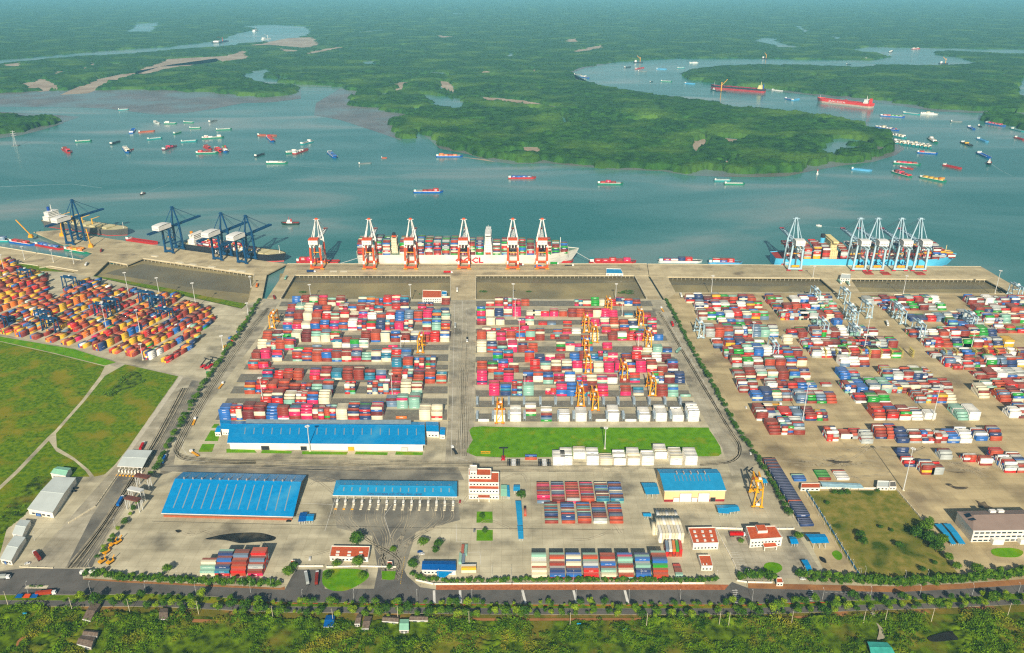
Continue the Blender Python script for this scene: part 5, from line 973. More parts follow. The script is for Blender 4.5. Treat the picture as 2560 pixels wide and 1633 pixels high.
# channel marker and power pylon on the water
p=Wp(2043,436,WZ); t=thing('channel_marker','red and white channel marker off the mangrove point','marker',p); MB().tube((0,0,0),(0,0,2),3,3,10).build('base',M_CWH,t); MB().tube((0,0,2),(0,0,9),1.6,1.2,8).build('tower',M_CWH,t); MB().tube((0,0,9),(0,0,12),1.7,1.2,8).build('cap',M_LRED,t)
p=Wp(40,365,WZ); t=thing('river_pylon','lattice pylon standing in shallow water off the left islet','pylon',p)
b=MB()
for a in (0,1,2,3): b.bar((6*math.cos(a*1.57+.8),6*math.sin(a*1.57+.8),0),(0,0,45),.6)
b.build('lattice_legs',M_MAST,t); MB().cb(0,0,.8,18,14,1.6).build('footing',M_MUD,t); b=MB(); [b.bar((-7,0,z),(7,0,z),.5) for z in (30,36,42)]; b.build('cross_arms',M_MAST,t)
# floating cranes and cranes on the left inlet barges
for px,py,rx,lab in [(78,594,-22,'yellow mobile harbour crane leaning left by the inlet'),(228,618,-3,'yellow mobile harbour crane upright by the inlet road'),(156,590,2,'yellow cargo grab crane beside the bulk carrier')]:
    p=Wp(px,py); t=thing('harbour_crane',lab,'crane',p); MB().cb(0,0,1.6,8,6,3).build('chassis',M_CYE,t); MB().cb(0,0,4.6,6,5,3).build('cab',M_CYE,t); MB().bar((0,0,5),(rx,2,34),1.4).build('jib',M_CYE,t)
# small motor boats
tug('small launch trailing a wake off the left piers',(362,484),(350,489),M_DKM,M_CWH,M_CWH); tug('small launch trailing a wake near the right cranes',(2054,566),(2040,565),M_CWH,M_CWH,M_CWH)
# ================================================================= BUILDINGS
M_BROOF=mat('blue_sheet_roof',(0,144,206),.34,.06,.3,rgb2=(0,132,192),spec=.5,detail=8,big=((70,160,200),.03,.6,.85)); M_BROOF2=mat('pale_blue_sheet_roof',(34,150,200),.4,.06,.2,spec=.45); M_NROOF=mat('deep_blue_roof',(6,92,166),.4,.08,.2)
M_SKY=mat('skylight_sheet',(140,158,164),.4,.06,.3); M_VENT=mat('vent_metal',(176,166,158),.4,.1,.6,metal=.4); M_WALLW=mat('white_wall',(232,226,212),.8,.06,.1); M_BEIGE=mat('beige_wall',(236,202,146),.8,.05,.1); M_BRICK=mat('brick_plinth',(176,96,60),.85,.1,.5)
M_OTILE=mat('orange_roof_tiles',(206,96,52),.8,.1,.5,rgb2=(184,80,42)); M_WROOF=mat('white_sheet_roof',(206,214,208),.45,.05,.1); M_GROOF=mat('mint_roof',(150,206,176),.5,.06,.3); M_GREY=mat('grey_wall',(120,116,108),.8,.1,.1); M_TROOF=mat('taupe_roof',(150,130,118),.7,.06,.1); M_RUSTR=mat('rusty_sheet',(126,112,98),.8,.15,.6,rgb2=(96,80,68)); M_DOOR=mat('door_grey',(206,206,200),.6,.05,.3); M_REDP=mat('red_plinth',(150,36,44),.8)
class Bld:
    def __init__(s,name,label,cat,FL,FR,BR,BL,z=0.,group=None):
        s.c=[Wp(*p,z) for p in (FL,FR,BR,BL)]
        for p in s.c: p.z=0.
        s.o=sum(s.c,Vector())/4; s.c=[p-s.o for p in s.c]; s.t=thing(name,label,cat,s.o,0,group)
        s.w=((s.c[1]-s.c[0]).length+(s.c[2]-s.c[3]).length)/2; s.d=((s.c[3]-s.c[0]).length+(s.c[2]-s.c[1]).length)/2
    def p(s,u,v,z=0.):                      # u along the front, v front to back
        a=s.c[0].lerp(s.c[1],u); b=s.c[3].lerp(s.c[2],u); q=a.lerp(b,v); q.z=z; return q
    def blk(s,u0,u1,v0,v1,z0,z1,m,name='wall',parent=None):
        b=MB(); pts=[s.p(u0,v0),s.p(u1,v0),s.p(u1,v1),s.p(u0,v1)]; b.prism(pts,z0,z1); return b.build(name,m,parent or s.t)
    def parapet(s,u0,u1,v0,v1,z,m,h=.9,w=.4):
        b=MB(); P=[s.p(u0,v0,z+h/2),s.p(u1,v0,z+h/2),s.p(u1,v1,z+h/2),s.p(u0,v1,z+h/2)]
        for i in range(4): b.bar(P[i],P[(i+1)%4],w,h)
        return b.build('parapet',m,s.t)
    def flat(s,u0,u1,v0,v1,z,m,name='roof',parent=None):
        return MB().poly([s.p(u0,v0,z),s.p(u1,v0,z),s.p(u1,v1,z),s.p(u0,v1,z)]).build(name,m,parent or s.t)
    def windows(s,n,u0,u1,z0,h,m=M_GLS,wf=.5,parent=None,v=0.,frame=True):
        for i in range(n):
            u=u0+(u1-u0)*(i+.5)/n; du=(u1-u0)/n*wf/2; a=s.p(u-du,v,0); b=s.p(u+du,v,0); nn=(b-a).normalized(); f=Vector((nn.y,-nn.x,0))
            w=MB(); P=[a+f*.08,b+f*.08]; w.quad(Vector((*P[0].xy,z0)),Vector((*P[1].xy,z0)),Vector((*P[1].xy,z0+h)),Vector((*P[0].xy,z0+h))); o=w.build('window',m,parent or s.t)
            if frame: MB().bar(Vector((*(a+f*.12).xy,z0-.1)),Vector((*(b+f*.12).xy,z0-.1)),.3,.15).build('sill',M_CWH,o)
    def door(s,u0,u1,z,m=M_DOOR,v=0.,parent=None):
        a=s.p(u0,v); b=s.p(u1,v); nn=(b-a).normalized(); f=Vector((nn.y,-nn.x,0))*.1; P=[a+f,b+f]
        o=MB().quad(P[0],P[1],P[1]+Vector((0,0,z)),P[0]+Vector((0,0,z))).build('door',m,parent or s.t)
        fr=MB(); fr.bar(P[0],P[0]+Vector((0,0,z)),.25); fr.bar(P[1],P[1]+Vector((0,0,z)),.25); fr.bar(P[0]+Vector((0,0,z)),P[1]+Vector((0,0,z)),.25); fr.build('door_frame',M_GREY,o); return o
    def gable(s,ze,zr,wallm,roofm,rf=.5,oh=.012,hip=0.,posts=0,th=.25,gut=True):
        s.ze,s.zr,s.rf,s.hip=ze,zr,rf,hip
        i=oh; A=[s.p(i,i),s.p(1-i,i),s.p(1-i,1-i),s.p(i,1-i)]
        if posts==0:
            b=MB(); b.prism(A,0,ze,side_only=True)
            if hip==0:
                for u in (i,1-i): b.poly([s.p(u,i,ze),s.p(u,rf,zr-.15),s.p(u,1-i,ze)])
            s.wall=b.build('wall',wallm,s.t)
        else:
            for v in ((0.06,.94) if posts>0 else (.5,)):
                for k in range(abs(posts)): q=s.p((k+.5)/abs(posts),v); MB().tube(q,q+Vector((0,0,ze)),.22,k=6).build('post',wallm,s.t)
        s.slope=[]
        for v0,nm in ((0,'front_roof_slope'),(1,'rear_roof_slope')):
            P=[s.p(0,v0,ze),s.p(1,v0,ze),s.p(1-hip,rf,zr),s.p(hip,rf,zr)]
            b=MB(); b.poly(P); b.poly([q-Vector((0,0,th)) for q in reversed(P)])
            for k in range(4): b.quad(P[k],P[k]-Vector((0,0,th)),P[(k+1)%4]-Vector((0,0,th)),P[(k+1)%4])
            s.slope.append(b.build(nm,roofm,s.t))
        if hip:
            for u,uu in ((0,hip),(1,1-hip)): MB().poly([s.p(u,0,ze),s.p(uu,rf,zr),s.p(u,1,ze)]).build('hip_end',roofm,s.t)
        MB().bar(s.p(hip,rf,zr+.06),s.p(1-hip,rf,zr+.06),.7,.18).build('ridge_cap',roofm,s.t)
        if gut: MB().bar(s.p(0,-.003,ze-.2),s.p(1,-.003,ze-.2),.45,.5).build('gutter',M_CWH,s.t)
        return s
    def rz(s,v): return s.ze+(s.zr-s.ze)*(v/s.rf if v<=s.rf else (1-v)/(1-s.rf))
    def skylights(s,n,v0,v1,w=.9,u0=.04,u1=.96,m=M_SKY):
        for i in range(n):
            u=u0+(u1-u0)*(i+.5)/n; du=w/s.w/2
            b=MB(); b.quad(s.p(u-du,v0,s.rz(v0)+.08),s.p(u+du,v0,s.rz(v0)+.08),s.p(u+du,v1,s.rz(v1)+.08),s.p(u-du,v1,s.rz(v1)+.08)); b.build('skylight',m,s.slope[0 if v0<s.rf else 1])
    def vents(s,n,v,u0=.04,u1=.96,r=1.0):
        for i in range(n):
            u=u0+(u1-u0)*(i+.5)/n; q=s.p(u,v,s.rz(v)); b=MB(); b.tube(q,q+Vector((0,0,1.2)),r*.55,r*.55,8); b.tube(q+Vector((0,0,1.2)),q+Vector((0,0,2.1)),r,r*.75,10); b.tube(q+Vector((0,0,2.1)),q+Vector((0,0,2.6)),r*.75,.1,10); b.build('roof_vent',M_VENT,s.t)
# 1 large blue warehouse
g=Bld('warehouse','large blue roofed warehouse with thirteen ridge vents, lower left','warehouse',(403,1283),(733,1292),(766,1187.5),(458,1180),4.2).gable(4.2,11.5,M_GREY,M_BROOF,rf=.66)
g.blk(.013,.987,-.001,.012,0,1.8,M_BRICK,'plinth'); g.skylights(13,.10,.58); g.skylights(13,.70,.94); g.vents(13,.66)
# 2 long blue warehouse behind
g=Bld('warehouse','long blue roofed warehouse with white front below the left yard','warehouse',(567.5,1107.5),(1063,1112),(1061.5,1055),(578,1053),8).gable(8,11,M_WALLW,M_BROOF,rf=.74)
g.skylights(20,.35,.60,u0=.06,u1=.98); 
for u0,u1 in ((.17,.21),(.37,.40),(.61,.64),(.88,.91)): g.door(u0,u1,4.6,M_DKM if u0<.5 else M_CYE if u0<.7 else M_DOOR)
g.flat(.08,.93,.80,.99,g.rz(.8)+.4,mat('grey_lean_roof',(150,170,178),.5),'rear_lean_to_roof')
for lab,q,ze in (('small blue roofed annex at the long warehouse left end',((553,1073),(575,1074),(578,1051),(549,1050)),7),('blue porch low beside the left annex',((537,1081),(551,1081),(553,1064),(545,1064)),5),('blue roofed office at the long warehouse right end',((1066,1079),(1097,1080),(1096,1055),(1064,1054)),7),('blue porch right of the long warehouse office',((1099,1087),(1112,1088),(1114,1069),(1101,1067)),5)):
    h=Bld('annex',lab,'annex',*q,ze).gable(ze,ze+1.2,M_WALLW,M_BROOF); h.windows(3,.1,.9,1.5,1.4)
# 3 gate canopy
g=Bld('gate_canopy','blue hipped gate canopy over fifteen truck lanes','canopy',(831.3,1238.7),(1142.6,1242.2),(1142.6,1203.4),(840.5,1200.6),7.5).gable(7.5,10,M_CWH,M_BROOF2,rf=.52,hip=.045,posts=15)
g.skylights(14,.22,.42,1.1,.05,.97); g.skylights(14,.60,.70,1.1,.05,.97)
o=bpy.data.objects.new('sign_lettering',text_mesh('CẢNG CONTAINER QUỐC TẾ TÂN CẢNG - CÁI MÉP',2.3,mat('sign_blue',(16,50,110),.5),.1)); COL.objects.link(o); o.parent=g.t; o.location=g.p(.5,.03,g.rz(.03)+1.3); o.rotation_euler=(math.radians(62),0,math.atan2((g.c[1]-g.c[0]).y,(g.c[1]-g.c[0]).x)); o.scale=(.94,1,1)
for k in range(15):
    u=.035+k*.0665; q=g.p(u,-.24)+g.o
    t=thing('toll_booth','white gate booth, %s from the left under the blue canopy'%ordn(k),'booth',q,0,'gate booths')
    MB().box(-1.1,1.1,-5,13,0,.28).build('island',M_EDGE,t); MB().box(-.9,.9,2,5.2,.28,3.3).build('cabin',M_WALLW,t); MB().box(-1.05,1.05,1.8,5.4,3.3,3.5).build('cabin_roof',M_CWH,t); MB().box(-.7,.7,1.94,2.,1.5,2.5).build('window',M_GLS,t); MB().box(-1.1,1.1,-5.6,-5,0,1.).build('crash_block',M_CYE if k<3 else M_EDGE,t)
# 4 head office
g=Bld('office_building','stepped white office with orange terraces beside the gate','office',(1172.5,1247.5),(1247.7,1248.5),(1247.7,1205),(1172.5,1204),0)
lev=[(0,1,0,.98,0,3.6),(0,1,.16,.98,3.6,7.4),(0,1,.36,.98,7.4,11.2),(0,.74,.58,.98,11.2,15),(.04,.27,.62,.96,15,19)]
for i,(u0,u1,v0,v1,z0,z1) in enumerate(lev):
    g.blk(u0,u1,v0,v1,z0,z1,M_WALLW); g.parapet(u0,u1,v0,v1,z1,M_WALLW); g.windows(9 if u1>.9 else 6 if u1>.5 else 2,u0+.02,u1-.02,z0+1.2,1.5,v=v0)
    if i<4: g.flat(u0+.02,u1-.02,v0+.02,v1-.02,z1+.05,M_OTILE if i!=0 else M_WALLW,'terrace')
g.blk(.30,.70,-.16,.0,4.0,4.7,M_WALLW,'porch_roof'); g.flat(.31,.69,-.15,-.01,4.75,M_OTILE,'porch_tiles')
for u in (.33,.67): q=g.p(u,-.14); MB().cb(q.x,q.y,2,.9,.9,4).build('column',M_WALLW,g.t)
g.windows(3,.32,.5,8.2,1.2,M_OTILE,v=.22,frame=False)
# 5 sheds right of it
for lab,q,ze,m in (('mint roofed lean-to beside the stepped office','(1252,1240)(1268,1240)(1267,1212)(1252,1212)',4.5,M_GROOF),('narrow blue awning right of the mint roof',' (1268,1241)(1275,1242)(1273,1213)(1267,1213)',3.5,M_BROOF2),('square blue shed behind the round tree','(1283,1227)(1300,1228)(1300,1212)(1284,1212)',3.8,M_BROOF2),('long blue canopy, upper half beside the car park','(1294,1312)(1307,1312)(1303,1252)(1288,1252)',3.2,M_BROOF2),('long blue canopy, lower half beside the car park','(1296,1347)(1309,1347)(1307,1314)(1293,1314)',3.2,M_BROOF2),
 ('twin blue shed, left one right of the big warehouse','(745,1304)(764,1303)(768,1281)(751,1281)',4,M_NROOF),('twin blue shed, right one right of the big warehouse','(763,1302)(783,1302)(786,1285)(769,1285)',3.5,M_BROOF),('blue striped canopy at the workshop left wall','(1615,1236)(1649,1235)(1641,1207)(1603,1207)',5.5,M_BROOF2),('small blue hut left of the pale containers','(1609,1291)(1629,1291)(1627,1282)(1606,1282)',3.2,M_BROOF2),('wide blue shed in front of the workshop','(1796,1282)(1823,1284)(1818,1262)(1790,1263)',3.6,M_BROOF2),('pale blue shed right of the wide one','(1822,1281)(1850,1277)(1843,1262)(1818,1262)',3.6,M_BROOF2),('blue awning behind the yellow maintenance gantry','(1905,1208)(1920,1207)(1911,1194)(1896,1195)',3.5,M_BROOF2),
 ('blue guard canopy at the right office gate','(1978,1360)(1997,1359)(1988,1342)(1972,1342)',3.4,M_BROOF),('slanted blue car port in the office forecourt','(2021,1434)(2034,1434)(2018,1399)(2003,1400)',3.,M_BROOF),('blue gate canopy of the right terminal','(2030,1358)(2073,1357)(2062,1335)(2013,1335)',6.5,M_BROOF),('left one of two long blue car ports by the big office','(2379,1360)(2391,1360)(2353,1309)(2336,1310)',3.,M_BROOF2),('right one of two long blue car ports by the big office','(2398,1359)(2414,1360)(2376,1309)(2358,1309)',3.,M_BROOF2)):
    pts=[tuple(float(v) for v in s.split(',')) for s in q.replace(' ','').strip('()').split(')(')]
    h=Bld('shed',lab,'shed',*pts,ze).gable(ze,ze+.9,M_MAST,m,posts=3,gut=False)
# 6 beige workshop
g=Bld('workshop','beige workshop with blue roof and white roller doors','workshop',(1660.5,1227),(1816,1226),(1792,1172.5),(1642.6,1172.5),12.5).gable(12.5,15.5,M_BEIGE,M_BROOF2,rf=.66)
g.blk(.013,.987,-.002,.012,0,2.2,M_REDP,'plinth')
for u0,u1,z in ((.26,.45,9.5),(.56,.74,9.5),(.16,.255,4.5),(.455,.55,4.5)): g.door(u0,u1,z,M_CWH)
g.door(.76,.84,4.5,M_DKM); g.skylights(10,.36,.60,.5,.2,.82,M_VENT); g.vents(5,.62,.22,.8,.8); g.vents(5,.70,.22,.8,.8)
# 7 orange roofed buildings
def flatb(label,q,zs,m,lv,wn,roofm=M_OTILE,name='building',cat='building',sky=0):
    h=Bld(name,label,cat,*q,zs); h.blk(0,1,0,1,0,zs,m); h.parapet(0,1,0,1,zs,M_WALLW,.7); h.flat(.015,.985,.02,.98,zs+.06,roofm)
    for k in range(lv): h.windows(wn,.03,.97,k*3.4+1.1,1.4)
    for k in range(sky): h.blk(.15+.3*(k%3),.24+.3*(k%3),.12+.28*(k//3),.24+.28*(k//3),zs,zs+.7,M_CWH,'roof_light')
    return h
flatb('orange roofed gatehouse with a large tree behind it',((824,1392),(920,1395),(925,1367.5),(829,1366)),4.2,M_WALLW,1,10,sky=6)
flatb('orange roofed hall with nine roof lights right of the pale block',((1733,1359.5),(1796.5,1358),(1787,1319),(1720,1320.5)),6.5,M_WALLW,1,7,sky=9)
flatb('small orange roofed store below the nine light hall',((1754,1416),(1782,1416),(1775,1389),(1746,1389)),4.5,M_WALLW,1,3,sky=2)
h=flatb('two storey white office with orange roof in the right forecourt',((1876,1350),(1956,1345),(1938,1316),(1865,1317)),8.4,M_WALLW,2,9)
h.blk(.3,.62,.45,.95,8.4,11,M_WALLW,'penthouse'); h.flat(.31,.61,.47,.94,11.05,M_OTILE,'penthouse_roof'); h.blk(.40,.80,-.32,-.01,3.2,4.,M_WALLW,'porch_roof'); h.flat(.41,.79,-.31,-.02,4.05,M_OTILE,'porch_tiles')
for u in (.42,.78): q=h.p(u,-.29); MB().cb(q.x,q.y,1.6,.7,.7,3.2).build('column',M_WALLW,h.t)
flatb('white quay office with orange roof between basins',((1056,745),(1104,745),(1103,727),(1057,726)),8.,M_WALLW,2,8); flatb('blue roofed hut beside the quay office',((1104,737),(1117,738),(1117,729),(1105,728)),5.,M_BROOF2,1,2,M_BROOF,'hut','hut'); flatb('small blue hut below the quay office annex',((1105,744),(1114,744),(1114,739),(1106,739)),4,M_BROOF2,1,2,M_BROOF,'hut','hut')
flatb('tiny white guard house in the roadside hedge gap',((1942,1458),(1958,1458),(1954,1446),(1941,1446)),3.2,M_WALLW,1,2,M_OTILE,'guard_house','hut'); flatb('guard house at the left gate wall by the trucks',((727,1412),(738,1412),(737,1402),(727,1402)),3,M_WALLW,1,2,M_OTILE,'guard_house','hut'); flatb('guard house at the gate lane island',((968,1415),(981,1415),(980,1405),(968,1405)),3,M_WALLW,1,2,M_OTILE,'guard_house','hut')
# 8 big taupe roofed office at the right
g=Bld('office_building','large office with taupe roof and solar panels, right edge','office',(2432.6,1327),(2660,1324),(2590,1274),(2391.6,1278),12.5).gable(12.5,16,M_WALLW,M_TROOF,rf=.62,hip=.12)
for k in range(3): g.windows(16,.02,.98,1.2+k*4,1.5,wf=.7)
for k in range(8):
    u=.035+.016*(k%4); v=.35+.3*(k//4)*.8; q=[g.p(u,v,0),g.p(u+.014,v,0),g.p(u+.014,v+.16,0),g.p(u,v+.16,0)]
    MB().poly([Vector((*a.xy,12.5+(16-12.5)*min(1,(a-g.p(0,.62)).length/(g.w*.12)*.9)+.35)) for a in q]).build('solar_panel',mat('solar_glass',(28,44,60),.15,.1,.5,spec=.6),g.t)
g.blk(.22,.34,-.14,0,0,5,M_CWH,'entrance_porch'); g.blk(.52,.64,-.14,0,0,5,M_CWH,'entrance_porch')
for u in (.36,.46): 
    g.blk(u,u+.07,.78,.88,14.5,16.6,M_CWH,'cooling_unit')
# 9 left gate canopy and white sheds
g=Bld('gate_canopy','white flat gate canopy over the left access road','canopy',(292.6,1165),(356.5,1169),(381.2,1126),(319.4,1124),6.5).gable(6.5,7.4,M_CWH,M_WROOF,posts=6)
for k in range(8): 
    q=g.p(.06+k*.125,-.10)+g.o; t=thing('toll_booth','yellow nosed lane island, %s from left at the white canopy'%ordn(k),'booth',q,0,'left gate booths'); MB().box(-.8,.8,-3,8,0,.3).build('island',M_EDGE,t); MB().box(-.7,.7,1,3.5,.3,3).build('cabin',M_WALLW,t); MB().box(-.8,.8,-4.5,-3,0,.9).build('crash_block',M_CYE,t)
for lab,q,ze in (('long white roofed shed left of the access road','(68,1272)(131,1282)(190,1194)(135,1192)',6.5),('small mint white shed behind the long white one','(126,1183)(164,1190)(178,1170)(144,1166)',6),('white roofed store at the left edge, upper part','(30,1334)(56,1340)(76,1301)(50,1299)',5),('white roofed store at the left edge, lower part','(0,1397)(28,1402)(64,1343)(36,1338)',5)):
    pts=[tuple(float(v) for v in s.split(',')) for s in q.strip('()').split(')(')]; h=Bld('shed',lab,'shed',*pts,ze).gable(ze,ze+1.4,M_WALLW,M_WROOF if 'mint' not in lab else M_GROOF); h.windows(4,.1,.9,1.5,1.6); h.door(.3,.5,3.2,M_NROOF)
# 10 blue shed and tarp near the hedge
h=Bld('shed','long deep blue shed behind the roadside hedge','shed',(1054,1425),(1140,1427),(1139,1402),(1056,1402),4.5).gable(4.5,5.6,M_WALLW,M_NROOF); h.windows(8,.05,.9,1.4,1.3)
h=Bld('awning','bright blue awning in front of the deep blue shed','awning',(1094,1443),(1112,1443),(1139,1426),(1089,1417),3.4).gable(3.4,3.9,M_MAST,M_BROOF,posts=2,gut=False)
# 11 shacks in the foreground scrub
for lab,q,ze,m in (('long grey shack with pale end, left foreground scrub','(206,1548)(226,1553)(252,1510)(230,1506)',3,M_RUSTR),('rusty shack with white gable at lower left','(190,1610)(228,1620)(240,1592)(204,1588)',2.8,M_RUSTR),('ruined shack right behind the white gable one','(205,1588)(243,1592)(248,1578)(212,1574)',2.6,M_RUSTR),('brown hut alone in the left scrub','(397,1548)(420,1549)(420,1521)(400,1520)',3,M_RUSTR),('blue roofed hut in the middle scrub','(808,1568)(834,1567)(838,1538)(816,1538)',3,M_NROOF),('grey vaulted hut, left of the pair in scrub','(886,1560)(900,1560)(906,1535)(894,1535)',3,M_RUSTR),('brown vaulted hut, right of the pair in scrub','(904,1572)(922,1572)(930,1541)(912,1540)',3,M_RUSTR),('pale cluttered hut by the roadside poles','(998,1576)(1022,1576)(1022,1548)(1000,1548)',3.2,M_GROOF),('long low brown lean-to by the poles','(1023,1551)(1070,1552)(1070,1539)(1026,1538)',2.6,M_RUSTR),('low grey lean-to left of the pale hut','(955,1553)(996,1556)(998,1542)(958,1540)',2.6,M_RUSTR),('mint roofed house at the bottom edge','(2178,1638)(2240,1638)(2218,1606)(2168,1604)',4.5,mat('mint_sheet_roof',(70,176,160),.5))):
    pts=[tuple(float(v) for v in s.split(',')) for s in q.strip('()').split(')(')]; h=Bld('shack',lab,'shack',*pts,ze).gable(ze,ze+1.1,mat('weathered_wall',(170,160,144),.9,.15,.5),m,oh=.03); h.windows(2,.1,.9,1.,1.2); h.door(.4,.6,2.1)
# 12 boundary walls, fences and gate wall
def wallrun(label,pix,h,m,w=.4,name='boundary_wall',cat='wall',posts=True):
    P=[Wp(*q) for q in pix]; o=P[0].copy(); t=thing(name,label,cat,o); b=MB()
    for a,c in zip(P,P[1:]): b.bar(a-o+Vector((0,0,h/2)),c-o+Vector((0,0,h/2)),w,h)
    b.build('wall_run',m,t)
    if posts:
        for a,c in zip(P,P[1:]):
            k=max(1,int((c-a).length/6))
            for i in range(k+1): q=a.lerp(c,i/k)-o; MB().cb(q.x,q.y,h/2+.15,.6,.6,h+.3).build('pillar',M_EDGE,t)
M_BWALL=mat('blue_fence',(66,136,180),.6,.1,.3)
wallrun('low white wall along the centre pavement behind the hedge',[(1040,1452),(1085,1462),(1280,1461),(1760,1460)],1.6,M_WALLW); wallrun('blue fence slanting down beside the vacant lot',[(2014,1226),(2080,1330),(2150,1443)],2.2,M_BWALL,name='fence',cat='fence'); wallrun('grey wall along the vacant lot right side',[(2241,1226),(2304,1300)],1.8,M_EDGE); wallrun('white wall behind the vacant lot with pale roof strip',[(2003,1222),(2240,1224)],2.2,M_WALLW); wallrun('low wall behind the right office forecourt',[(1786,1322),(1858,1324),(1985,1324)],1.8,M_WALLW); wallrun('thin wall between the orange hall and forecourt',[(1788,1322),(1830,1400),(1850,1446)],1.6,M_WALLW); wallrun('white gate wall by the left truck entrance',[(740,1417),(808,1417)],1.4,M_WALLW); wallrun('white wall under the gatehouse trees',[(816,1419),(900,1417),(990,1419)],1.4,M_WALLW); wallrun('concrete wall along the left access road',[(172,1308),(240,1266),(300,1180)],1.2,M_EDGE); wallrun('low wall closing the left lot from the road',[(50,1418),(132,1421)],.8,M_EDGE); wallrun('white wall left of the forecourt guard house',[(1842,1453),(1868,1457),(1930,1458)],1.4,M_WALLW)
q=[(2056,1216),(2160,1221),(2150,1209),(2050,1204)]; h=Bld('shed','pale blue strip roof behind the vacant lot wall','shed',*q,3.).gable(3.,3.5,M_MAST,mat('pale_strip_roof',(160,196,206),.5),posts=5,gut=False)
flatb('white cabin with yellow door at the lot corner',((2192,1218),(2222,1219),(2224,1204),(2194,1203)),3.4,M_WALLW,1,3,M_WROOF,'cabin','cabin'); flatb('white cabin right of the yellow door one',((2224,1218),(2240,1218),(2238,1204),(2225,1204)),3.6,M_WALLW,1,2,M_GREY,'cabin','cabin'); flatb('red and white cabins at the lot left corner',((2002,1221),(2050,1221),(2050,1209),(2004,1209)),3.2,M_WALLW,1,4,M_OTILE,'cabin','cabin')
flatb('pale site office on the right quay trestle',((2100,697),(2126,698),(2127,686),(2104,685)),6,M_WALLW,2,4,M_WROOF,'site_office','office'); flatb('blue topped market stall on the centre quay right end',((1515,684),(1558,685),(1552,673),(1516,672)),4,M_WALLW,1,5,M_BROOF2,'quay_shelter','shelter')
for i,(x,y) in enumerate([(450,657),(482,662),(530,668),(583,676),(605,679),(388,641)]): MB_=MB().box(-7,7,-3,3,0,1.); o=MB_.build('hatch_pallet',M_EDGE); o.location=Wp(x,y,.05); o.rotation_euler=(0,0,QA); tag(o,'pale flat hatch cover lying on the left quay, %s from left'%['second','third','fourth','fifth','sixth','first'][i],'hatch cover','hatch covers on the left quay')
for i,(x,y) in enumerate([(2170,683),(2213,684),(2299,684)]): o=MB().box(-7,7,-7,7,0,.8).build('hatch_pallet',M_BRN); o.location=Wp(x,y,.05); tag(o,'red brown hatch cover beneath the pale cranes, %s from left'%ORD[i],'hatch cover','hatch covers on the right quay')
for i,(x,y) in enumerate([(834,679),(860,679)]): o=MB().box(-6,6,-3,3,0,.6).build('hatch_pallet',M_EDGE); o.location=Wp(x,y,.05); tag(o,'pale slab on the centre quay, %s right of the lone crane'%ORD[i],'slab','slabs on the centre quay')
# overhead lane gantries at the left tree line
for i,(x,y) in enumerate([(362,1218),(345,1252),(338,1275)]):
    p=Wp(x,y); t=thing('lane_gantry','steel gantry tower by the left tree line, %s from top'%ORD[i],'gantry',p,-.3,'steel gantry towers'); b=MB()
    for a in (-7,7):
        for c in (-2,2): b.bar((a,c,0),(a,c,12),.5)
    b.bar((-7,-2,0),(-7,2,12),.3); b.bar((7,-2,0),(7,2,12),.3); b.build('tower_frame',M_MAST,t); MB().box(-7.5,7.5,-2.6,2.6,12,13.4).build('deck_box',mat('gantry_brown',(110,66,54),.7) if i!=1 else M_MAST,t)
# ================================================================= TREES, HEDGES, SCRUB
M_LEAF=[mat('leaves_mid',(104,138,22),.8,.2,.6,rgb2=(58,94,14),spec=.15),mat('leaves_dark',(72,112,22),.8,.2,.6,rgb2=(38,70,14),spec=.15),mat('leaves_light',(142,164,30),.8,.2,.6,rgb2=(92,124,16),spec=.15)]
M_BARK=mat('bark',(98,80,60),.9,.15,2.)
def crown_mesh(seed,rad,hgt,z0,n,ls,m,lobes=6):
    r=np.random.default_rng(seed); C=[]
    for k in range(lobes): a=r.random()*6.28; q=r.random()**.6*rad*.55; C.append((q*math.cos(a),q*math.sin(a),z0+hgt*(.35+.35*r.random()),rad*(.42+.25*r.random()),hgt*(.3+.16*r.random())))
    v=[];f=[]
    for i in range(n):
        c=C[r.integers(lobes)]; d=r.normal(size=3); d/=np.linalg.norm(d); d[2]=abs(d[2]) if r.random()<.75 else d[2]; s=.72+.36*r.random()
        p=np.array([c[0]+d[0]*c[3]*s,c[1]+d[1]*c[3]*s,c[2]+d[2]*c[4]*s]); nrm=d+r.normal(size=3)*.55; nrm/=np.linalg.norm(nrm); t=np.cross(nrm,r.normal(size=3)); t/=np.linalg.norm(t); b=np.cross(nrm,t); w=ls*(.6+.8*r.random()); h=w*(.5+.4*r.random()); k=len(v)
        v+=[tuple(p-t*w),tuple(p-b*h),tuple(p+t*w),tuple(p+b*h)]; f.append((k,k+1,k+2,k+3))
    mb=MB(); mb.v=v; mb.f=f; return mb.mesh('crown',m)
def trunk_mesh(h,r): 
    b=MB(); b.tube((0,0,0),(0,0,h),r,r*.6,6)
    for k in range(4): a=k*1.6; b.tube((0,0,h*.75),(h*.35*math.cos(a),h*.35*math.sin(a),h*1.25),r*.45,r*.2,5)
    return b.mesh('trunk',M_BARK)
TREES=[(crown_mesh(i,3.6,5.2,1.6,620,.38,M_LEAF[i%3]),trunk_mesh(2.2,.18)) for i in range(6)]
BIG=[(crown_mesh(20+i,6.4,7.6,2.4,900,.62,M_LEAF[(1,0,1)[i]],9),trunk_mesh(3.6,.32)) for i in range(3)]
HED=[(crown_mesh(40+i,2.3,3.6,.2,300,.40,M_LEAF[(1,0)[i%2]],4),trunk_mesh(1.2,.10)) for i in range(4)]
def tree(name,label,p,lib,k,s,group,cat='tree'):
    t=thing(name,label,cat,p,random.random()*6.28,group); t.scale=(s,s,s*random.uniform(.85,1.15))
    for nm,me in (('crown',lib[k][0]),('trunk',lib[k][1])): o=bpy.data.objects.new(nm,me); COL.objects.link(o); o.parent=t
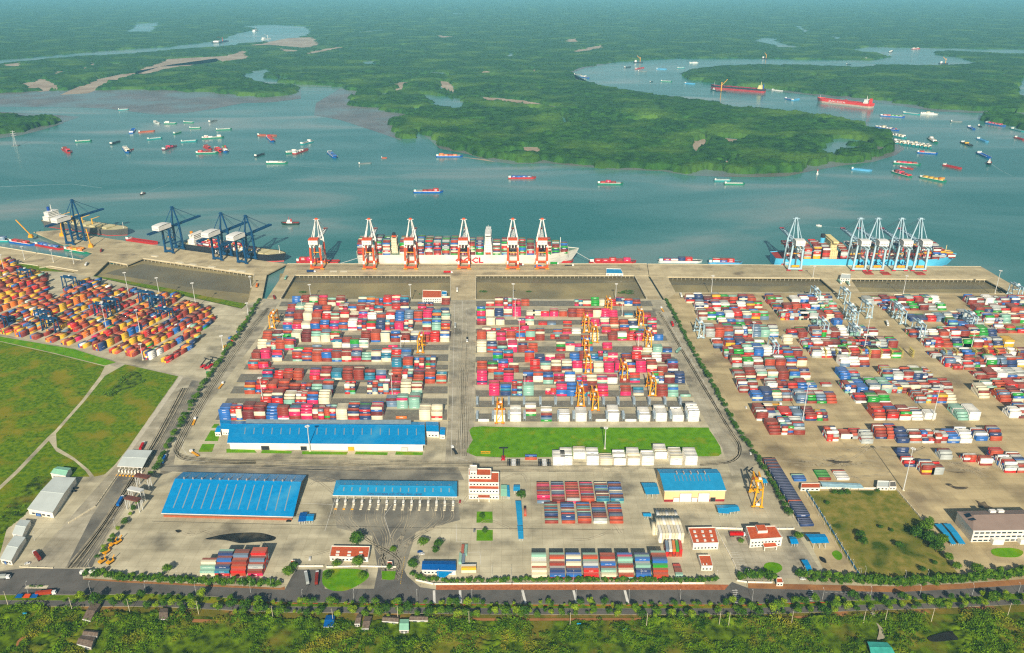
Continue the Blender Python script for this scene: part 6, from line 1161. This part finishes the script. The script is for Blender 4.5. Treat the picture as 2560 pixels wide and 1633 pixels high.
def along(pix,step,jit,fn):
    P=[Wp(*q) for q in pix]; i=0
    for a,c in zip(P,P[1:]):
        n=max(1,int((c-a).length/step))
        for k in range(n): q=a.lerp(c,(k+random.random()*.5)/n)+Vector((random.uniform(-jit,jit),random.uniform(-jit,jit),0)); fn(i,q); i+=1
along([(650,752),(600,835),(545,915),(512,960),(490,1000),(452,1065),(430,1100),(395,1170),(372,1200)],6.5,1.2,lambda i,q:tree('hedge_tree','dense small tree, %s from the quay along the left hedge line'%ordn(i),q,TREES,(1,4,3,0)[i%4],random.uniform(.75,1.15),'trees of the left hedge line'))
along([(345,1262),(318,1300),(290,1340),(260,1380),(238,1412)],7.,1.5,lambda i,q:tree('hedge_tree','small tree, %s from the gantry towers along the left lot edge'%ordn(i),q,TREES,i%6,random.uniform(.6,.95),'trees of the left lot edge'))
along([(1664,752),(1700,820),(1745,905),(1795,990),(1840,1075),(1880,1130),(1915,1185),(1945,1240),(1975,1300)],5.8,.8,lambda i,q:tree('hedge_tree','round clipped tree, %s from the quay along the right hedge line'%ordn(i),q,TREES,(1,4)[i%2],random.uniform(.66,1.1),'trees of the right hedge line'))
along([(216,1440),(330,1452),(540,1461),(700,1468)],3.4,1.5,lambda i,q:tree('hedge_shrub','leafy hedge shrub, %s from the left along the lower left lot'%ordn(i),q,HED,i%4,random.uniform(1.,1.6),'lower left hedge',cat='shrub'))
along([(216,1434),(330,1446),(540,1456),(690,1462)],4.4,1.2,lambda i,q:tree('hedge_shrub','rear hedge shrub, %s from the left along the lower left lot'%ordn(i),q,HED,i%4,random.uniform(1.,1.5),'lower left hedge rear',cat='shrub'))
along([(1030,1440),(1060,1452),(1120,1456),(1280,1455),(1800,1455)],3.3,.8,lambda i,q:tree('hedge_shrub','bright hedge shrub, %s from the left along the centre white wall'%ordn(i),q,HED,i%4,random.uniform(.8,1.3),'centre roadside hedge',cat='shrub'))
along([(1846,1444),(1940,1448)],3.,2.,lambda i,q:tree('hedge_shrub','thick bush, %s left of the forecourt guard house'%ordn(i),q,HED,i%4,random.uniform(1.4,2.),'forecourt hedge',cat='shrub'))
along([(1990,1440),(2060,1446),(2150,1454),(2260,1458),(2400,1452),(2560,1436),(2640,1430)],3.4,1.8,lambda i,q:tree('hedge_shrub','dense dark bush, %s along the right roadside bank'%ordn(i),q,HED,i%4,random.uniform(1.2,1.9),'right roadside hedge',cat='shrub'))
along([(2020,1452),(2150,1460),(2260,1465),(2400,1458),(2580,1440)],4.2,1.,lambda i,q:tree('hedge_shrub','low outer bush, %s along the right roadside bank'%ordn(i),q,HED,i%4,random.uniform(.9,1.4),'right roadside hedge outer',cat='shrub'))
along([(330,1496),(540,1500),(680,1512),(900,1513),(1280,1514),(1870,1514),(2080,1507),(2350,1502),(2600,1486)],6.2,1.2,lambda i,q:tree('median_tree','median tree, %s from the left between the road lanes'%ordn(i),q,TREES,i%6,random.choice([.35,.5,.5,.7,.9,1.1])*random.uniform(.85,1.15),'median trees'))
along([(170,1504),(400,1520),(680,1534),(1000,1538),(1280,1540),(1900,1538),(2100,1528),(2380,1520),(2620,1500)],5.,3.6,lambda i,q:tree('roadside_tree','scrubby roadside tree, %s from the left below the main road'%ordn(i),q,TREES,i%6,random.choice([.5,.7,.9,1.1,1.35])*random.uniform(.85,1.15),'roadside trees'))
for px,py,s,k,lab in [(895,1362,1.15,0,'big round tree behind the orange gatehouse'),(1303,1248,.85,0,'round clipped tree beside the long blue canopy'),(842,1418,.7,1,'leafy tree left in front of the gatehouse'),(896,1416,.95,1,'leafy tree right in front of the gatehouse'),(820,1448,.6,2,'tree on the left of the gate island lawn'),(905,1448,.6,1,'tree on the right of the gate island lawn'),(983,1380,.55,1,'narrow tree in the gate lane'),(1058,1365,.85,1,'tree with two crowns left of the car park'),(1096,1370,.75,2,'tree right of the two crowned one'),(1088,1382,.6,2,'low bush tree below the car park pair'),(975,1425,.5,2,'little tree on the gate lane island'),(1033,1420,.85,0,'tree at the left end of the deep blue shed'),(1205,1296,.5,0,'clipped tree in the upper car park bed'),(1213,1334,.5,2,'clipped tree in the lower car park bed'),(420,1432,.7,1,'tree standing in the lower left hedge'),(722,1440,.9,1,'tree at the truck entrance corner'),(735,1425,.7,0,'tree behind the truck entrance corner'),
 (2150,1345,.75,0,'upper tree of the stacked pair in the vacant lot'),(2156,1362,.75,0,'lower tree of the stacked pair in the vacant lot'),(2068,1262,.4,0,'lone bush at the vacant lot left'),(2085,1236,.55,0,'bushes left along the vacant lot back wall'),(2100,1238,.6,0,'bushes middle along the vacant lot back wall'),(2116,1238,.6,0,'bushes right along the vacant lot back wall'),(2194,1231,.35,0,'small bush right along the vacant lot back wall'),(2290,1345,1.1,0,'left tree of the dark grove by the blue car ports'),(2310,1330,1.1,1,'rear tree of the dark grove by the blue car ports'),(2320,1360,1.15,0,'middle tree of the dark grove by the car ports'),(2340,1380,1.1,0,'front tree of the dark grove by the car ports'),(2352,1362,.95,1,'right tree of the dark grove by the car ports'),(2322,1312,.7,1,'top tree of the dark grove by the car ports'),(2370,1402,.7,1,'small tree trailing the dark grove'),(2390,1424,.7,1,'last small tree trailing the dark grove'),(2305,1430,.5,0,'round bush at the vacant lot front'),(2335,1412,.45,0,'bush at the vacant lot lower right'),(2245,1370,.65,2,'pale feathery tree in the vacant lot'),(2200,1322,.4,2,'pale small tree in the vacant lot middle'),(2228,1330,.35,2,'pale tiny tree right in the vacant lot'),(1995,1348,.7,1,'tree right of the guard canopy'),(1852,1358,.5,1,'tree left of the forecourt office'),(2440,1432,.9,1,'dark tree on the bank below the big office')]:
    tree('broadleaf_tree',lab,Wp(px,py),BIG,k,s,'broadleaf trees')
# --- scrub belt: relief plus leafy clumps
def clear_of(x,y):
    r=np.ones(x.shape,bool)
    for px,py,d in ((228,1530,9),(220,1600,9),(228,1584,9),(410,1536,7),(823,1553,7),(896,1548,6),(916,1556,7),(1010,1562,7),(1048,1546,9),(976,1548,9),(2200,1622,13),(2190,1560,5),(2372,1590,14),(1224,1614,10),(115,1608,12)):
        p=Wp(px,py); r&=np.hypot(x-p.x,y-p.y)>d
    return r
def scrub(name,label,pix_poly,x0,x1,y0,y1,st,cell,hm,dm,m,n_cl,hs,lm=None):
    xs=np.arange(x0,x1,st); ys=np.arange(y0,y1,st); X,Y=np.meshgrid(xs,ys); X=X+(RNG.random(X.shape)-.5)*st*.6; Y=Y+(RNG.random(X.shape)-.5)*st*.6
    px,py=Qa(X,Y,0*X); ins=inpoly(px,py,pix_poly); big=vnoise(X/17,Y/17); k=np.clip((big-.3)*2.2,0,1)
    Z=np.where(ins,.1+hm*vnoise(X/5,Y/5)*k+dm*crowns(X,Y,cell)*k*1.2,-.15); ny,nx=X.shape; idx=np.arange(nx*ny).reshape(ny,nx); q=np.stack([idx[:-1,:-1],idx[:-1,1:],idx[1:,1:],idx[1:,:-1]],-1).reshape(-1,4); q=q[ins.ravel()[q].any(1)]; u,inv=np.unique(q,return_inverse=True); v=np.stack([X.ravel()[u],Y.ravel()[u],Z.ravel()[u]],1)
    tag(np_mesh(name,v,inv.reshape(-1,4),m,kind='stuff'),label,'scrub')
    if n_cl:
        vv=[];ff=[]; cx=RNG.uniform(x0,x1,n_cl*3); cy=RNG.uniform(y0,y1,n_cl*3); px,py=Qa(cx,cy,0*cx); ok=inpoly(px,py,pix_poly)&(vnoise(cx/17,cy/17)+.35*vnoise(cx/6+9,cy/6)>.50)&clear_of(cx,cy); cx=cx[ok][:n_cl]; cy=cy[ok][:n_cl]; n=len(cx); K=42
        hh=hs*(.35+.9*RNG.random(n))*(.4+vnoise(cx/17,cy/17)); a=RNG.random((n,K))*6.283; r=RNG.random((n,K))**.5; X=cx[:,None]+np.cos(a)*r*hh[:,None]*.95; Y=cy[:,None]+np.sin(a)*r*hh[:,None]*.95; Z=hh[:,None]*(.25+.85*np.sqrt(np.clip(1-r*r*.9,0,1))*(.75+.35*RNG.random((n,K))))
        P=np.stack([X,Y,Z],-1).reshape(-1,3); N=len(P); t=RNG.normal(size=(N,3)); t/=np.linalg.norm(t,axis=1)[:,None]; b=np.cross(t,RNG.normal(size=(N,3))); b/=np.linalg.norm(b,axis=1)[:,None]; s=(.22+.3*RNG.random(N))[:,None]*(np.repeat(hh,K)[:,None]*.28+.45)
        V=np.stack([P-t*s,P-b*s*.6,P+t*s,P+b*s*.6],1).reshape(-1,3); Fq=np.arange(N*4).reshape(N,4)
        tag(np_mesh(name+'_leaves',V,Fq,lm or M_SCRL,kind='stuff'),label+', leafy tops','scrub')
M_SCR=mat('scrub_ground',(104,130,16),.95,.1,.14,rgb2=(40,58,12),detail=10,spec=.05,big=((122,112,38),.03,.52,.68)); M_SCRL=mat('scrub_leaves',(108,146,18),.85,.1,.16,rgb2=(32,68,8),detail=6,spec=.1,big=((150,140,40),.035,.55,.72))
scrub('scrub_belt','tangled green scrub filling the foreground below the main road',[(-300,1502),(60,1512),(220,1532),(420,1536),(700,1550),(1280,1552),(1900,1548),(2200,1540),(2900,1520),(2900,1800),(-300,1800)],-440,440,395,500,.75,3.6,1.2,2.2,M_SCR,6500,3.3)
scrub('meadow_tufts','rough grass and low bushes on the left meadow',[(0,856),(133,886),(258,918),(200,1000),(130,1080),(20,1190),(-60,1260),(-60,846)],-640,-330,640,1010,1.6,4,.35,.5,M_GRASS,260,1.2)
scrub('meadow_thicket','dark green thicket in the triangular meadow',[(256,972),(284,930),(316,918),(352,934),(360,955),(330,970),(300,978),(275,994),(248,988)],-480,-360,800,920,1.,4,1.,1.6,M_SCR,1100,3.2,M_LEAF[0])
scrub('roadside_scrub','low scrub on the left bank of the white sheds',[(0,1250),(60,1200),(110,1190),(135,1195),(60,1290),(20,1320),(-40,1380),(-60,1300)],-470,-330,560,680,1.,3.5,.8,1.2,M_SCR,200,2.)
sheet('bare_earth_patch',smooth_px([(60,1590),(110,1578),(170,1580),(185,1602),(150,1630),(60,1640),(40,1612)],3),.55,M_EARTH); sheet('bare_earth_patch',[(210,1541),(420,1545),(600,1552),(700,1556),(690,1562),(420,1554),(300,1550),(205,1548)],.4,M_EARTH); sheet('bare_earth_patch',[(1060,1545),(1280,1546),(1900,1544),(2100,1536),(2100,1541),(1900,1550),(1280,1552),(1060,1551)],.4,M_EARTH)
sheet('footpath',smooth_px([(2176,1532),(2186,1530),(2192,1548),(2206,1570),(2212,1606),(2192,1606),(2198,1575),(2186,1550)],3),.75,mat('path_concrete',(176,166,140),.9)); sheet('pond',smooth_px([(1190,1610),(1230,1606),(1256,1612),(1250,1622),(1210,1624)],3),.9,M_PUD); sheet('pond',smooth_px([(2322,1592),(2380,1578),(2420,1584),(2425,1596),(2370,1602),(2330,1604)],3),.9,M_PUD)
# ================================================================= VEHICLES, POLES, SMALL THINGS
M_CABW=mat('cab_white',(226,228,226),.4,.05,.3)
def truck_proto(box,cabm,boxm=None,flat=False):
    t=thing('truck','x','truck')
    c=MB(); c.box(3.6,6.2,-1.2,1.2,.7,3.2); c.box(6.2,6.6,-1.1,1.1,.7,1.7); cb=c.build('cab',cabm,t); MB().box(6.2,6.24,-1.,1.,1.9,2.9).build('windscreen',M_GLS,cb)
    MB().box(-8.6,4.2,-1.15,1.15,1.0,1.35).build('chassis',M_DKM if not flat else flat,t)
    for x in (5.2,-5.2,-6.6,-8.,2.4):
        for y in (-1.05,1.05): MB().tube((x,y-.18,.5),(x,y+.18,.5),.5,k=8).build('wheel',M_RUBB,t)
    if box: MB().box(-8.5,3.4,-1.22,1.22,1.38,3.98).build('container',boxm,t)
    return t
def car_proto(m):
    t=thing('car','x','car'); b=MB(); b.box(-2.2,2.2,-.9,.9,.35,.95); pts=[(-1.7,.95),(-1.2,1.5),(.6,1.5),(1.3,.95)]
    n=len(b.v); 
    for y in (-.8,.8):
        for x,z in pts: b.v.append((x,y,z))
    b.f+=[(n,n+1,n+2,n+3),(n+7,n+6,n+5,n+4),(n,n+4,n+5,n+1),(n+1,n+5,n+6,n+2),(n+2,n+6,n+7,n+3)]
    bo=b.build('body',m,t); MB().box(-1.5,1.0,-.83,.83,1.05,1.38).build('windows',M_GLS,bo)
    for x in (-1.4,1.4):
        for y in (-.85,.85): MB().tube((x,y-.1,.33),(x,y+.1,.33),.33,k=8).build('wheel',M_RUBB,t)
    return t
def head(a,b): A=Wp(*a); B=Wp(*b); d=B-A; return math.atan2(d.y,d.x)
BM={k:mat('truck_box_'+k,COLS[k],.5,.08,.2) for k in ('red','rust','orange','navy','blue','white','grey','amber','teal','green','yellow')}
for px,py,hp,col,cabm,lab in [(486,1055,(490,1045),'fy',M_CABW,'yellow flatbed truck beside the left hedge road'),(485,1135,(472,1127),'fy',M_CABW,'orange flatbed truck turning at the lower left bend'),(554,965,(562,955),'fy',M_CABW,'yellow flatbed truck on the left perimeter road'),(1135,1127,(1128,1117),'fd',M_CABW,'dark empty trailer truck at the avenue foot'),(92,1392,(85,1383),'rust',M_CABW,'red box truck turning in the left lot'),(303,1255,(308,1246),'blue',M_CABW,'blue box truck on the left access road'),(411,1150,(414,1143),'blue',M_CABW,'blue and white truck at the hedge gap'),(767,1447,(765,1436),'grey',M_CABW,'grey box truck, left one at the truck entrance'),(793,1447,(794,1436),'rust',M_CABW,'red box truck, right one at the truck entrance'),(357,1118,(362,1108),'red',M_CABW,'red box truck behind the white gate canopy'),(1122,683,(1136,683),'red',M_CABW,'red box truck on the quay left of the lettered crane'),(780,681,(790,681),'navy',M_CABW,'navy box truck at the lone crane foot'),(1300,664,(1316,664),'rust',M_CABW,'rust box truck under the centre right crane'),(1349,669,(1361,669),'blue',M_CABW,'blue box truck under the bow crane'),(1388,661,(1400,661),'green',M_CABW,'green box truck near the white bow'),(1425,665,(1435,665),'fd',M_CABW,'grey empty trailer on the quay near the bow'),(1655,775,(1650,768),'fy',M_CABW,'orange flatbed on the right perimeter road top'),(1680,812,(1675,800),'red',M_DKM,'dark red truck on the right perimeter road'),(1697,878,(1703,872),'teal',M_CABW,'pale teal truck crossing the right perimeter road'),(1702,740,(1699,732),'white',M_CABW,'white truck at the right bridge foot'),(2099,708,(2107,716),'teal',M_CABW,'left pale truck on the right trestle'),(2120,712,(2128,720),'teal',M_CABW,'right pale truck on the right trestle'),(2218,812,(2222,822),'white',M_CABW,'white truck on the right diagonal avenue'),(685,745,(682,738),'rust',M_CABW,'rust truck at the left bridge foot'),(643,715,(645,708),'amber',M_CABW,'yellow truck on the canal road'),(254,628,(258,620),'rust',M_CABW,'red truck on the left inlet road'),(217,662,(222,655),'white',M_CABW,'white truck on the left access ramp'),(716,696,(720,690),'teal',M_CABW,'teal truck on the left centre bridge'),(228,1437,(240,1437),'white',M_CABW,'white truck by the lower left junction') ,(-8+14,1447,(30,1446),'grey',M_CABW,'grey truck at the left frame edge on the road'),(1168,851,(1168,860),'fd',M_CABW,'empty trailer mid avenue'),(1143,727,(1143,720),'white',M_CABW,'white van like truck on the central bridge'),(1138,816,(1138,808),'grey',M_CABW,'grey truck on the avenue left side'),(1940,1013,(1955,1013),'fy',M_CABW,'yellow flatbed in the right yard aisle'),(1848,1340,(1858,1340),'red',M_CABW,'red trucks by the forecourt rear wall'),(120,1487,(150,1484),'orange',M_CABW,'orange tipper truck on the lower left road')]:
    fl=None; bx=True
    if col=='fy': fl=M_CYE; bx=False
    elif col=='fd': fl=M_DKM; bx=False
    t=truck_proto(bx,cabm,BM.get(col),fl or False); place(t,Wp(px,py,.06),head((px,py),hp),lab,'trucks'); t['category']='truck'
CM=[mat('car_white',(226,226,222),.3),mat('car_black',(34,36,40),.3),mat('car_red',(170,30,30),.3),mat('car_grey',(120,124,128),.3),mat('car_blue',(30,80,150),.3)]
for i,(px,py,hp,c,lab) in enumerate([(722,1304,(730,1304),1,'black car at the big warehouse corner'),(775,1398,(776,1392),0,'white car in the lot by the gatehouse'),(190,1222,(198,1222),1,'black car, upper one beside the long white shed'),(186,1229,(194,1229),1,'black car, lower one beside the long white shed'),(1186,1328,(1187,1322),3,'grey car in the office car park'),(69,1410,(76,1409),0,'white car in the left lot front'),(1050,1381,(1056,1381),4,'blue car under the car park tree'),(1055,1386,(1062,1386),0,'white car under the car park tree'),(1876,1135,(1878,1140),0,'white van by the right hedge curve'),(2006,1449,(2014,1449),0,'white car right of the forecourt guard house'),(1865,1020,(1868,1027),0,'white car by the right hedge'),(1150,1255,(1151,1250),2,'red car left of the stepped office')]):
    t=car_proto(CM[c]); place(t,Wp(px,py,.05),head((px,py),hp),lab,'parked cars')
# reach stackers
def stacker(px,py,rz,m,lab):
    p=Wp(px,py,.05); t=thing('reach_stacker',lab,'reach stacker',p,rz,'reach stackers'); MB().box(-3.6,3.6,-1.6,1.6,.8,2.2).build('chassis',m,t); c=MB().box(-1.6,.6,-.9,.9,2.2,3.8).build('cab',m,t); MB().box(.61,.66,-.8,.8,2.6,3.6).build('cab_window',M_GLS,c); MB().bar((-3.,0,3.4),(6.5,0,9.5),1.0).build('boom',M_DKM,t); MB().cb(7,0,9.,1.2,9,.8).build('spreader',M_DKM,t)
    for x in (-2.6,2.6):
        for y in (-1.7,1.7): MB().tube((x,y-.4,.85),(x,y+.4,.85),.85,k=8).build('wheel',M_RUBB,t)
for px,py,rz,m,lab in [(1258,1148,1.57,M_CRE,'red reach stacker at the lawn edge'),(508,918,1.0,M_CRE,'left of three red reach stackers by the left hedge'),(518,922,.7,M_CRE,'middle of three red reach stackers by the left hedge'),(528,915,1.3,M_CRE,'right of three red reach stackers by the left hedge'),(1890,1200,2.4,M_CRE,'red reach stacker behind the yellow gantry'),(2500,918,1.4,M_CRE,'red reach stacker in the far right yard'),(2496,800,.8,M_CYE,'yellow reach stacker in the far right yard')]: stacker(px,py,rz,m,lab)
o=MB().box(-4,4,-1,1,0,1.6).build('skip_bin',mat('skip_green',(20,150,90),.6)); o.location=Wp(524,932,.03); tag(o,'bright green skip beside the reach stackers','skip')
for i,x in enumerate((1285,1362)):     # parked spreaders: black and white teeth
    for k in range(6):
        t=thing('parked_trailer','%s parked %s trailer, %s group on the lawn edge'%(ordn(k),'white' if 1<k<4 else 'black','left' if i==0 else 'right'),'trailer',Wp(x-14+k*5.2,1158,.05),math.pi/2,'parked trailers'); m=M_CABW if 1<k<4 else M_DKM
        MB().box(-6,6,-1.1,-.5,.9,1.3).build('rail',m,t); MB().box(-6,6,.5,1.1,.9,1.3).build('rail',m,t)
        for q in range(5): MB().box(-5.5+q*2.4,-4.8+q*2.4,-1.1,1.1,.9,1.35).build('cross_member',m,t)
        for y in (-1,1): MB().tube((4,y-.2,.45),(4,y+.2,.45),.45,k=8).build('wheel',M_RUBB,t)
t=thing('orange_skid','orange steel frame lying at the lawn left corner','frame',Wp(1214,1132,.06)); b=MB(); [b.bar((-5,y,.6),(5,y,.6),.5) for y in (-1.5,1.5)]; [b.bar((x,-1.5,.6),(x,1.5,.6),.4) for x in (-4,0,4)]; b.build('frame',M_CYE,t)
# yellow machines at left lot
for i,(x,y) in enumerate([(283,1362),(266,1382),(256,1405),(276,1407),(295,1357)]):
    t=thing('digger','yellow digger parked by the left lot trees, %s in line'%ORD[i],'digger',Wp(x,y,.05),1.1,'parked diggers'); MB().box(-3,3,-1.5,1.5,.9,2.4).build('body',M_CYE,t); MB().box(-2.6,2.6,-1.9,-1.2,0,.9).build('track',M_RUBB,t); MB().box(-2.6,2.6,1.2,1.9,0,.9).build('track',M_RUBB,t); MB().box(-.5,1.2,-.9,.6,2.4,3.8).build('cab',M_GLS,t); MB().bar((2,0,2.4),(5,0,5),.5).build('arm',M_CYE,t)
# street lamps and power poles
def lamp(px,py,h,lab,side=1):
    t=thing('street_lamp',lab,'street lamp',Wp(px,py,.03),0,'street lamps'); MB().tube((0,0,0),(0,0,h),.12,.07,6).build('pole',M_MAST,t); MB().bar((0,0,h),(0,1.8*side,h+.4),.1).build('arm',M_MAST,t); MB().cb(0,1.9*side,h+.42,.35,.9,.16).build('lamp_head',M_CWH,t)
for i,x in enumerate((70,227,365,490,627,757,885,1043,1180,1305,1440,1572,1700,1838,1880,2056,2175,2298,2430,2545)): 
    y=1478+ (0 if x>700 else -14+x*.02); lamp(x,1482 if x<700 else 1503 if x<1900 else 1503-(x-1900)*.028,9.5,'street lamp, %s from the left along the main road'%ordn(i))
for i in range(10): lamp(2018+i*14.2,1246+i*22,7.5,'lamp post, %s down the blue fence of the vacant lot'%ordn(i))
for i in range(8): lamp(1912+i*11.8,1170+i*21,6.5,'lamp post, %s down the long navy container line'%ordn(i))
for i,(x,y) in enumerate([(443,1452),(537,1459),(607,1466),(678,1466),(1278,1445),(1373,1452),(1434,1450),(1500,1455),(1602,1448),(1792,1450),(1870,1448),(2010,1440),(2150,1445),(2162,1440),(2262,1450),(2318,1448),(2450,1440),(398,1445),(87,1352),(287,1318),(224,1423),(1096,1448),(1230,1440)]): lamp(x,y,8.,'inner lamp post, %s listed along the roadside lots'%ordn(i))
POL=[(20,1512,-10),(181,1527,-8),(325,1532,-8),(497,1536,-6),(683,1548,-5),(833,1556,-4),(995,1548,-3),(1173,1562,-2),(1425,1566,0),(1616,1568,2),(1798,1562,5),(1821,1566,5),(1978,1562,6),(2158,1558,8),(2212,1556,8),(2328,1554,9),(2518,1542,10)]
PT=[]
for i,(x,y,dx) in enumerate(POL):
    p=Wp(x,y); t=thing('power_pole','concrete power pole, %s from the left in the foreground line'%ordn(i),'power pole',p,0,'power poles'); MB().tube((0,0,0),(0,0,13.5),.22,.13,6).build('pole',M_EDGE,t); MB().bar((-1.1,0,12.4),(1.1,0,12.4),.15).build('cross_arm',M_DKM,t)
    ins=MB(); [ins.cb(a,0,12.7,.12,.12,.3) for a in (-1,0,1)]; ins.build('insulators',M_CWH,t); PT.append(p)
w=MB()
for a,c in zip(PT,PT[1:]):
    for o in (-1,0,1):
        q=[a.lerp(c,k/8)+Vector((o*.2,o,12.8-2.2*(1-(2*k/8-1)**2)*min(1,(c-a).length/60))) for k in range(9)]
        for u,v in zip(q,q[1:]): w.bar(u,v,.05)
tag(w.build('power_lines',M_DKM),'thin sagging power lines strung between the foreground poles','power line')
# median kerb planters and signs
k=MB(); P=[Wp(x,y,.05) for x,y in ((540,1496),(680,1508),(1000,1512),(1280,1513.5),(1865,1513.5),(2077,1506))]
for i,(a,c) in enumerate(zip(P,P[1:])):
    n=int((c-a).length/4)
    for j in range(n):
        if j%2: continue
        u=a.lerp(c,j/n); v=a.lerp(c,(j+1)/n); k.bar(u+Vector((0,0,.18)),v+Vector((0,0,.18)),.35,.36)
k.build('median_kerb',mat('kerb_red',(190,60,50),.7))['kind']='structure'
for i,(x,y) in enumerate([(1447,1566),(64,1540),(1560,1580)]):
    t=thing('notice_board','small blue and white notice board in the scrub, %s from left'%ORD[[1,0,2][i]],'sign',Wp(x,y)); MB().box(-1.6,1.6,-.06,.06,1.6,3.2).build('board',M_BROOF2,t); MB().bar((-1.2,0,0),(-1.2,0,1.6),.12).build('post',M_MAST,t); MB().bar((1.2,0,0),(1.2,0,1.6),.12).build('post',M_MAST,t)
t=thing('roadside_tarps','blue and orange market tarps at the lower left verge','stall',Wp(72,1496)); 
for x,c in ((-7,M_NROOF),(-1,M_OR),(5,M_NROOF)): MB().poly([(x-2.6,-2,2.2),(x+2.6,-2,2.2),(x+2.2,2,2.8),(x-2.2,2,2.8)]).build('tarp',c,t); MB().bar((x,0,0),(x,0,2.4),.12).build('post',M_DKM,t)
p=Wp(110,1481); t=thing('traffic_island','small planted traffic island on the left junction','island',Wp(92,1468)); MB().box(-9,9,-1.5,1.5,0,.35).build('kerb',M_EDGE,t); b=MB(); 
for i in range(60):
    q=Vector((random.uniform(-6,6),random.uniform(-1,1),.4+random.random()*1.1)); d=Vector((random.uniform(-1,1),random.uniform(-1,1),random.uniform(-.3,.6)))*.5; e=Vector((-d.y,d.x,.2)); b.quad(q-d,q-e,q+d,q+e)
b.build('shrubs',M_LEAF[1],t)
# ================================================================= haze: the humid air over the delta
m=bpy.data.materials.new('humid_air'); m.use_nodes=True; n=m.node_tree.nodes; l=m.node_tree.links
n.remove(n['Principled BSDF']); pv=n.new('ShaderNodeVolumePrincipled'); pv.inputs['Color'].default_value=(.27,.70,1.,1); pv.inputs['Density'].default_value=HAZE; pv.inputs['Anisotropy'].default_value=-.25
l.new(pv.outputs[0],n['Material Output'].inputs['Volume'])
hz=MB().box(-16000,16000,-400,26000,-7.5,470).build('haze',m); tag(hz,'pale blue humid haze over the whole delta','haze',kind='stuff')
